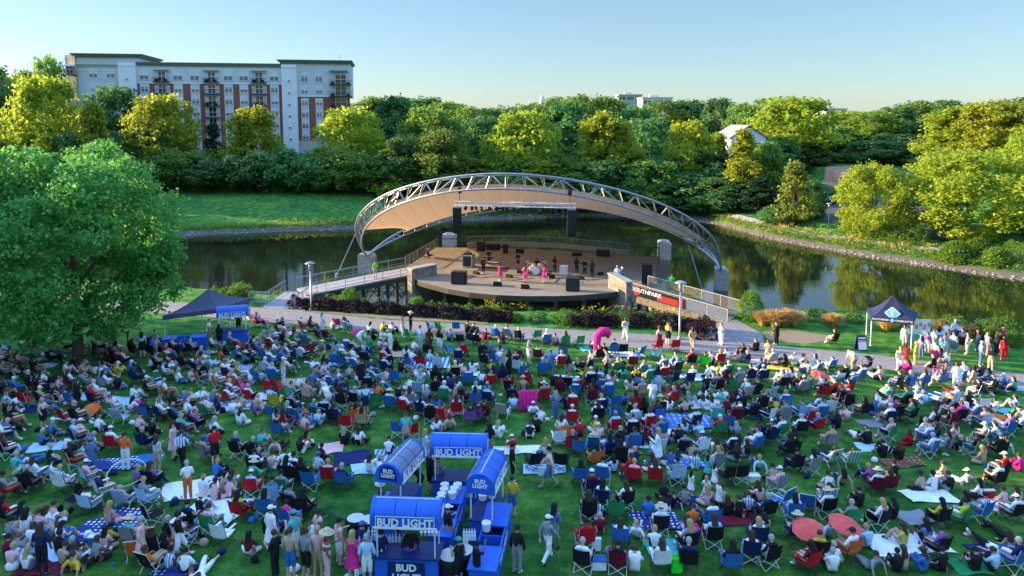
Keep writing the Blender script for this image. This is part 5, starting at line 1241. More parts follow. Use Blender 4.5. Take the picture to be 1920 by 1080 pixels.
def prep(key,low=False):
    r,zn,seg,fr,ed,frame=body_for(key,low)
    r.polygons.foreach_set('use_smooth',[True]*len(r.polygons));r.materials.clear();r.materials.append(None);r.name='person'
    # facial features as part of the body mesh: nose, ears and eyes
    hd,up,fwd=frame['hd'],frame['up'],frame['fwd'];fw=(fwd-up*fwd.dot(up)).normalized();rt=fw.cross(up)
    if not low:
        bm=bmesh.new();bm.from_mesh(r)
        def blob(c,s,mi=0):
            q=bmesh.ops.create_icosphere(bm,subdivisions=1,radius=1);M_=Matrix.Translation(c)@Matrix((rt*s[0],fw*s[1],up*s[2])).transposed().to_4x4()
            bmesh.ops.transform(bm,matrix=M_,verts=q['verts'])
            for v in q['verts']:
                for f in v.link_faces: f.material_index=mi;f.smooth=True
        blob(hd+fw*.092+up*.0,(.013,.022,.022));
        for s in (-1,1): blob(hd+rt*s*.088+up*.0,(.012,.02,.03));blob(hd+rt*s*.033+fw*.083+up*.028,(.013,.010,.008),1)
        blob(hd+fw*.084-up*.045,(.025,.010,.007),2)
        bm.to_mesh(r);bm.free();r.materials.append(EYE);r.materials.append(LIP)
        n0=len(zn);r_=r
        zn2=np.concatenate([zn,np.full(len(r.polygons)-n0,ZN)]);seg=np.concatenate([seg,np.zeros(len(r.polygons)-n0,int)]);fr=np.concatenate([fr,np.zeros(len(r.polygons)-n0)]);zn=zn2
    halfarm=np.zeros(len(zn),bool)
    first={}
    for i in range(len(zn)):
        if zn[i]==ZA: halfarm[i]=True
    # first thigh part / knee
    up_leg=(zn==ZB)
    g={}
    g['tee']=piece(r,(zn==ZT)|halfarm,.014,'shirt');g['tank']=piece(r,(zn==ZT),.012,'shirt');g['long']=piece(r,(zn==ZT)|(zn==ZA)|(zn==ZF),.013,'shirt')
    g['shorts']=piece(r,up_leg|((zn==ZT)&(seg==0)&(fr<.75)),.018,'shorts');g['trousers']=piece(r,up_leg|(zn==ZL)|((zn==ZT)&(seg==0)&(fr<.75)),.017,'trousers')
    g['shoes']=piece(r,(zn==ZO),.012,'shoes')
    if key in 'SFHAWM': g['skirt']=skirt_mesh(key);g['gown']=skirt_mesh(key,True)
    for h in ('short','long','bun','cap','hat'): g['hair_'+h]=hair_mesh(h,frame,low)
    BODY[(key,low)]=(r,g,frame)
EYE=mat('eye_dark',(.02,.015,.012),.4);LIP=mat('lips',(.35,.12,.10),.6)
SKINS=[mat('skin_light',(.68,.42,.32),.55,var=.04),mat('skin_tan',(.54,.32,.22),.55,var=.04),mat('skin_brown',(.20,.10,.06),.55,var=.04),mat('skin_pale',(.78,.54,.44),.55,var=.04)]
CN={'w':('white',(.84,.86,.90)),'b':('blue',(.035,.16,.47)),'n':('navy',(.018,.03,.11)),'k':('black',(.02,.02,.023)),'r':('red',(.55,.02,.03)),'p':('pale pink',(.80,.46,.48)),'h':('hot pink',(.80,.03,.26)),
 'g':('grey',(.25,.27,.30)),'t':('tan',(.50,.36,.25)),'y':('yellow',(.62,.47,.05)),'o':('orange',(.75,.17,.04)),'e':('green',(.03,.28,.10)),'q':('turquoise',(.10,.48,.48)),'s':('light blue',(.42,.62,.84)),
 'm':('maroon',(.16,.015,.035)),'v':('purple',(.26,.10,.36)),'c':('cream',(.74,.68,.56)),'d':('denim blue',(.09,.17,.34)),'x':('bright green',(.02,.75,.03)),'l':('lime',(.45,.65,.05))}
CLOTH={}
for k_,(nm_,c_) in CN.items():
    CLOTH[k_]=mat('cloth_'+nm_.replace(' ','_'),c_,.85,var=.16,scale=7,bump=.25,spec=.1)
HN={'k':('black hair',(.015,.012,.012)),'n':('brown hair',(.06,.032,.018)),'l':('blonde hair',(.42,.28,.13)),'g':('grey hair',(.35,.34,.34)),'r':('red hair',(.25,.07,.03)),
 'W':('white cap',(.72,.74,.78)),'S':('straw sun hat',(.60,.50,.34)),'K':('black cap',(.015,.015,.018)),'B':('blue cap',(.04,.13,.40)),'R':('red cap',(.6,.03,.05)),'T':('turquoise cap',(.1,.5,.55)),'Q':('teal cap',(.05,.3,.33))}
HM={k:mat('hair_'+k+'_'+v[0].replace(' ','_'),v[1],.75,var=.25,scale=20) for k,v in HN.items()}
for k_ in POSES: prep(k_)
PW={'S':'standing','F':'standing with folded arms','H':'standing holding something in front','A':'standing with one arm raised','W':'walking','N':'bending forward','M':'singing','U':'playing an instrument',
    'C':'seated','L':'lounging','G':'sitting on the grass hugging knees','X':'sitting cross-legged on the grass','B':'sitting leaning back on the grass','Y':'lying on the grass'}
PEOPLE=[];CHAIRS=[]
def slotset(o,m,i=0):
    o.material_slots[i].link='OBJECT';o.material_slots[i].material=m
def dress_person(kw,parent_obj=None):
    pass
def person(loc,rz,key,top,hair,bottom=None,bcol='d',sc=1.0,sleeve=None,skin=None,long=None,label=None,group='people watching the concert',info=None):
    r,g,fr=BODY[(key,False)]
    skin=skin if skin is not None else R.choice([0,0,1,1,3,0,2]) if hair!='k' else R.choice([1,2,0,2])
    o=bpy.data.objects.new('person',r);COL.objects.link(o);o.location=loc;o.rotation_euler=(0,0,rz);o.scale=(sc,)*3;slotset(o,SKINS[skin])
    sleeve=sleeve or R.choice(['tee','tee','tee','tank','long'])
    if top=='0': sleeve=None
    def ch(me,name,m_):
        c=inst(me,name,o);slotset(c,m_);return c
    pat=top in 'wbsr' and not label and bottom not in('skirt','gown') and R.random()<.16
    if sleeve: ch(g[sleeve],'shirt',STR['r' if top=='r' else 's'] if pat else CLOTH[top])
    bottom=bottom or R.choice(['shorts','shorts','trousers'])
    if bottom=='skirt' and 'skirt' in g: ch(g['skirt'],'dress_skirt',CLOTH[bcol]);ch(g['shorts'],'shorts',CLOTH[bcol])
    elif bottom=='gown' and 'gown' in g: ch(g['gown'],'dress_skirt',CLOTH[bcol]);ch(g['shorts'],'shorts',CLOTH[bcol])
    else:
        bt=bottom if bottom in('shorts','trousers') else 'trousers';ch(g[bt],bt,CLOTH[bcol])
    ch(g['shoes'],'shoes',CLOTH[R.choice('wwkkgn')] )
    if hair.isupper(): hk='hat' if hair=='S' else 'cap'
    else: hk='long' if (long if long is not None else (hair in 'lnk' and R.random()<.42)) else ('bun' if hair in 'nl' and R.random()<.15 else 'short')
    if hk in('cap','hat'):
        c=ch(g['hair_'+hk],hk,HM[hair]);ch(g['hair_short'],'hair',HM['n']).scale=(.995,)*3
    else: ch(g['hair_'+hk],'hair',HM[hair])
    longw='long ' if hk=='long' else ''
    look=dict(pat=pat,key=key,top=top,bcol=bcol,bottom=bottom,hair=hair,long=longw,sc=sc,x=loc[0],y=loc[1])
    if info: look.update(info)
    if label: tag(o,label,'person',group)
    else: o['category']='person';o['group']=group;PEOPLE.append((o,look))
    return o
# ------------------------------------------------------------------ chairs
framek=mat('chair_frame_dark',(.04,.04,.045),.5,metal=.2);framew=mat('chair_frame_white',(.65,.67,.70),.4,metal=.2)
def camp_meshes():
    f=MB();w=.30
    for s in (-1,1):
        f.tube((s*w,.28,0),(s*w,-.28,.42),.014,5).tube((s*w,-.28,0),(s*w,.28,.42),.014,5)
        f.tube((s*w,.28,.42),(s*w,.28,.64),.012,5).tube((s*w,-.24,.36),(s*w*1.02,-.42,.98),.014,5).tube((s*w,-.33,.66),(s*w,.30,.64),.013,5)
    for y in (.28,-.28): f.tube((-w,y,0),(w,y,.40),.012,5).tube((w,y,0),(-w,y,.40),.012,5)
    fm=f.mesh('frame',[None])
    def sling(pts,wd,th=.012):
        vs=[];nx_=7
        for (y,z) in pts:
            for i in range(nx_): t=i/(nx_-1)*2-1;vs.append((t*wd,y-(0),z-.045*(1-t*t)))
        m_=len(vs);nn=nx_
        vs+= [(a,b_-.004,c-th) for a,b_,c in vs];fs=[]
        for j in range(len(pts)-1):
            for i in range(nn-1):
                fs.append((j*nn+i,j*nn+i+1,(j+1)*nn+i+1,(j+1)*nn+i));fs.append((m_+j*nn+i,m_+(j+1)*nn+i,m_+(j+1)*nn+i+1,m_+j*nn+i+1))
        return MB().add(vs,fs)
    seat=sling([(.29,.45),(.1,.42),(-.1,.40),(-.26,.41)],.29).mesh('seat',[None],True)
    vs=[];fs=[];nx_=7;pts=[(-.27,.42),(-.32,.60),(-.37,.80),(-.43,1.0)]
    for y,z in pts:
        for i in range(nx_): t=i/(nx_-1)*2-1;vs.append((t*.305,y-.05*(1-t*t),z-(.02*(1-t*t) if z>.9 else 0)))
    m_=len(vs);vs+=[(a,b_-.012,c) for a,b_,c in vs]
    for j in range(3):
        for i in range(6): fs.append((j*7+i,(j+1)*7+i,(j+1)*7+i+1,j*7+i+1));fs.append((m_+j*7+i,m_+j*7+i+1,m_+(j+1)*7+i+1,m_+(j+1)*7+i))
    back=MB().add(vs,fs).mesh('backrest',[None],True)
    arm=MB().box(-.34,-.30,.645,-.26,.29,.665).box(.26,-.30,.645,.34,.29,.665).mesh('armrest',[None])
    return fm,seat,back,arm
def beach_meshes():
    f=MB();w=.29
    for s in (-1,1):
        f.path([(s*w,.34,0),(s*w,.30,.30),(s*w,-.22,.24),(s*w,-.55,.95)],.015,5);f.path([(s*w,-.34,0),(s*w,-.10,.28),(s*w,.02,.46)],.014,5);f.tube((s*w,-.38,.5),(s*w,.26,.48),.02,5);f.tube((s*w,.26,.48),(s*w,.30,.3),.014,5)
    f.tube((-w,.34,.0),(w,.34,.0),.013,5).tube((-w,-.34,0),(w,-.34,0),.013,5).tube((-w,-.55,.95),(w,-.55,.95),.015,5).tube((-w,.30,.30),(w,.30,.30),.013,5)
    fm=f.mesh('frame',[None])
    seat=MB().box(-.275,-.21,.25,.275,.29,.262).mesh('seat',[None])
    vs=[(x,y,z) for (y,z) in ((-.235,.27),(-.54,.92)) for x in (-.275,.275)];vs+=[(a,b_-.012,c-.006) for a,b_,c in vs]
    back=MB().add(vs,[(0,2,3,1),(4,5,7,6),(0,1,5,4),(2,6,7,3)]).mesh('backrest',[None])
    arm=MB().box(-.32,-.30,.50,-.26,.24,.515).box(.26,-.30,.50,.32,.24,.515).mesh('armrest',[None])
    return fm,seat,back,arm
CAMP=camp_meshes();BEACH=beach_meshes()
def stripe(name,c1,c2,n_=9,ax=0,c3=None):
    m,n,l,b=nt(name);tc=n.new('ShaderNodeTexCoord');sx=n.new('ShaderNodeSeparateXYZ');l.new(tc.outputs['Object'],sx.inputs[0])
    mu=n.new('ShaderNodeMath');mu.operation='MULTIPLY';mu.inputs[1].default_value=n_;l.new(sx.outputs[ax],mu.inputs[0]);fr=n.new('ShaderNodeMath');fr.operation='FRACT';l.new(mu.outputs[0],fr.inputs[0])
    r=ramp(n,[(0,c1),(.49,c1),(.51,c2),(1,c2)]) if not c3 else ramp(n,[(0,c1),(.33,c1),(.34,c2),(.66,c2),(.67,c3),(1,c3)]);r.color_ramp.interpolation='CONSTANT'
    l.new(fr.outputs[0],r.inputs[0]);l.new(r.outputs[0],b.inputs['Base Color']);b.inputs['Roughness'].default_value=.85;MATS[name]=m;return m
STR={'s':stripe('stripes_blue_white',(.7,.73,.78),(.06,.25,.6)),'e':stripe('stripes_green_white',(.6,.7,.65),(.03,.33,.2),7),'r':stripe('stripes_red_white',(.7,.7,.72),(.5,.04,.06),4,2),'v':stripe('stripes_mixed',(.7,.65,.7),(.35,.25,.45),7,0,(.6,.3,.2))}
def chair(loc,rz,kind,col,occupant=None,sc=1.0,striped=None):
    ms=CAMP if kind=='camp' else BEACH
    e=empty('camp_chair' if kind=='camp' else 'beach_chair',loc,rz,sc)
    fm=framew if kind=='beach' or R.random()<.3 else framek
    cm=STR[striped] if striped else CLOTH[col]
    for me,nm,m_ in zip(ms,('frame','seat','backrest','armrest'),(fm,cm,cm,fm if kind=='beach' else cm)):
        slotset(inst(me,nm,e),m_)
    e['category']='chair';e['group']='folding chairs on the lawn'
    CHAIRS.append((e,dict(kind=kind,col=col,striped=striped,occ=occupant,x=loc[0],y=loc[1],frame='white' if fm is framew else 'dark')))
    return e
TARGET=Vector((3,74))
def heading(x,y,j=.35):
    d=TARGET-Vector((x,y));return math.atan2(-d.x,d.y)*1.0+R.uniform(-j,j)
TILES={'T1':(0,540,3.6),'T2':(0,800,3.692),'T3':(480,780,3.31),'T4':(480,560,3.692),'T5':(960,560,3.692),'T6':(1400,540,3.692),'T7':(1000,800,3.856),'T8':(1440,800,3.856)}
DATA={
'T1':"""875,460Syk.k 1550,350Swn.k 1410,360Fwn.t 1610,300Hkk.k 1480,390Fkk.k 1655,100Hrn.g 1835,220Hcn.k 520,820Hkk.k 290,950Hpg.k 1050,450Sdn.t 770,440Htn.k 1690,240Cpkw 1740,270Cdkh 1780,270E.h 1600,360Gkl.k 1680,370Bdn.t
1610,440E.r 1790,400Cggw 1850,400Cgwg 1340,400Bgl.g 1290,460Ctlk 1370,470Bgl.g 1480,500Gok.t 1220,470Ckkn 1130,490Crnr 1110,520GkS.k 1190,560Gpg.p 1030,500Sbn.k 960,470Hsk.k 780,600GyW.y 870,590GbW.n 910,660Cnkn 830,540CpRm
780,520Cmkk 660,560Ywk.d 740,520Xkk.k 1015,560Gwk.k 1110,600Xkk.k 1190,650GwgDb 1280,640GpkDw 1060,700E.s 1120,760Cwgo 1350,660Ckoo 1410,650Gwl.w 1470,690Cwlo 1570,690Cwgo 1690,660Gwk.w 1500,580Gwn.w 1560,600Xkk.k 1530,550Gtn.w
1740,660Cdkb 1810,690E.r 1870,700E.r 1830,530Cwkb 1740,470Cbkm 1780,500Crgb 1300,760Btn.w 1360,780Gwl.w 1430,800Gdl.t 1540,800Cwnr 1680,790Cwgr 1640,720E.h 1620,830Gtn.w 890,760GwkDw 880,850Gwk.h 980,910Cnkb 1085,910Cwkn
1250,870Gwg.w 1320,890Gpn.w 1380,890Cpke 1450,850Gnk.k 1610,940Gwn.w 1640,990Cyne 1740,1010Cpkg 640,770Cwgw 310,650Bwn.k 470,690Cwnm 430,590Gwk.p 60,560Cknk 130,550Cpkv 30,760Cknk 100,740CbWb 40,720E.g 160,810E.r 60,800Bs,400,800Gpn.w
400,800Gpn.w 470,810E.b 430,930ErW 510,930Cklk 600,1000Ctnk 690,1010Cwnk 40,960Cvkb 800,920E!s 850,1000Crnk 1030,960Cwnk 1180,930Cdgk 1240,970Btg.g 200,560Xgk.k 340,520Ckkn 640,480Ckkk 730,470Xmk.k 560,560Xtk.d 480,560Xkk.g 240,600Cknk 700,520Gkk.d 900,470Ckkk 1060,560Cgnk 20,620Cgkk 90,610Gtk.k 380,700Xpn.d 250,730Ckkm 330,760Xkn.k 200,700Ckgk 560,700Cgne 700,700Cwkg 780,690Xkn.d 1000,740Ckwk 1180,850Ckkm 1560,420Cggd 1350,520Gtk.w 1420,540Bsl.s 1160,430Gkk.d 1230,560Ckkk 1330,600Cvnk 640,880Xon.e 560,860Bkn.s 740,820Xwk.d""",
'T2':"""270,150Gdg.k 440,190Gwk.k 540,240Gbt.b 640,360FdB.d 500,310Cknr 870,310Hon.w 1090,330Hsn.t 1260,300Wwn.k 1200,230Hpn.p 1420,170Gbn.k 1490,270Hrk.k 1640,230Cngk 1760,250Ckgk 1490,370Gbl.k 30,230Cmnk 90,330Gqg.w 170,290Bbn.b 230,410Cwnw 320,380Gwk.b 420,470Cwlw
700,520Cnnw 850,570Lpgs! 940,420Gvl.k 1300,510Fwg.o 1390,490Gwl.w 1470,530Xpk.p 1570,510Gpn.w 1590,460Gtn.w 1530,480Gtk.w 1830,650Cgkb 1880,880SsW.g 1300,740Cnkk 1450,770Cpne 1530,840E.w 1040,700E.k 740,850Gyk.k 900,860CqSg 1240,930Wkk.w 930,940E!o 980,960Hpg.p
1110,930Gkk.r 1050,930Cknk 30,700Crkk 120,700Gnk.k 150,760Gwk.w 290,740Gwn.w 400,840Gwk.b 100,930Ggr.g 20,940Xmk.m 290,1030Hnn.k 470,960Gng.k 540,970Btn.w 640,960Xgn.k 420,1000Gtn.n 520,1030Byn.k 200,860Gwn.d 240,760Xpn.p 340,700Xpn.w 40,820Xgk.d 60,1010Gpl.s 160,1030Gwl.d 380,920Xkk.g 1040,1030Lonk 1150,1030Gwk.b 1260,1050Gwk.n 1390,1040Ywn.w 700,880Xpk.t 30,520Cgkr 70,470Xql.k 190,470Ckgk 1850,300Gwn.k 1760,350Cwkk 1780,290Gnl.g 1900,330Xpn.w 730,700Xtl.p""",
'T3':"""540,190Gkl.k 630,190Gwn.k 560,100E.r 660,90Cokt 880,140E.b 970,150E.r 930,200Hqn.t 820,250Gwn.n 930,250Gkn.h 700,370Gwn.w 395,300Gkk.k 450,440Cplr 540,470Cngb 90,350Gpn.w 20,400Gwn.g 170,330Gwn.w 240,400Cwkk 190,430Cwkk 280,440Ckkk 330,470E.b 60,660Cgks 200,720Chkb 95,860SwW.w 240,900HqQ.w 390,860HpnSg
515,930HpK.w 120,1010Hkn.k 215,1020Stn.b 310,1020Sgn.k 385,1010Spl.t 440,1045HrS.p 600,1030Shl.h 690,1050Ssg.w 660,960SnB.d 780,1010SnK.w 960,1010Skk.v 870,790Ntn.r 1190,850HkW.t 1130,500FgR.g 1010,510Nkn.k 1080,480Hkl.k 1050,300Hsl.s 1080,400Hsl.d 1450,270Fkk.g 1590,420Skk.k 1590,630Hyn.d 1820,450Wpk.d 1620,980SkK.g 1810,910WgW.w 1850,830Hdk.g 770,500Fwg.w 1260,1060HkQ.k 1370,1080Akk.k
1590,240GrW.w 1700,150Gkk.w 1740,110Gkk.k 1880,200E.w 1720,350E.k 1900,350E.k 1500,150Gwl.w 1120,110Xwn.w 1200,90Btn.t 220,620Cgkk 300,650Ckkk 100,560Cdks 160,520Cgke 40,560Cgkk 20,260Xkk.d 270,250Gkn.w 300,210Xok.k 60,130Cckb 140,150Cknb 290,100Xpk.p 380,70Gsl.s 480,60Cdnk 120,60Gwk.b 40,60Bwk.d 180,90Ckbr 330,90Gdk.q 1330,70Ckkv 1420,40Cmkm""",
'T4':"""190,240Cnkk 160,260Cmkm 260,270Gmn.p 325,230CwWr 390,230Cnkr 460,240Hwl.w 525,220Gpk.w 575,215E.h 600,205Gdn.k 625,240Csnq 785,245Gwk.k 875,240Gyk.k 935,250Gwk.k 810,290Gkk.k 870,300Gck.c 930,370Swk.w 1015,270Htn.w 1070,230FkS.k 1065,290E.e 1137,345Hwk.s 1200,375Smn.m 1270,380Fkk.w 1340,400E.b 1440,410Crkr 1215,240E.b 1275,240E.e 1385,240E.b 1460,240Gkk.k 1505,250Gkk.k 1490,320E.n 1420,330E.k 1590,290Gmk.r 1665,290CbWb 1745,290CwRg 1825,305Cklk
60,310Cggw 120,320Cggw 200,330Cmnk 270,350Cene 345,340CbWb 310,410Ckkr 385,410Ckkr 440,300Cbnm 490,300Cmnm 630,380Cwnb 720,340Nwg.w 775,350Gel.e 680,400Cpnk 745,390Gsl.b 790,420E.k 550,480Cbnb 615,490CkWb 690,510CwWb 390,510Gwn.w 460,490Gkk.k 100,480Cwkb 185,470Cbnb 230,510Cknk 190,600HtW.w 560,590Gwl.b 1050,500Cdkb 1040,420Gwk.k 1140,490Cmkr 880,500Xkk.r 1090,550E!r 1195,550E!r 780,560E!b 850,570E!b
900,590Gpn.p 960,600E.b 1360,540Gbn.g 1400,520Gwn.w 1440,550Gpn.k 1500,520Gwn.w 1590,480Cqkk 1640,470E.b 1620,380Gbl.g 1690,410Gsn.b 1750,540Skk.k 1810,520Cskw 1890,450Sdg.w 1850,560E.b 1820,420Xmn.k 1250,600Ckkk 1240,680Ckkk 1320,650Cwkk 1060,650GwnDw 1120,670E!s 880,660E.b 840,700Gon.k 600,660Gnk.k 500,640Cwgb 400,650Cbng 90,670E.r 150,670E.r 20,620Cwgw 250,720Ctkq 360,720Ctkp 480,690Cwgg 490,780Nwg.c 600,770Cmkk 690,760Cggk
760,800Fsn.n 730,620Hkk.k 820,770E.e 930,780CwSb 1035,810Cwnr 870,690GeS.k 985,710Gkk.k 1150,830Cwkn 1200,870Ckkk 1300,880Crkr 1550,870Ckkv 1430,910E!s 1520,680Gwq.w 1600,690Gbg.d 1520,760Cbkb 1610,750Csnn 1715,830E!v 1780,740Cnkk 1760,670Crkk 1850,640GtS.r 1740,640E.r 130,770E.y 220,870Cwgd 120,860E.b 300,880E.b 390,810Gdl.w 330,850Gok.t 450,900E.q 550,880E.n 610,890Cpnr 700,880Coko 40,790Ckkk 430,600Cgng 540,620Gdn.s 700,600Xwk.b 640,560Xtn.d 290,640Xwn.t 1000,520Xkk.k 1560,600Xwn.b 1700,590Ckkn 1640,560Gkk.g 1530,330Cwnk 1570,420Cknk 960,360Xkn.k 1700,320Xkk.g 1880,620Ckkr 1340,300Xdk.k 1340,620Ckwk 1390,650Xwn.k 580,700Gkk.b""",
'T5':"""170,300E.e 240,330Cwwb 300,330Gtk.v 370,340Cene 465,340E.e 575,360Gwk.k 710,400CkBb 770,400E.k 880,410E!b 785,290Wtn.w 1020,350Fpn.m 1080,320Hyk.k 1010,370E.r 1130,370E.r 1250,345Wtn.t 1450,320Hpn.w 1830,320Hkk.k 270,530Sbn.d 340,490Cwlr 350,420E.b 390,560Skk.g 455,510Gkl.w 490,510Gkk.s 545,530Swn.k 655,540Apk.k 840,490Cwkm 765,500Gkk.k 925,520Gwk.w 1000,430E.s
1040,520Cwkb 1130,500Cqkb 1245,480Crnk 1335,490Ckkx 1385,460Gwn.k 1440,470Cplr 1490,440Gwn.k 1570,440Gpn.p 1640,450Gkg.d 1770,450Htn.t 1800,470Csgg 1900,480Gkk.k 40,510Csgs 120,510E.k 210,540Cbwb 60,580E.b 500,570E.y 860,570Gyn.k 770,560Gqk.k 1115,610E.n 1225,610E.n 1260,560Gwl.w 1370,560Gwn.k 1650,590Cnkn 1740,590CwWn 1880,590GwW.w 230,690Cwlm 340,680Cmnm 440,700CwWb 430,620Gqn.q 545,620CwWk 560,700Ckkm
665,700CwWb 710,780E.b 895,700Cpgt 970,760HwBDs 1010,650Hnk.s 1110,700E.r 1425,670Cknk 1510,660Ckne 1625,700E!v 1690,700Cknk 1780,710E!s 1870,700E.k 200,870Gwk.w 300,830HgK.d 420,790Cwkr 595,870Cwnk 860,790Crkr 1095,790Gwk.w 1200,810Gtk.k 1275,790Gsg.g 1390,790Gwn.w 1425,870Cqwq 1550,880Cmkm 1670,850Cnkk 1780,870Cknw 1890,870Cgng 80,860Gkk.k 210,900Ckkk 340,890E.o 490,900Cwko 390,900E.k 720,860E.b
830,890Cnkb 980,890Ckkk 690,900E.m 600,440Cmkk 640,400Gkk.k 1700,370Gkn.k 1610,400Gkk.k 620,620Cwkb 700,600Gtn.w 590,580Gsn.w 650,600Gwk.b 480,650Xmk.k 290,610Gkn.k 1040,640Gtk.t 1330,720Gwk.k 1480,730Gwk.g 1560,740Xmk.k 1610,760Gkk.s 1330,780Xwn.w 1450,740Gqk.w 1830,800Gyk.k 1500,800Xmk.n 1730,790Cknk 870,620Xdk.k 920,800Xkk.k 550,740Cmkm 370,770Gkn.b 60,420Xkn.w""",
'T6':"""605,400Cknk 350,540Gwl.w 405,550Gtn.w 490,550Gwn.w 580,580Lwkb 740,570Nwn.t 700,625Gkn.k 790,660Cwkb 900,630Bpn.w 270,580Gek.k 260,655Gwn.w 320,645Gwn.p 480,605Lwkb 430,600Gwn.s 630,680Cqns! 715,700CbWb! 1050,710Cnkk 1130,710Cbgb 1230,700Cwnb 1135,600Ghk.h 1340,630E.r 1350,690Cmnb 1450,710Fwn.w 1500,690Hwn.b 1570,720Ttk.t 1060,570Wtl.w
1095,400Hwk.p 1170,530Syl.y 1210,490Spk.d 1290,440Fwn.g 1330,430Ssk.d 1380,400Swn.w 1440,370SbW.b 1430,470Swn.d 1490,440Fgk.k 1400,540Gwl.n 1300,540Hwn.h 1600,440Stn.d 1620,530Hsw.d 1690,580Fkk.t 1730,460Skn.n 1780,500Ork.r 1770,430Hrl.k 1530,460Spn.w 1660,470Hpn.p 1100,550Hrk.r 1370,480Sgn.s 1650,390Gkk.k 1250,460Hvn.w 1340,500Hqn.k 1220,420Hwl.s 1470,400Hpn.k
540,780Ckkr 700,770Crkr 580,880E!w 700,850Ckwk 810,910Cmkk 905,910Swk.b 980,810E.k 1040,930Cmkk 1145,940Cekk 1230,750GbnDs 1240,820Gsl.w 1330,820E.w 1370,870E.k 1430,780E.r 1480,950Chnk 1590,930Cwkb 1640,870E.w 1740,870Gwk.w 1560,830Gkn.r 1440,850Gln.k 1600,770Ckkn 1640,710E.b 1700,740Ckkk 1770,740CbWb 1880,850Gsn.g 490,880Cwnb 520,930Csnb 380,920Cbks 280,930Cyns 570,1060Cwnb 440,1070Cplm 340,1060Cwne 290,1065Ctne 230,1065Cpgq
170,1070Cnkk 840,1070Gkn.k 790,1060Bgn.w 1270,1060Crnr 1390,1020Cwkk 1510,1065E.w 1410,1070Cwng 1840,1010Ckkk 1800,1070Lwnk 1200,790GgS.d 1180,710Xwn.w 360,700Gkl.k 420,720E.b 630,740Xrk.k 530,710Xwn.k 650,830Cknk 740,820Xkk.k 1310,560Gkn.k 1380,640Gdn.b 1610,650Cknn 1560,660Gwn.t 1700,660Xdk.k 1870,720Xqn.k 1100,840Cekk 1420,900Cdgk 1530,880Xwn.b 940,640Xpn.k""",
'T7':"""60,130Ckkk 180,140E.w 240,120E.o 290,210Cklr 340,230E.b 440,190CwSb! 545,250Cbkn 450,310Cgko 640,130Gkl.k 740,290Gng.n 790,150Gkk.k 905,210E!w 1060,130Gkk.k 1095,80Gsn.q 1100,230Cgkk 1215,220CwWw 1210,90Gsn.g 1440,220Cwkn 1610,200Cwkb 1620,130Cnkn 1720,140Ckkn 1790,100Cwne 340,440Ckkb 510,430Cwkb 630,290Ckkk 740,440Cplr 700,410Crnr 890,440Cwnr 900,290Hwl.w 1040,430Cgks 1140,505Hwk.w
1250,550HwlDw 1340,590Hwr.w 1260,385Hqk.q 1310,450Hwk.w 1400,430E.k 1500,420E.k 510,610Cwkn 660,620Cwnk 400,700Cknk 600,700E.e 375,910Crkr 640,900Cwnb 840,680Gbk.b 940,700Gwk.s 1000,600Bkn.k 950,560Gkn.k 1100,590Xgk.g 1170,740Gon.k 1290,760Cwkb 1270,600Gpl.p 1420,670Gkn.k 1570,640Gsn.k 1640,570Gpn.k 1690,700Cngk 1800,590E!b 930,1070Cwtw 1130,1070Cngk 1590,1000Cwnn 1710,1040Ckgk 1440,1090Ckkb 370,1070Cwgk 620,1080Ckkm
740,1080Gwn.w 1480,270Xkn.g 1560,240Xkn.d 520,200Gwn.s 600,230Xkk.d 1000,310Xbn.w 1180,330Gsn.w 1150,260Xtn.w 700,280Xwn.k 460,700Xwk.k 1370,600Gtn.k 1500,680Xkn.k 870,350Gdn.w 1330,200Btn.w 1850,240Ckkk""",
'T8':"""180,240Ckkk 200,350Ckkk 320,360Cwkg 460,290Lwne! 610,300Lwne! 730,140Gkn.k 680,110Bgn.w 850,240Gkk.k 970,260Gkn.k 1180,230Cwgb 1290,210Cgkg 1700,190Bwn.n 1700,390CrWk 1840,340Ghn.h 800,510CwSm 880,500Ctnm 1130,490GtK.k 1220,490Gwk.w 1330,490Gkn.g 1420,430BwW.w 1290,400Gtn.w 930,690Gkk.k 1250,750Cykk 1410,750Clke 1560,700Cwkb 1730,610Gpn.w 1820,600Gpn.e 100,600Cwgb! 300,630E!b 440,580Lwns! 430,670CwSk 600,760Cgge
380,1000Cytk 600,990CwKo 1000,890GynDt 1170,870Gdk.k 300,1080Cmkr 490,1080Gwg.w 960,1080Gkk.k 1010,1075Gtn.g 1150,1080GbnDb 1290,1075Gkk.k 1530,1075Gkk.k 1660,1075Gsn.k 1800,1060Cngb 1600,890Ywn.k 1730,830Ykn.k 760,1060BgnDg 200,140Xkk.d 130,220Xgk.k 1160,70Xwg.w 1240,110Xkn.g 1040,150Xrn.r 1560,540Xwk.k 1460,640Xkk.s 500,1040Xwg.k 1780,950Xgn.b 1860,1000Gbn.k"""}
import re
tok=re.compile(r'(\d+),(\d+)([A-Z])([^\s]*)')
ENT=[]
for tl,(ox,oy,s) in TILES.items():
    for m_ in tok.finditer(DATA[tl]):
        x=float(m_.group(1))/s+ox;y=float(m_.group(2))/s+oy
        # each tile owns a zone so that overlaps are not doubled
        own='T1' if (x<500 and y<806) else 'T2' if x<500 else None
        if own is None:
            if y>=800: own='T3' if x<1060 else ('T7' if x<1480 else 'T8')
            else: own='T4' if x<1000 else ('T5' if x<1480 else 'T6')
        if own!=tl and not (tl=='T3' and x>=500 and x<1060 and y>785): continue
        ENT.append((x,y,m_.group(3),m_.group(4)))
ENT.append((1010/3.6,1000/3.6+540,'X','kk.k'))
TYPES=[]
occ=[]   # world positions in use
def free(x,y,r): return all((x-a)**2+(y-b_)**2>(r+q)**2*.25 for a,b_,q in occ)
KEEP=[(K.location.x,K.location.y,2.2) for K in (K1,K2,K3,K4)]
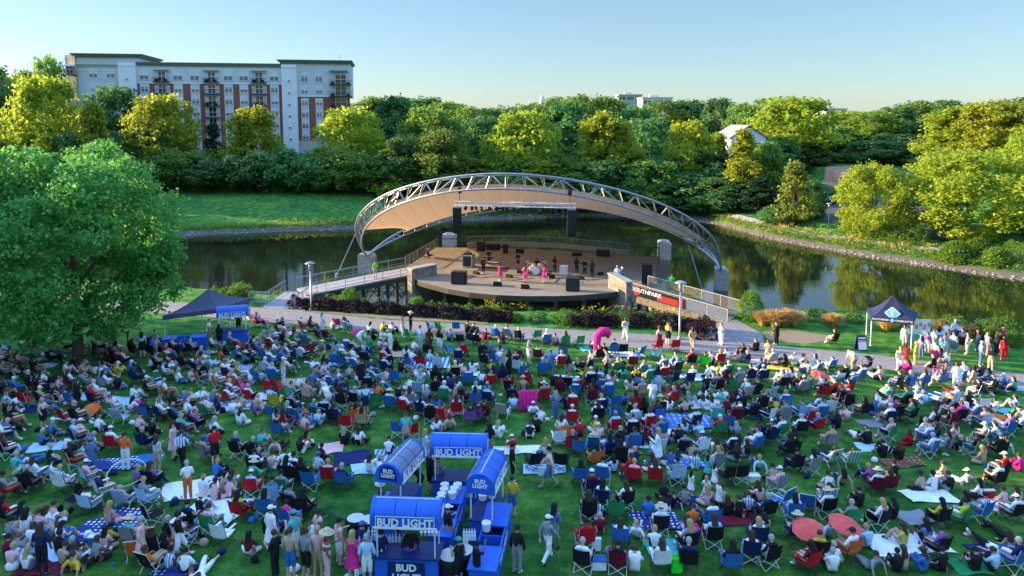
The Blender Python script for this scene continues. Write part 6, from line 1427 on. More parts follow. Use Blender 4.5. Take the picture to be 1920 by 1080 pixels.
nperson=0;LATE=[]
ENT.sort(key=lambda q:-q[1])
seatC='nkbrggdkb'
MAXI=279
for (x,y,t,a) in ENT:
    bang='!' in a;a=a.replace('!','');
    g=G(x,y);hx=heading(g.x,g.y)
    if t=='O': t='S'
    if t=='T': t='S'
    if t=='E':
        c=(a.strip('.') or 'k')[0];c=c if c in CN else 'b'
        st_=None
        if bang and c in('s','e','r','v'): st_=c
        loc=(g.x,g.y+.28,T1(g.x,g.y+.28))
        chair(loc,hx+R.uniform(-.5,.5),'beach' if bang else 'camp',c,None,striped=st_);occ.append((loc[0],loc[1],.8));continue
    top=a[0] if len(a)>0 else 'w';hair=a[1] if len(a)>1 else 'k'
    if top not in CN: top='k'
    if hair=='t': hair='n'
    if hair in 'wq': hair='W' if hair=='w' else 'T'
    if hair not in HN: hair='n'
    rest=a[2:]
    if t in 'CL' and not rest.startswith('.'):
        cc=rest[0] if rest and rest[0] in CN else 'n'
        loc=Vector((g.x,g.y+.28,0));loc.z=T1(loc.x,loc.y);rz=hx
        low=(t=='L') or bang
        st_=cc if bang and cc in 'se' else None
        LATE.append(('C',loc,rz,'L' if low else 'C',top,hair,cc,low,st_))
        occ.append((loc.x,loc.y,.85))
    else:
        cloth=[q for q in rest if q in CN];bc=cloth[-1] if cloth else R.choice('kgdnw')
        key={'G':R.choice('GGX'),'X':'X','B':'B','Y':'Y','S':'S','F':'F','H':'H','A':'A','W':'W','N':'N','C':'X','L':'B'}[t]
        ground=key in 'GXBY'
        loc=Vector((g.x,g.y+(.25 if ground else .05),0));loc.z=T1(loc.x,loc.y)
        queue=x>1640 and y<700
        rz=hx if ground else (hx+R.uniform(-1.3,1.3) if not queue else R.uniform(-2,1))
        LATE.append(('P',loc,rz,key,top,hair,bc,t,(x,y)))
        occ.append((loc.x,loc.y,.7 if ground else .5))
FACE={ # photo-measured facing of some standing people (degrees, 0 = towards the stage)
 (390,860):180,(515,930):140}
def seat_person(rec,indiv=True):
    _,loc,rz,key,top,hair,cc,low,st_=rec
    sc=R.uniform(.93,1.04);bc=R.choice('kdgnttw')
    o=person(loc,rz,key,top,hair,None,bc,sc,info=dict(chair=cc,ck='beach' if low else 'camp',st=st_))
    chair((loc.x,loc.y,loc.z),rz,'beach' if low else 'camp',cc,(top,hair),striped=st_);return o
def stand_person(rec):
    _,loc,rz,key,top,hair,bc,t,px=rec
    child=R.random()<.06 and key=='S'
    if px[0]>1160 and px[0]<1360 and 890<px[1]<960 and key=='H': child=True
    sc=R.uniform(.95,1.06) if not child else R.uniform(.62,.75)
    if key in 'GXBY': sc=R.uniform(.92,1.02)
    bottom='skirt' if (key in 'SFHAW' and bc==top and top in 'whpymesqt' ) else None
    return person(loc,rz,key,top,hair,bottom,bc,sc,long=True if bottom=='skirt' and hair in 'knl' else None)
# fill between the photo-measured people
def bottom_poly(px,py):
    ylo=np.interp(px,[0,130,480,700,1000,1230,1480,1600,1920],[655,650,618,645,672,692,706,724,772])
    return py>ylo
added=0;FR=random.Random(21);occ+=[(q[1].x,q[1].y,.7) for q in []]
for _ in range(6000):
    if added>=235: break
    px=FR.uniform(5,1915);py=655+FR.random()**1.15*425
    if not bottom_poly(px,py): continue
    dens=np.interp(py,[650,760,830,900,980,1080],[1,.9,.6,.4,.35,.5])*np.interp(px,[0,300,500,1450,1550,1915],[.45,.6,1,.95,.55,.5])
    if 600<px<1020 and py>785: continue
    if 1010<px<1080 and py>880: continue
    if FR.random()>dens: continue
    g=G(px,py)
    if all((g.x-a)**2+(g.y-b_)**2>(.48+q*.5)**2 for a,b_,q in occ):
        occ.append((g.x,g.y,.75));added+=1
        loc=Vector((g.x,g.y,T1(g.x,g.y)));top=FR.choice('wwwwwwwcsskkggsbpppprtdmqyvent');hair=FR.choice('kkknnnnlllggWWSKB')
        if FR.random()<.5: LATE.append(('C',loc,heading(g.x,g.y),'C',top,hair,FR.choice('bbnnkkkrrgmees'),False,None))
        else: LATE.append(('P',loc,heading(g.x,g.y),FR.choice('GGXXB'),top,hair,FR.choice('kdgnwt'),'G',(px,py)))
print('fill',added)
LATE.sort(key=lambda r:r[1].y)
cnt=0;STUFF=[]
for rec in LATE:
    if cnt<MAXI:
        (seat_person if rec[0]=='C' else stand_person)(rec);cnt+=1
    else: STUFF.append(rec)
print('individual people',cnt,'late',len(LATE),'chairs',len(CHAIRS))
# performers, guards
def perf(px,py,key,top,hair,bottom,bc,rz,label,z=ZS,skin=None,group='performers on the stage',sleeve='tee',long=None,sc=1.0):
    p=P(px,py,z);return person((p.x,p.y,z),rz,key,top,hair,bottom,bc,sc,label=label,group=group,sleeve=sleeve,long=long,skin=skin)
back=math.pi
perf(938,526,'M','h','k','skirt','h',back+.4,'singer in hot pink dress, leftmost of the three pink dancers on stage',sleeve='tank',skin=2,long=True)
perf(984,530,'M','h','k','skirt','h',back-.3,'singer in hot pink dress, middle of the three dancers on stage',sleeve='tank',skin=1,long=True)
perf(1021,529,'A','h','k','skirt','h',back-.5,'singer in hot pink dress, rightmost of the three dancers on stage',sleeve='tank',skin=1,long=True)
perf(906,513,'H','k','k','trousers','k',back+.3,'performer in black beside the keyboards on stage',sleeve='long')
perf(971,503,'U','k','k','shorts','m',back,'performer in black shirt and maroon shorts left of the drum kit')
perf(1040,512,'U','k','k','trousers','k',back,'guitarist in black right of the drum kit')
perf(1081,514,'U','k','k','trousers','k',back+.2,'leftmost of the three horn players in black on stage',sleeve='long')
perf(1096,517,'U','k','n','trousers','k',back,'middle horn player of the three in black on stage',sleeve='long')
perf(1110,520,'U','k','k','trousers','k',back-.1,'horn player with long hair, rightmost of the three in black',sleeve='long',long=True)
perf(1007,507,'C','k','k','trousers','k',back,'drummer in black seated behind the silver drum kit')
perf(917,497,'H','k','n','trousers','m',back,'keyboard player in black behind the upper keyboard')
perf(805,487,'C','k','W','shorts','k',-1,'stage hand in black with white cap seated by the left railing',group='stage crew')
perf(704,521,'H','x','n','shorts','t',back+.3,'person in bright green shirt standing on the left footbridge',z=.95,group='guards in bright green',sc=1.02)
perf(1260,548,'F','x','n','shorts','t',back,'person in bright green shirt standing on the right footbridge',z=.7,group='guards in bright green')
perf(1157,531,'H','w','g','trousers','w',back,'person in white shirt behind the right wing wall of the stage',group='people at the right wing wall')
perf(1166,534,'H','b','W','trousers','n',back,'person in blue shirt and white cap behind the right wing wall',group='people at the right wing wall')
perf(1070,514,'H','k','n','trousers','k',back,'stage hand in black by the pale amplifier')if False else None
for (px,py,lb) in ((1526,428,'person in black sitting on the bank at the far side of the lake beside a blue towel'),):
    g=G(px,py);person(g,0.5,'X','k','n','shorts','g',1,label=lb,group='people watching the concert')
perf_mic=MB().tube((0,0,0),(0,0,1.35),.012,5).lathe([(.14,0),(.14,.02)],10).mesh('microphone_stand',dsteel)
for i,(px,py) in enumerate(((1070,526),(1079,528),(1092,529))): 
    o=inst(perf_mic,'microphone_stand',None,Vector((*PS(px,py),ZS)));tag(o,'%s microphone stand from the left before the horn players'%rowlab[i],'microphone stand','microphone stands')
# ------------------------------------------------------------------ the rest of the crowd as one mass
LOWK=['C','G','X','S','H','F','B','L','Y','A','W','N']
for k_ in LOWK: prep(k_,True)
def npm(me):
    nv=len(me.vertices);co=np.empty(nv*3);me.vertices.foreach_get('co',co);co=co.reshape(-1,3)
    nl=len(me.loops);lv=np.empty(nl,int);me.loops.foreach_get('vertex_index',lv);npoly=len(me.polygons);ls=np.empty(npoly,int);me.polygons.foreach_get('loop_start',ls)
    return co,lv,ls
NPC={}
def getn(me):
    if me.name not in NPC: NPC[me.name]=npm(me)
    return NPC[me.name]
class Acc:
    def __init__(s): s.co=[];s.lv=[];s.ls=[];s.mi=[];s.nv=0;s.nl=0;s.mats=[];s.idx={}
    def add(s,me,M_,m_):
        co,lv,ls=getn(me);A=np.array(M_)
        s.co.append(co@A[:3,:3].T+A[:3,3]);s.lv.append(lv+s.nv);s.ls.append(ls+s.nl)
        if m_.name not in s.idx: s.idx[m_.name]=len(s.mats);s.mats.append(m_)
        s.mi.append(np.full(len(ls),s.idx[m_.name]));s.nv+=len(co);s.nl+=len(lv)
    def build(s,name):
        me=bpy.data.meshes.new(name);co=np.concatenate(s.co);lv=np.concatenate(s.lv);ls=np.concatenate(s.ls);mi=np.concatenate(s.mi)
        me.vertices.add(len(co));me.vertices.foreach_set('co',co.ravel());me.loops.add(len(lv));me.loops.foreach_set('vertex_index',lv);me.polygons.add(len(ls));me.polygons.foreach_set('loop_start',ls)
        for m_ in s.mats: me.materials.append(m_)
        me.polygons.foreach_set('material_index',mi);me.polygons.foreach_set('use_smooth',np.ones(len(ls),bool));me.update(calc_edges=True);me.validate()
        o=bpy.data.objects.new(name,me);COL.objects.link(o);return o
crowd=Acc();seats=Acc()
CR=random.Random(9)
def stuff_person(loc,rz,key,top,hair,bc):
    r,g,fr=BODY[(key,True)];sc=CR.uniform(.92,1.04);M_=Matrix.Translation(loc)@Matrix.Rotation(rz,4,'Z')@Matrix.Scale(sc,4)
    crowd.add(r,M_,SKINS[CR.choice([0,1,3,2,0])]);crowd.add(g[CR.choice(['tee','tee','tank','long'])],M_,CLOTH[top]);crowd.add(g[CR.choice(['shorts','trousers'])],M_,CLOTH[bc]);crowd.add(g['shoes'],M_,CLOTH['w'])
    hk='hat' if hair=='S' else 'cap' if hair.isupper() else CR.choice(['short','long','short']);crowd.add(g['hair_'+hk],M_,HM[hair])
for rec in STUFF:
    if rec[0]=='C':
        _,loc,rz,key,top,hair,cc,low,st_=rec;key='L' if low else 'C'
        stuff_person(loc,rz,key,top,hair,CR.choice('kdgnttw'))
        if len(CHAIRS)<298 and CR.random()<.75: chair(tuple(loc),rz,'beach' if low else 'camp',cc,(top,hair),striped=st_)
        else:
            M_=Matrix.Translation(loc)@Matrix.Rotation(rz,4,'Z');fm=framek if not low else framew
            ms=BEACH if low else CAMP
            for me,m_ in zip(ms,(fm,CLOTH[cc],CLOTH[cc],CLOTH[cc])): seats.add(me,M_,m_)
    else:
        _,loc,rz,key,top,hair,bc,t,px=rec;stuff_person(loc,rz,key,top,hair,bc)
tag(crowd.build('crowd'),'rest of the dense crowd farther up the lawn towards the path','crowd',kind='stuff')
if seats.co: tag(seats.build('crowd_chairs'),'rest of the folding chairs farther up the lawn','chairs',kind='stuff')
# ------------------------------------------------------------------ blankets
def dots(name,c1,c2,sc):
    m,n,l,b=nt(name);tc=n.new('ShaderNodeTexCoord');vo=n.new('ShaderNodeTexVoronoi');vo.inputs['Scale'].default_value=sc;vo.inputs['Randomness'].default_value=.0;l.new(tc.outputs['Object'],vo.inputs['Vector'])
    r=ramp(n,[(0,c2),(.32,c2),(.34,c1),(1,c1)]);l.new(vo.outputs['Distance'],r.inputs[0]);l.new(r.outputs[0],b.inputs['Base Color']);b.inputs['Roughness'].default_value=.9;return m
def plaid(name,c1,c2,c3,sc):
    m,n,l,b=nt(name);tc=n.new('ShaderNodeTexCoord');outs=[]
    for dr in ('X','Y'):
        wv=n.new('ShaderNodeTexWave');wv.bands_direction=dr;wv.inputs['Scale'].default_value=sc;l.new(tc.outputs['Object'],wv.inputs[0]);gt=n.new('ShaderNodeMath');gt.operation='GREATER_THAN';gt.inputs[1].default_value=.55;l.new(wv.outputs['Fac'],gt.inputs[0]);outs.append(gt)
    a=n.new('ShaderNodeMath');a.operation='ADD';l.new(outs[0].outputs[0],a.inputs[0]);l.new(outs[1].outputs[0],a.inputs[1]);h=n.new('ShaderNodeMath');h.operation='MULTIPLY';h.inputs[1].default_value=.5;l.new(a.outputs[0],h.inputs[0])
    r=ramp(n,[(0,c1),(.4,c2),(.9,c3)]);r.color_ramp.interpolation='CONSTANT';l.new(h.outputs[0],r.inputs[0]);l.new(r.outputs[0],b.inputs['Base Color']);b.inputs['Roughness'].default_value=.9;return m
PAT={'D':('navy and white dotted',dots('blanket_dots',(.01,.03,.2),(.7,.74,.8),5)),'P':('navy and white checked',plaid('blanket_navy_check',(.7,.72,.76),(.15,.25,.5),(.01,.03,.2),1.6)),'Q':('red and white checked',plaid('blanket_red_check',(.7,.7,.7),(.6,.25,.25),(.45,.02,.03),1.8)),
 'Z':('blue and white striped',stripe('blanket_stripe',(.72,.75,.8),(.03,.14,.45),3.2)),'A':('blue tie-dyed',dots('blanket_tiedye',(.05,.16,.55),(.4,.55,.8),3.1)),'O':('orange and black patterned',dots('blanket_orange',(.1,.05,.04),(.6,.2,.05),4))}
BL=[(372,915,120,34,'w',.5),(400,960,110,50,'w',-.1),(205,990,108,38,'D',.25),(230,965,50,16,'D',.1),(60,985,75,26,'Z',.2),(85,1035,90,34,'s',.1),(90,838,60,16,'s',.3),(215,872,80,22,'D',.1),(265,862,70,16,'b',.2),(45,768,60,10,'n',.0),(180,745,60,14,'s',.2),
 (140,783,60,12,'s',0),(230,752,60,14,'s',.1),(325,680,80,12,'w',.1),(440,692,60,14,'P',.3),(420,765,100,18,'s',.3),(500,745,50,10,'w',0),(80,686,50,8,'s',.1),(620,682,50,10,'s',0),(560,716,60,12,'t',.3),(535,625,40,6,'w',0),(740,665,60,10,'t',.1),(800,682,90,22,'Z',.2),(870,702,60,10,'w',0),
 (835,775,80,14,'Q',.3),(680,735,50,10,'s',.2),(770,752,60,12,'b',.0),(700,832,0,0,'',0),(660,860,70,24,'n',.3),(690,880,60,20,'s',.2),(750,852,90,24,'P',.2),(620,842,40,20,'p',.3),(975,845,90,14,'w',.1),(1105,655,36,10,'q',.1),(1175,665,60,10,'w',.1),(1310,708,70,12,'s',.1),(1210,696,40,9,'e',0),
 (1480,714,60,10,'P',.15),(1430,678,60,7,'p',.1),(1290,790,90,26,'A',.1),(1350,758,120,14,'t',.1),(1250,812,60,10,'w',0),(1180,835,70,16,'s',.1),(1200,810,40,20,'m',.5),(1170,845,50,10,'o',.2),(1255,820,50,14,'Q',.1),(1290,868,60,20,'A',.3),(1230,978,90,30,'D',.1),(1280,940,70,18,'n',.2),(1380,975,80,20,'m',.2),
 (1245,1028,70,22,'q',.0),(1740,932,90,20,'w',.1),(1700,1020,150,36,'w',.12),(1715,970,60,12,'g',.1),(1885,945,80,18,'p',.1),(1690,868,80,12,'O',.1),(1640,840,60,10,'s',.1),(1640,795,60,12,'g',.2),(1740,745,90,14,'b',.1),(1800,752,60,10,'Z',.1),(1830,785,70,8,'c',.1),(1850,780,60,8,'o',.0),(1900,730,50,8,'P',.1),
 (1900,775,50,10,'q',.3),(1460,690,70,7,'y',.1),(1500,775,60,10,'w',.1),(1060,710,50,8,'w',0),(1020,880,80,14,'s',.1),(100,1062,120,20,'m',.1),(320,1072,70,14,'D',.1),(1820,1065,60,16,'e',.1),(1860,1035,80,22,'n',.1),(150,905,0,0,'',0)]
BI=[]
for i,(px,py,w_,h_,c_,rt) in enumerate(BL):
    if not w_: continue
    g=G(px,py);a=G(px-w_/2,py);b_=G(px+w_/2,py);W_=(b_-a).length;t_=G(px,py-h_/2);u_=G(px,py+h_/2);H_=max(1.0,(t_-u_).length);W_=min(max(W_,1.2),3.2);H_=min(H_,3.0)
    vs=[];fs=[];nn=14;rs=random.Random(i)
    ph=[rs.uniform(0,6) for _ in range(6)]
    e=inst(None,'x') if False else None
    for j in range(nn+1):
        for k in range(nn+1):
            x=(k/nn-.5)*W_;y=(j/nn-.5)*H_;x+=.07*math.sin(y*2+ph[0]);y+=.09*math.sin(x*2.2+ph[1])
            c,s=math.cos(rt),math.sin(rt);X=x*c-y*s;Y_=x*s+y*c
            z=T1(g.x+X,g.y+Y_)-g.z+.035+.022*math.sin(x*5+ph[2]+y*3)+.016*math.sin(y*8+ph[3])+.005*(i%4)
            vs.append((X,Y_,z))
    for j in range(nn):
        for k in range(nn): q=j*(nn+1)+k;fs.append((q,q+1,q+nn+2,q+nn+1))
    o=MB().add(vs,fs).build('picnic_blanket',PAT[c_][1] if c_ in PAT else CLOTH[c_],smooth=True);o.location=g
    o['category']='blanket';o['group']='blankets spread on the grass';BI.append((o,dict(col=PAT[c_][0] if c_ in PAT else CN[c_][0],x=g.x,y=g.y,w=W_)))
# ------------------------------------------------------------------ single things on the lawn
def parasol(px,py,r,h,col,label,tilt=(0,0),small=False):
    g=G(px,py);e=empty('parasol',g);tag(e,label,'umbrella','umbrellas on the lawn');e.rotation_euler=(tilt[0],tilt[1],0)
    MB().tube((0,0,0),(0,0,h),.015,6).build('pole',alu,e);n=8;vs=[(0,0,h+.02)];
    for f,z in ((.5,-.09),(1,-.32)):
        for i in range(16):
            a=i*math.pi/8;q=1 if i%2==0 else .94;vs.append((r*f*q*math.cos(a),r*f*q*math.sin(a),h+z*r))
    fs=[(0,1+i,1+(i+1)%16) for i in range(16)]+[(1+i,17+i,17+(i+1)%16,1+(i+1)%16) for i in range(16)]
    c=MB().add(vs,fs).build('canopy',CLOTH[col] if col in CLOTH else mat('coral',(.80,.10,.09),.7),e)
    rb=MB()
    for i in range(8): a=i*math.pi/4;rb.tube((0,0,h-.35*r),(r*.55*math.cos(a),r*.55*math.sin(a),h-.12*r),.006,4)
    rb.build('ribs',alu,c)
parasol(1515,1033,.56,1.2,'C','left coral red parasol over chairs at the lower right',(.25,-.15));parasol(1569,1028,.60,1.25,'C','right coral red parasol touching the left one at the lower right',(.2,.15))
parasol(1533,722,.62,.9,'C','small coral parasol over a stroller left of the bending man',(.2,.1));parasol(595,790,.75,.7,'q','turquoise parasol leaning low among chairs left of the drinks bar',(-.8,.3));parasol(668,632,.4,.6,'h','tiny hot pink umbrella on the grass below the hedge',(.2,0))
parasol(177,780,.45,.7,'o','small orange and green child umbrella among the chairs at the left',(.5,0))
def stroller(px,py,label,col='k',rz=0):
    g=G(px,py);e=empty('stroller',g,rz);tag(e,label,'stroller','strollers on the lawn')
    f=MB()
    for s in (-1,1): f.tube((s*.25,-.35,.15),(s*.25,.3,.75),.016,5).tube((s*.25,.4,.15),(s*.25,-.35,1.05),.016,5)
    f.tube((-.25,-.35,1.05),(.25,-.35,1.05),.02,5);f.build('frame',framek,e)
    for x,y in ((-.27,-.36),(.27,-.36),(-.27,.4),(.27,.4)): MB().tube((x-.02,y,.14),(x+.02,y,.14),.14,12).build('wheel',blackp,e)
    MB().add([(-.22,-.15,.4),(.22,-.15,.4),(.22,.3,.42),(-.22,.3,.42),(-.22,-.25,.8),(.22,-.25,.8)],[(0,1,2,3),(0,4,5,1)]).build('seat',CLOTH[col],e)
    vs=[]
    for j in range(5):
        a=math.pi*.05+math.pi*.5*j/4
        for x in (-.24,.24): vs.append((x,-.22+.35*math.cos(a)*-1+.35,.78+.28*math.sin(a)))
    MB().add(vs,[(2*j,2*j+1,2*j+3,2*j+2) for j in range(4)]).build('hood',CLOTH[col],e)
    MB().box(-.2,-.3,.2,.2,.2,.3).build('basket',CLOTH['g'],e)
stroller(140,952,'black stroller with a white bundle, left of the polka-dot blanket','k',2.8);stroller(1626,697,'black stroller beside the man bending over on the path edge','k',.5);stroller(1503,722,'navy stroller beside the small coral parasol','n',.2);stroller(845,742,'dark stroller between chairs in the middle of the lawn','n')
def box_thing(name,px,py,w_,d_,h_,col,label,cat,lid='w',rz=0,group=None):
    g=G(px,py);e=empty(name,(g.x,g.y+d_/2,g.z),rz);tag(e,label,cat,group)
    mb=MB();mb.prism([(-w_/2+.03,-d_/2),(w_/2-.03,-d_/2),(w_/2,-d_/2+.03),(w_/2,d_/2-.03),(w_/2-.03,d_/2),(-w_/2+.03,d_/2),(-w_/2,d_/2-.03),(-w_/2,-d_/2+.03)],.0,h_);mb.build('body',CLOTH[col],e)
    MB().box(-w_/2-.01,-d_/2-.01,h_+.003,w_/2+.01,d_/2+.01,h_+.05).build('lid',CLOTH[lid],e);MB().path([(-w_/2-.01,0,h_*.7),(-w_/2-.05,0,h_+.1),(w_/2+.05,0,h_+.1),(w_/2+.01,0,h_*.7)],.01,5).build('handle',framek,e)
CG='coolers and bags on the lawn'
for a in [(1296,1016,.62,.42,.42,'h','hot pink cooler bag behind the person in orange','cooler','h'),(1124,1070,.5,.35,.3,'w','white cooler with blue tray at the bottom edge','cooler','b'),(1270,1075,.4,.3,.45,'x','bright lime green bag at the bottom edge beside the grey chair','bag','x'),
 (1118,1033,.35,.15,.4,'w','white tote bag hanging by the red chair','bag','w'),(1260,870,.4,.3,.35,'m','maroon cooler bag beside the reading person','cooler','m'),(1050,833,.4,.3,.5,'w','white tall cooler behind the black chair right of the drinks bar','cooler','s'),(1018,892,.45,.3,.3,'w','white and blue cooler at the feet of the walking person in pink','cooler','s'),
 (358,1000,.3,.3,.4,'s','light blue pail on the grass beside the patterned shorts person','bucket','s'),(172,1022,.3,.25,.25,'b','small blue cooler at the edge of the polka-dot blanket','cooler','w'),(1415,905,.5,.3,.25,'c','cream basket on the grass between chairs, right of the children','basket','w'),(1855,938,.45,.1,.4,'r','red edged picture box on the pink blanket','box','w'),
 (935,857,.5,.35,.3,'r','red cooler left of the man in red','cooler','w'),(1385,772,.4,.3,.3,'b','blue cooler among the back rows','cooler','w')]:
    box_thing('cooler' if a[7]=='cooler' else a[7],*a[:8],a[8],group=CG)
# upright pool floats
def flt(px,py,w_,h_,col,label,lean=.2,rz=0,name='pool_float'):
    g=G(px,py);e=empty(name,g,rz);tag(e,label,'inflatable');e.rotation_euler=(-lean,0,rz);mb=MB()
    n=5
    for i in range(n): x=-w_/2+w_*(i+.5)/n;mb.path([(x,0,.03),(x,0,.08),(x,0,h_-.08),(x,0,h_)],[w_/n*.35,w_/n*.56,w_/n*.56,w_/n*.35],8)
    mb.build('air_tubes',CLOTH[col],e,True);MB().tube((-w_/2,0,.1),(w_/2,0,.1),.06,8).tube((-w_/2,0,h_-.1),(w_/2,0,h_-.1),.06,8).build('end_tube',CLOTH[col],e,True)
flt(990,771,1.0,1.15,'h','large hot pink air mattress standing upright among the chairs');
def inflatable(px,py):
    g=G(px,py);e=empty('inflatable_arch',g);tag(e,'bright red-pink inflatable lounger held up beside the path','inflatable')
    MB().path([(-.35,0,.0),(-.36,0,.8),(-.30,0,1.5),(.0,.05,1.85),(.4,.1,1.85),(.55,.15,1.55)],[.2,.25,.28,.3,.28,.2],12).build('air_tube',CLOTH['h'],e,True)
    MB().path([(-.05,.05,1.6),(.35,.1,1.6),(.5,.15,1.35)],[.18,.2,.12],10).build('head_end',CLOTH['r'],e,True)
inflatable(1128,668)
def board(px,py,label,col='s'):
    g=G(px,py);e=empty('foam_board',(g.x,g.y,g.z+.9));tag(e,label,'board');e.rotation_euler=(.3,.45,0)
    MB().prism([(-.35,-.03),(.35,-.03),(.35,.03),(-.35,.03)],-.45,.45).build('panel',CLOTH[col],e);MB().box(-.27,-.045,-.36,.27,-.031,.36).build('inlay',CLOTH['w'],e)
board(1031,692,'light blue board held up by the person in blue shirt near the back rows')
# kettle grill
g=G(866,754);e=empty('kettle_grill',g);tag(e,'black kettle grill on three legs standing on open grass','grill')
MB().lathe([(.05,.45),(.2,.5),(.28,.65),(.28,.72)],14).build('bowl',blackp,e,True);MB().lathe([(.285,.73),(.24,.86),(.1,.94),(.02,.95)],14).build('lid',blackp,e,True)
for i in range(3): a=i*2.09;MB().tube((.1*math.cos(a),.1*math.sin(a),.5),(.3*math.cos(a),.3*math.sin(a),0),.012,5).build('leg',alu,e)
# round hoop / garden table left, rings
g=G(238,905);e=empty('hoop',(g.x,g.y,g.z+.45));tag(e,'large pale hoop lying over the chairs beside the walking men','hoop');e.rotation_euler=(.35,.1,0)
MB().path([(.75*math.cos(i*math.pi/16),.75*math.sin(i*math.pi/16),0) for i in range(33)],.018,6).build('ring',white,e)
e=None
for px,py,c_,lb in ((276,902,'b','blue flying disc on the grass'),(287,899,'r','red flying disc on the grass beside the blue one'),(1291,796,'h','hot pink flying disc on the blue tie-dyed blanket')):
    g=G(px,py);o=MB().lathe([(.13,0),(.14,.02),(.12,.04),(.03,.045)],14).build('flying_disc',CLOTH[c_]);o.location=g+Vector((0,0,.06));tag(o,lb,'disc')
# scattered small bags and shoes
SMALL=[]
bagm=MB().lathe([(.12,0),(.17,.04),(.18,.16),(.12,.26),(.05,.29)],9).mesh('bag',[None],True);shoem=MB().add([(-.05,-.13,0),(.05,-.13,0),(.05,.14,0),(-.05,.14,0),(-.045,-.12,.09),(.045,-.12,.09),(.04,0,.08),(-.04,0,.08),(.04,.13,.03),(-.04,.13,.03)],[(0,3,2,1),(0,1,5,4),(4,5,6,7),(7,6,8,9),(9,8,2,3),(1,2,8,6,5),(0,4,7,9,3)]).mesh('shoe',[None])
for i in range(70):
    a,b_,q=FR.choice(occ[:330]);x=a+FR.uniform(-.8,.8);y=b_+FR.uniform(-.7,.5)
    if y<19.5: continue
    c_=FR.choice('kkkwwbrgnptd');o=inst(bagm,'bag',None,(x,y,T1(x,y)+.0),FR.uniform(0,6),(FR.uniform(.8,1.2),FR.uniform(.5,.9),FR.uniform(.7,1.1)));slotset(o,CLOTH[c_]);o['category']='bag';o['group']='small bags on the grass';SMALL.append((o,dict(col=CN[c_][0],x=x,y=y)))
canm=MB().lathe([(.033,0),(.035,.01),(.035,.115),(.028,.125)],8).mesh('can',[None]);CL=random.Random(5)
for i in range(150):
    a,b_,q=CL.choice(occ);x=a+CL.uniform(-.75,.75);y=b_+CL.uniform(-.7,.3)
    if y<19.5 or y>float(ypath(x))-2: continue
    kind=i%3
    if kind==0: o=inst(cup,'cup',None,(x,y,T1(x,y)),0,1.2);tag(o,'small white cup left standing on the grass among the crowd','cup','cups on the grass')
    elif kind==1: o=inst(canm,'can',None,(x,y,T1(x,y)),0,1.25);slotset(o,CLOTH['b']);tag(o,'small blue can standing on the grass among the crowd','can','cans on the grass')
    else: o=inst(shoem,'shoe',None,(x,y,T1(x,y)+.01),CL.uniform(0,6),1.15);slotset(o,CLOTH['w']);tag(o,'single white shoe taken off and lying on the grass','shoe','shoes on the grass')
# ------------------------------------------------------------------ labels
OX=['first','second','third','fourth','fifth','sixth','seventh','eighth','ninth','tenth']
def region(x,y):
    px,py=proj(x,y,T1(x,y))
    v='bottom edge' if py>1040 else 'front rows' if py>930 else 'front-middle rows' if py>840 else 'middle rows' if py>760 else 'back-middle rows' if py>700 else 'back rows'
    h='far left' if px<240 else 'left' if px<560 else 'left centre' if px<900 else 'right centre' if px<1200 else 'right' if px<1560 else 'far right'
    return v,h,px,py
BLN=[(q.get('label'),d['x'],d['y'],d['col']) for q,d in BI]
def uniq(items,desc,extra):
    """items: (obj, info); desc(info) -> look; extra(info) -> list of further phrases, most telling first"""
    groups={}
    for o,i in items: groups.setdefault(desc(i),[]).append((o,i))
    out=0
    for look,gr in groups.items():
        pend=[(o,i,look) for o,i in gr]
        if len(gr)==1: gr[0][0]['label']=look;continue
        done=False
        sub={}
        for o,i in gr:
            v,h,px,py=region(i['x'],i['y']);sub.setdefault((v,h),[]).append((o,i,px,py))
        for (v,h),l_ in sub.items():
            if len(l_)==1: l_[0][0]['label']='%s, %s, %s'%(look,h,v)
            else:
                l_.sort(key=lambda q:q[2])
                for k,(o,i,px,py) in enumerate(l_):
                    if len(l_)==2: w_='leftmost' if k==0 else 'rightmost';o['label']='%s, %s, %s, %s one'%(look,h,v,w_)
                    else: o['label']='%s, %s, %s, %s from left'%(look,h,v,(OX+['eleventh','twelfth','thirteenth','fourteenth','fifteenth','sixteenth'])[min(k,15)])
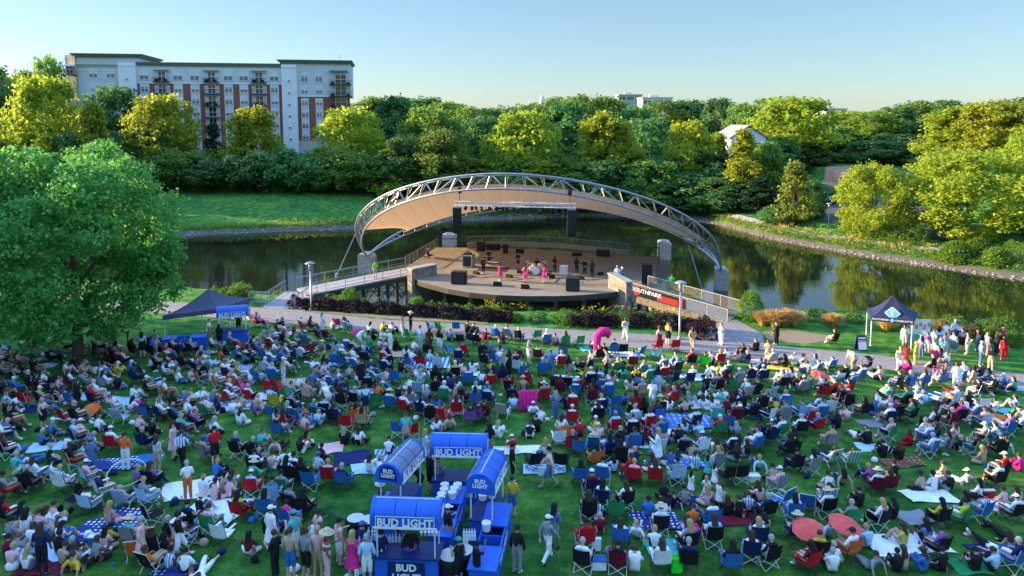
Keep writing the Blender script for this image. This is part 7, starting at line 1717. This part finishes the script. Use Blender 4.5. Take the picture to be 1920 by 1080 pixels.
def hw(i): return ('with '+i['long']+HN[i['hair']][0]) if not i['hair'].isupper() else 'in '+HN[i['hair']][0]
def pdesc(i):
    c=CN[i['top']][0] if not i['pat'] else ('red' if i['top']=='r' else 'blue')+' striped'
    if 'chair' in i:
        col=(('striped' if i['st'] else CN[i['chair']][0])+(' beach chair' if i['ck']=='beach' else ' folding chair'));return '%s shirt, %s, seated in %s'%(c,HN[i['hair']][0],col)
    wear='dress' if i['bottom'] in('skirt','gown') else 'shirt'
    who='child' if i['sc']<.8 else 'person'
    return '%s in %s %s, %s, %s'%(who,c,wear,HN[i['hair']][0],{'G':'sitting on ground','X':'sitting cross-legged','B':'sitting leaning back','Y':'lying down','F':'standing arms folded','H':'standing','A':'standing, arm raised','S':'standing','W':'walking','N':'bending over'}.get(i['key'],'sitting'))
def pdesc2(i):
    d=pdesc(i);return d if d.startswith(('person','child')) else 'person in '+d
uniq(PEOPLE,pdesc2,None)
def cdesc(i):
    col='striped' if i['striped'] else CN[i['col']][0];k='beach chair' if i['kind']=='beach' else 'folding chair'
    if i['occ']: return '%s %s, sitter in %s, %s'%(col,k,CN[i['occ'][0]][0],HN[i['occ'][1]][0])
    return 'empty %s %s'%(col,k)
uniq(CHAIRS,cdesc,None)
uniq(BI,lambda i:'%s blanket spread on the grass'%i['col'],None)
uniq(SMALL,lambda i:'small %s bag lying on the grass'%i['col'],None)
for o in scene.objects:
    l_=o.get('label')
    if l_ and o.parent is None and len(l_.replace('-',' ').split())>16:
        for a_,b_ in ((' folding chair',' chair'),('sitting on ground','seated'),('standing arms folded','standing'),('person in ','')):
            if len(l_.replace('-',' ').split())>16: l_=l_.replace(a_,b_)
        o['label']=l_
# every label once: pass over all top-level objects
seen={}
for o in scene.objects:
    if o.parent is None and o.get('label') and o.get('kind') is None: seen.setdefault(o['label'],[]).append(o)
dup={k:len(v) for k,v in seen.items() if len(v)>1}
print('duplicate labels:',len(dup),list(dup.items())[:12]);print('long labels',[k for k in seen if len(k.split())>16][:10])
print('objects',len(scene.objects),'top',sum(o.parent is None for o in scene.objects))
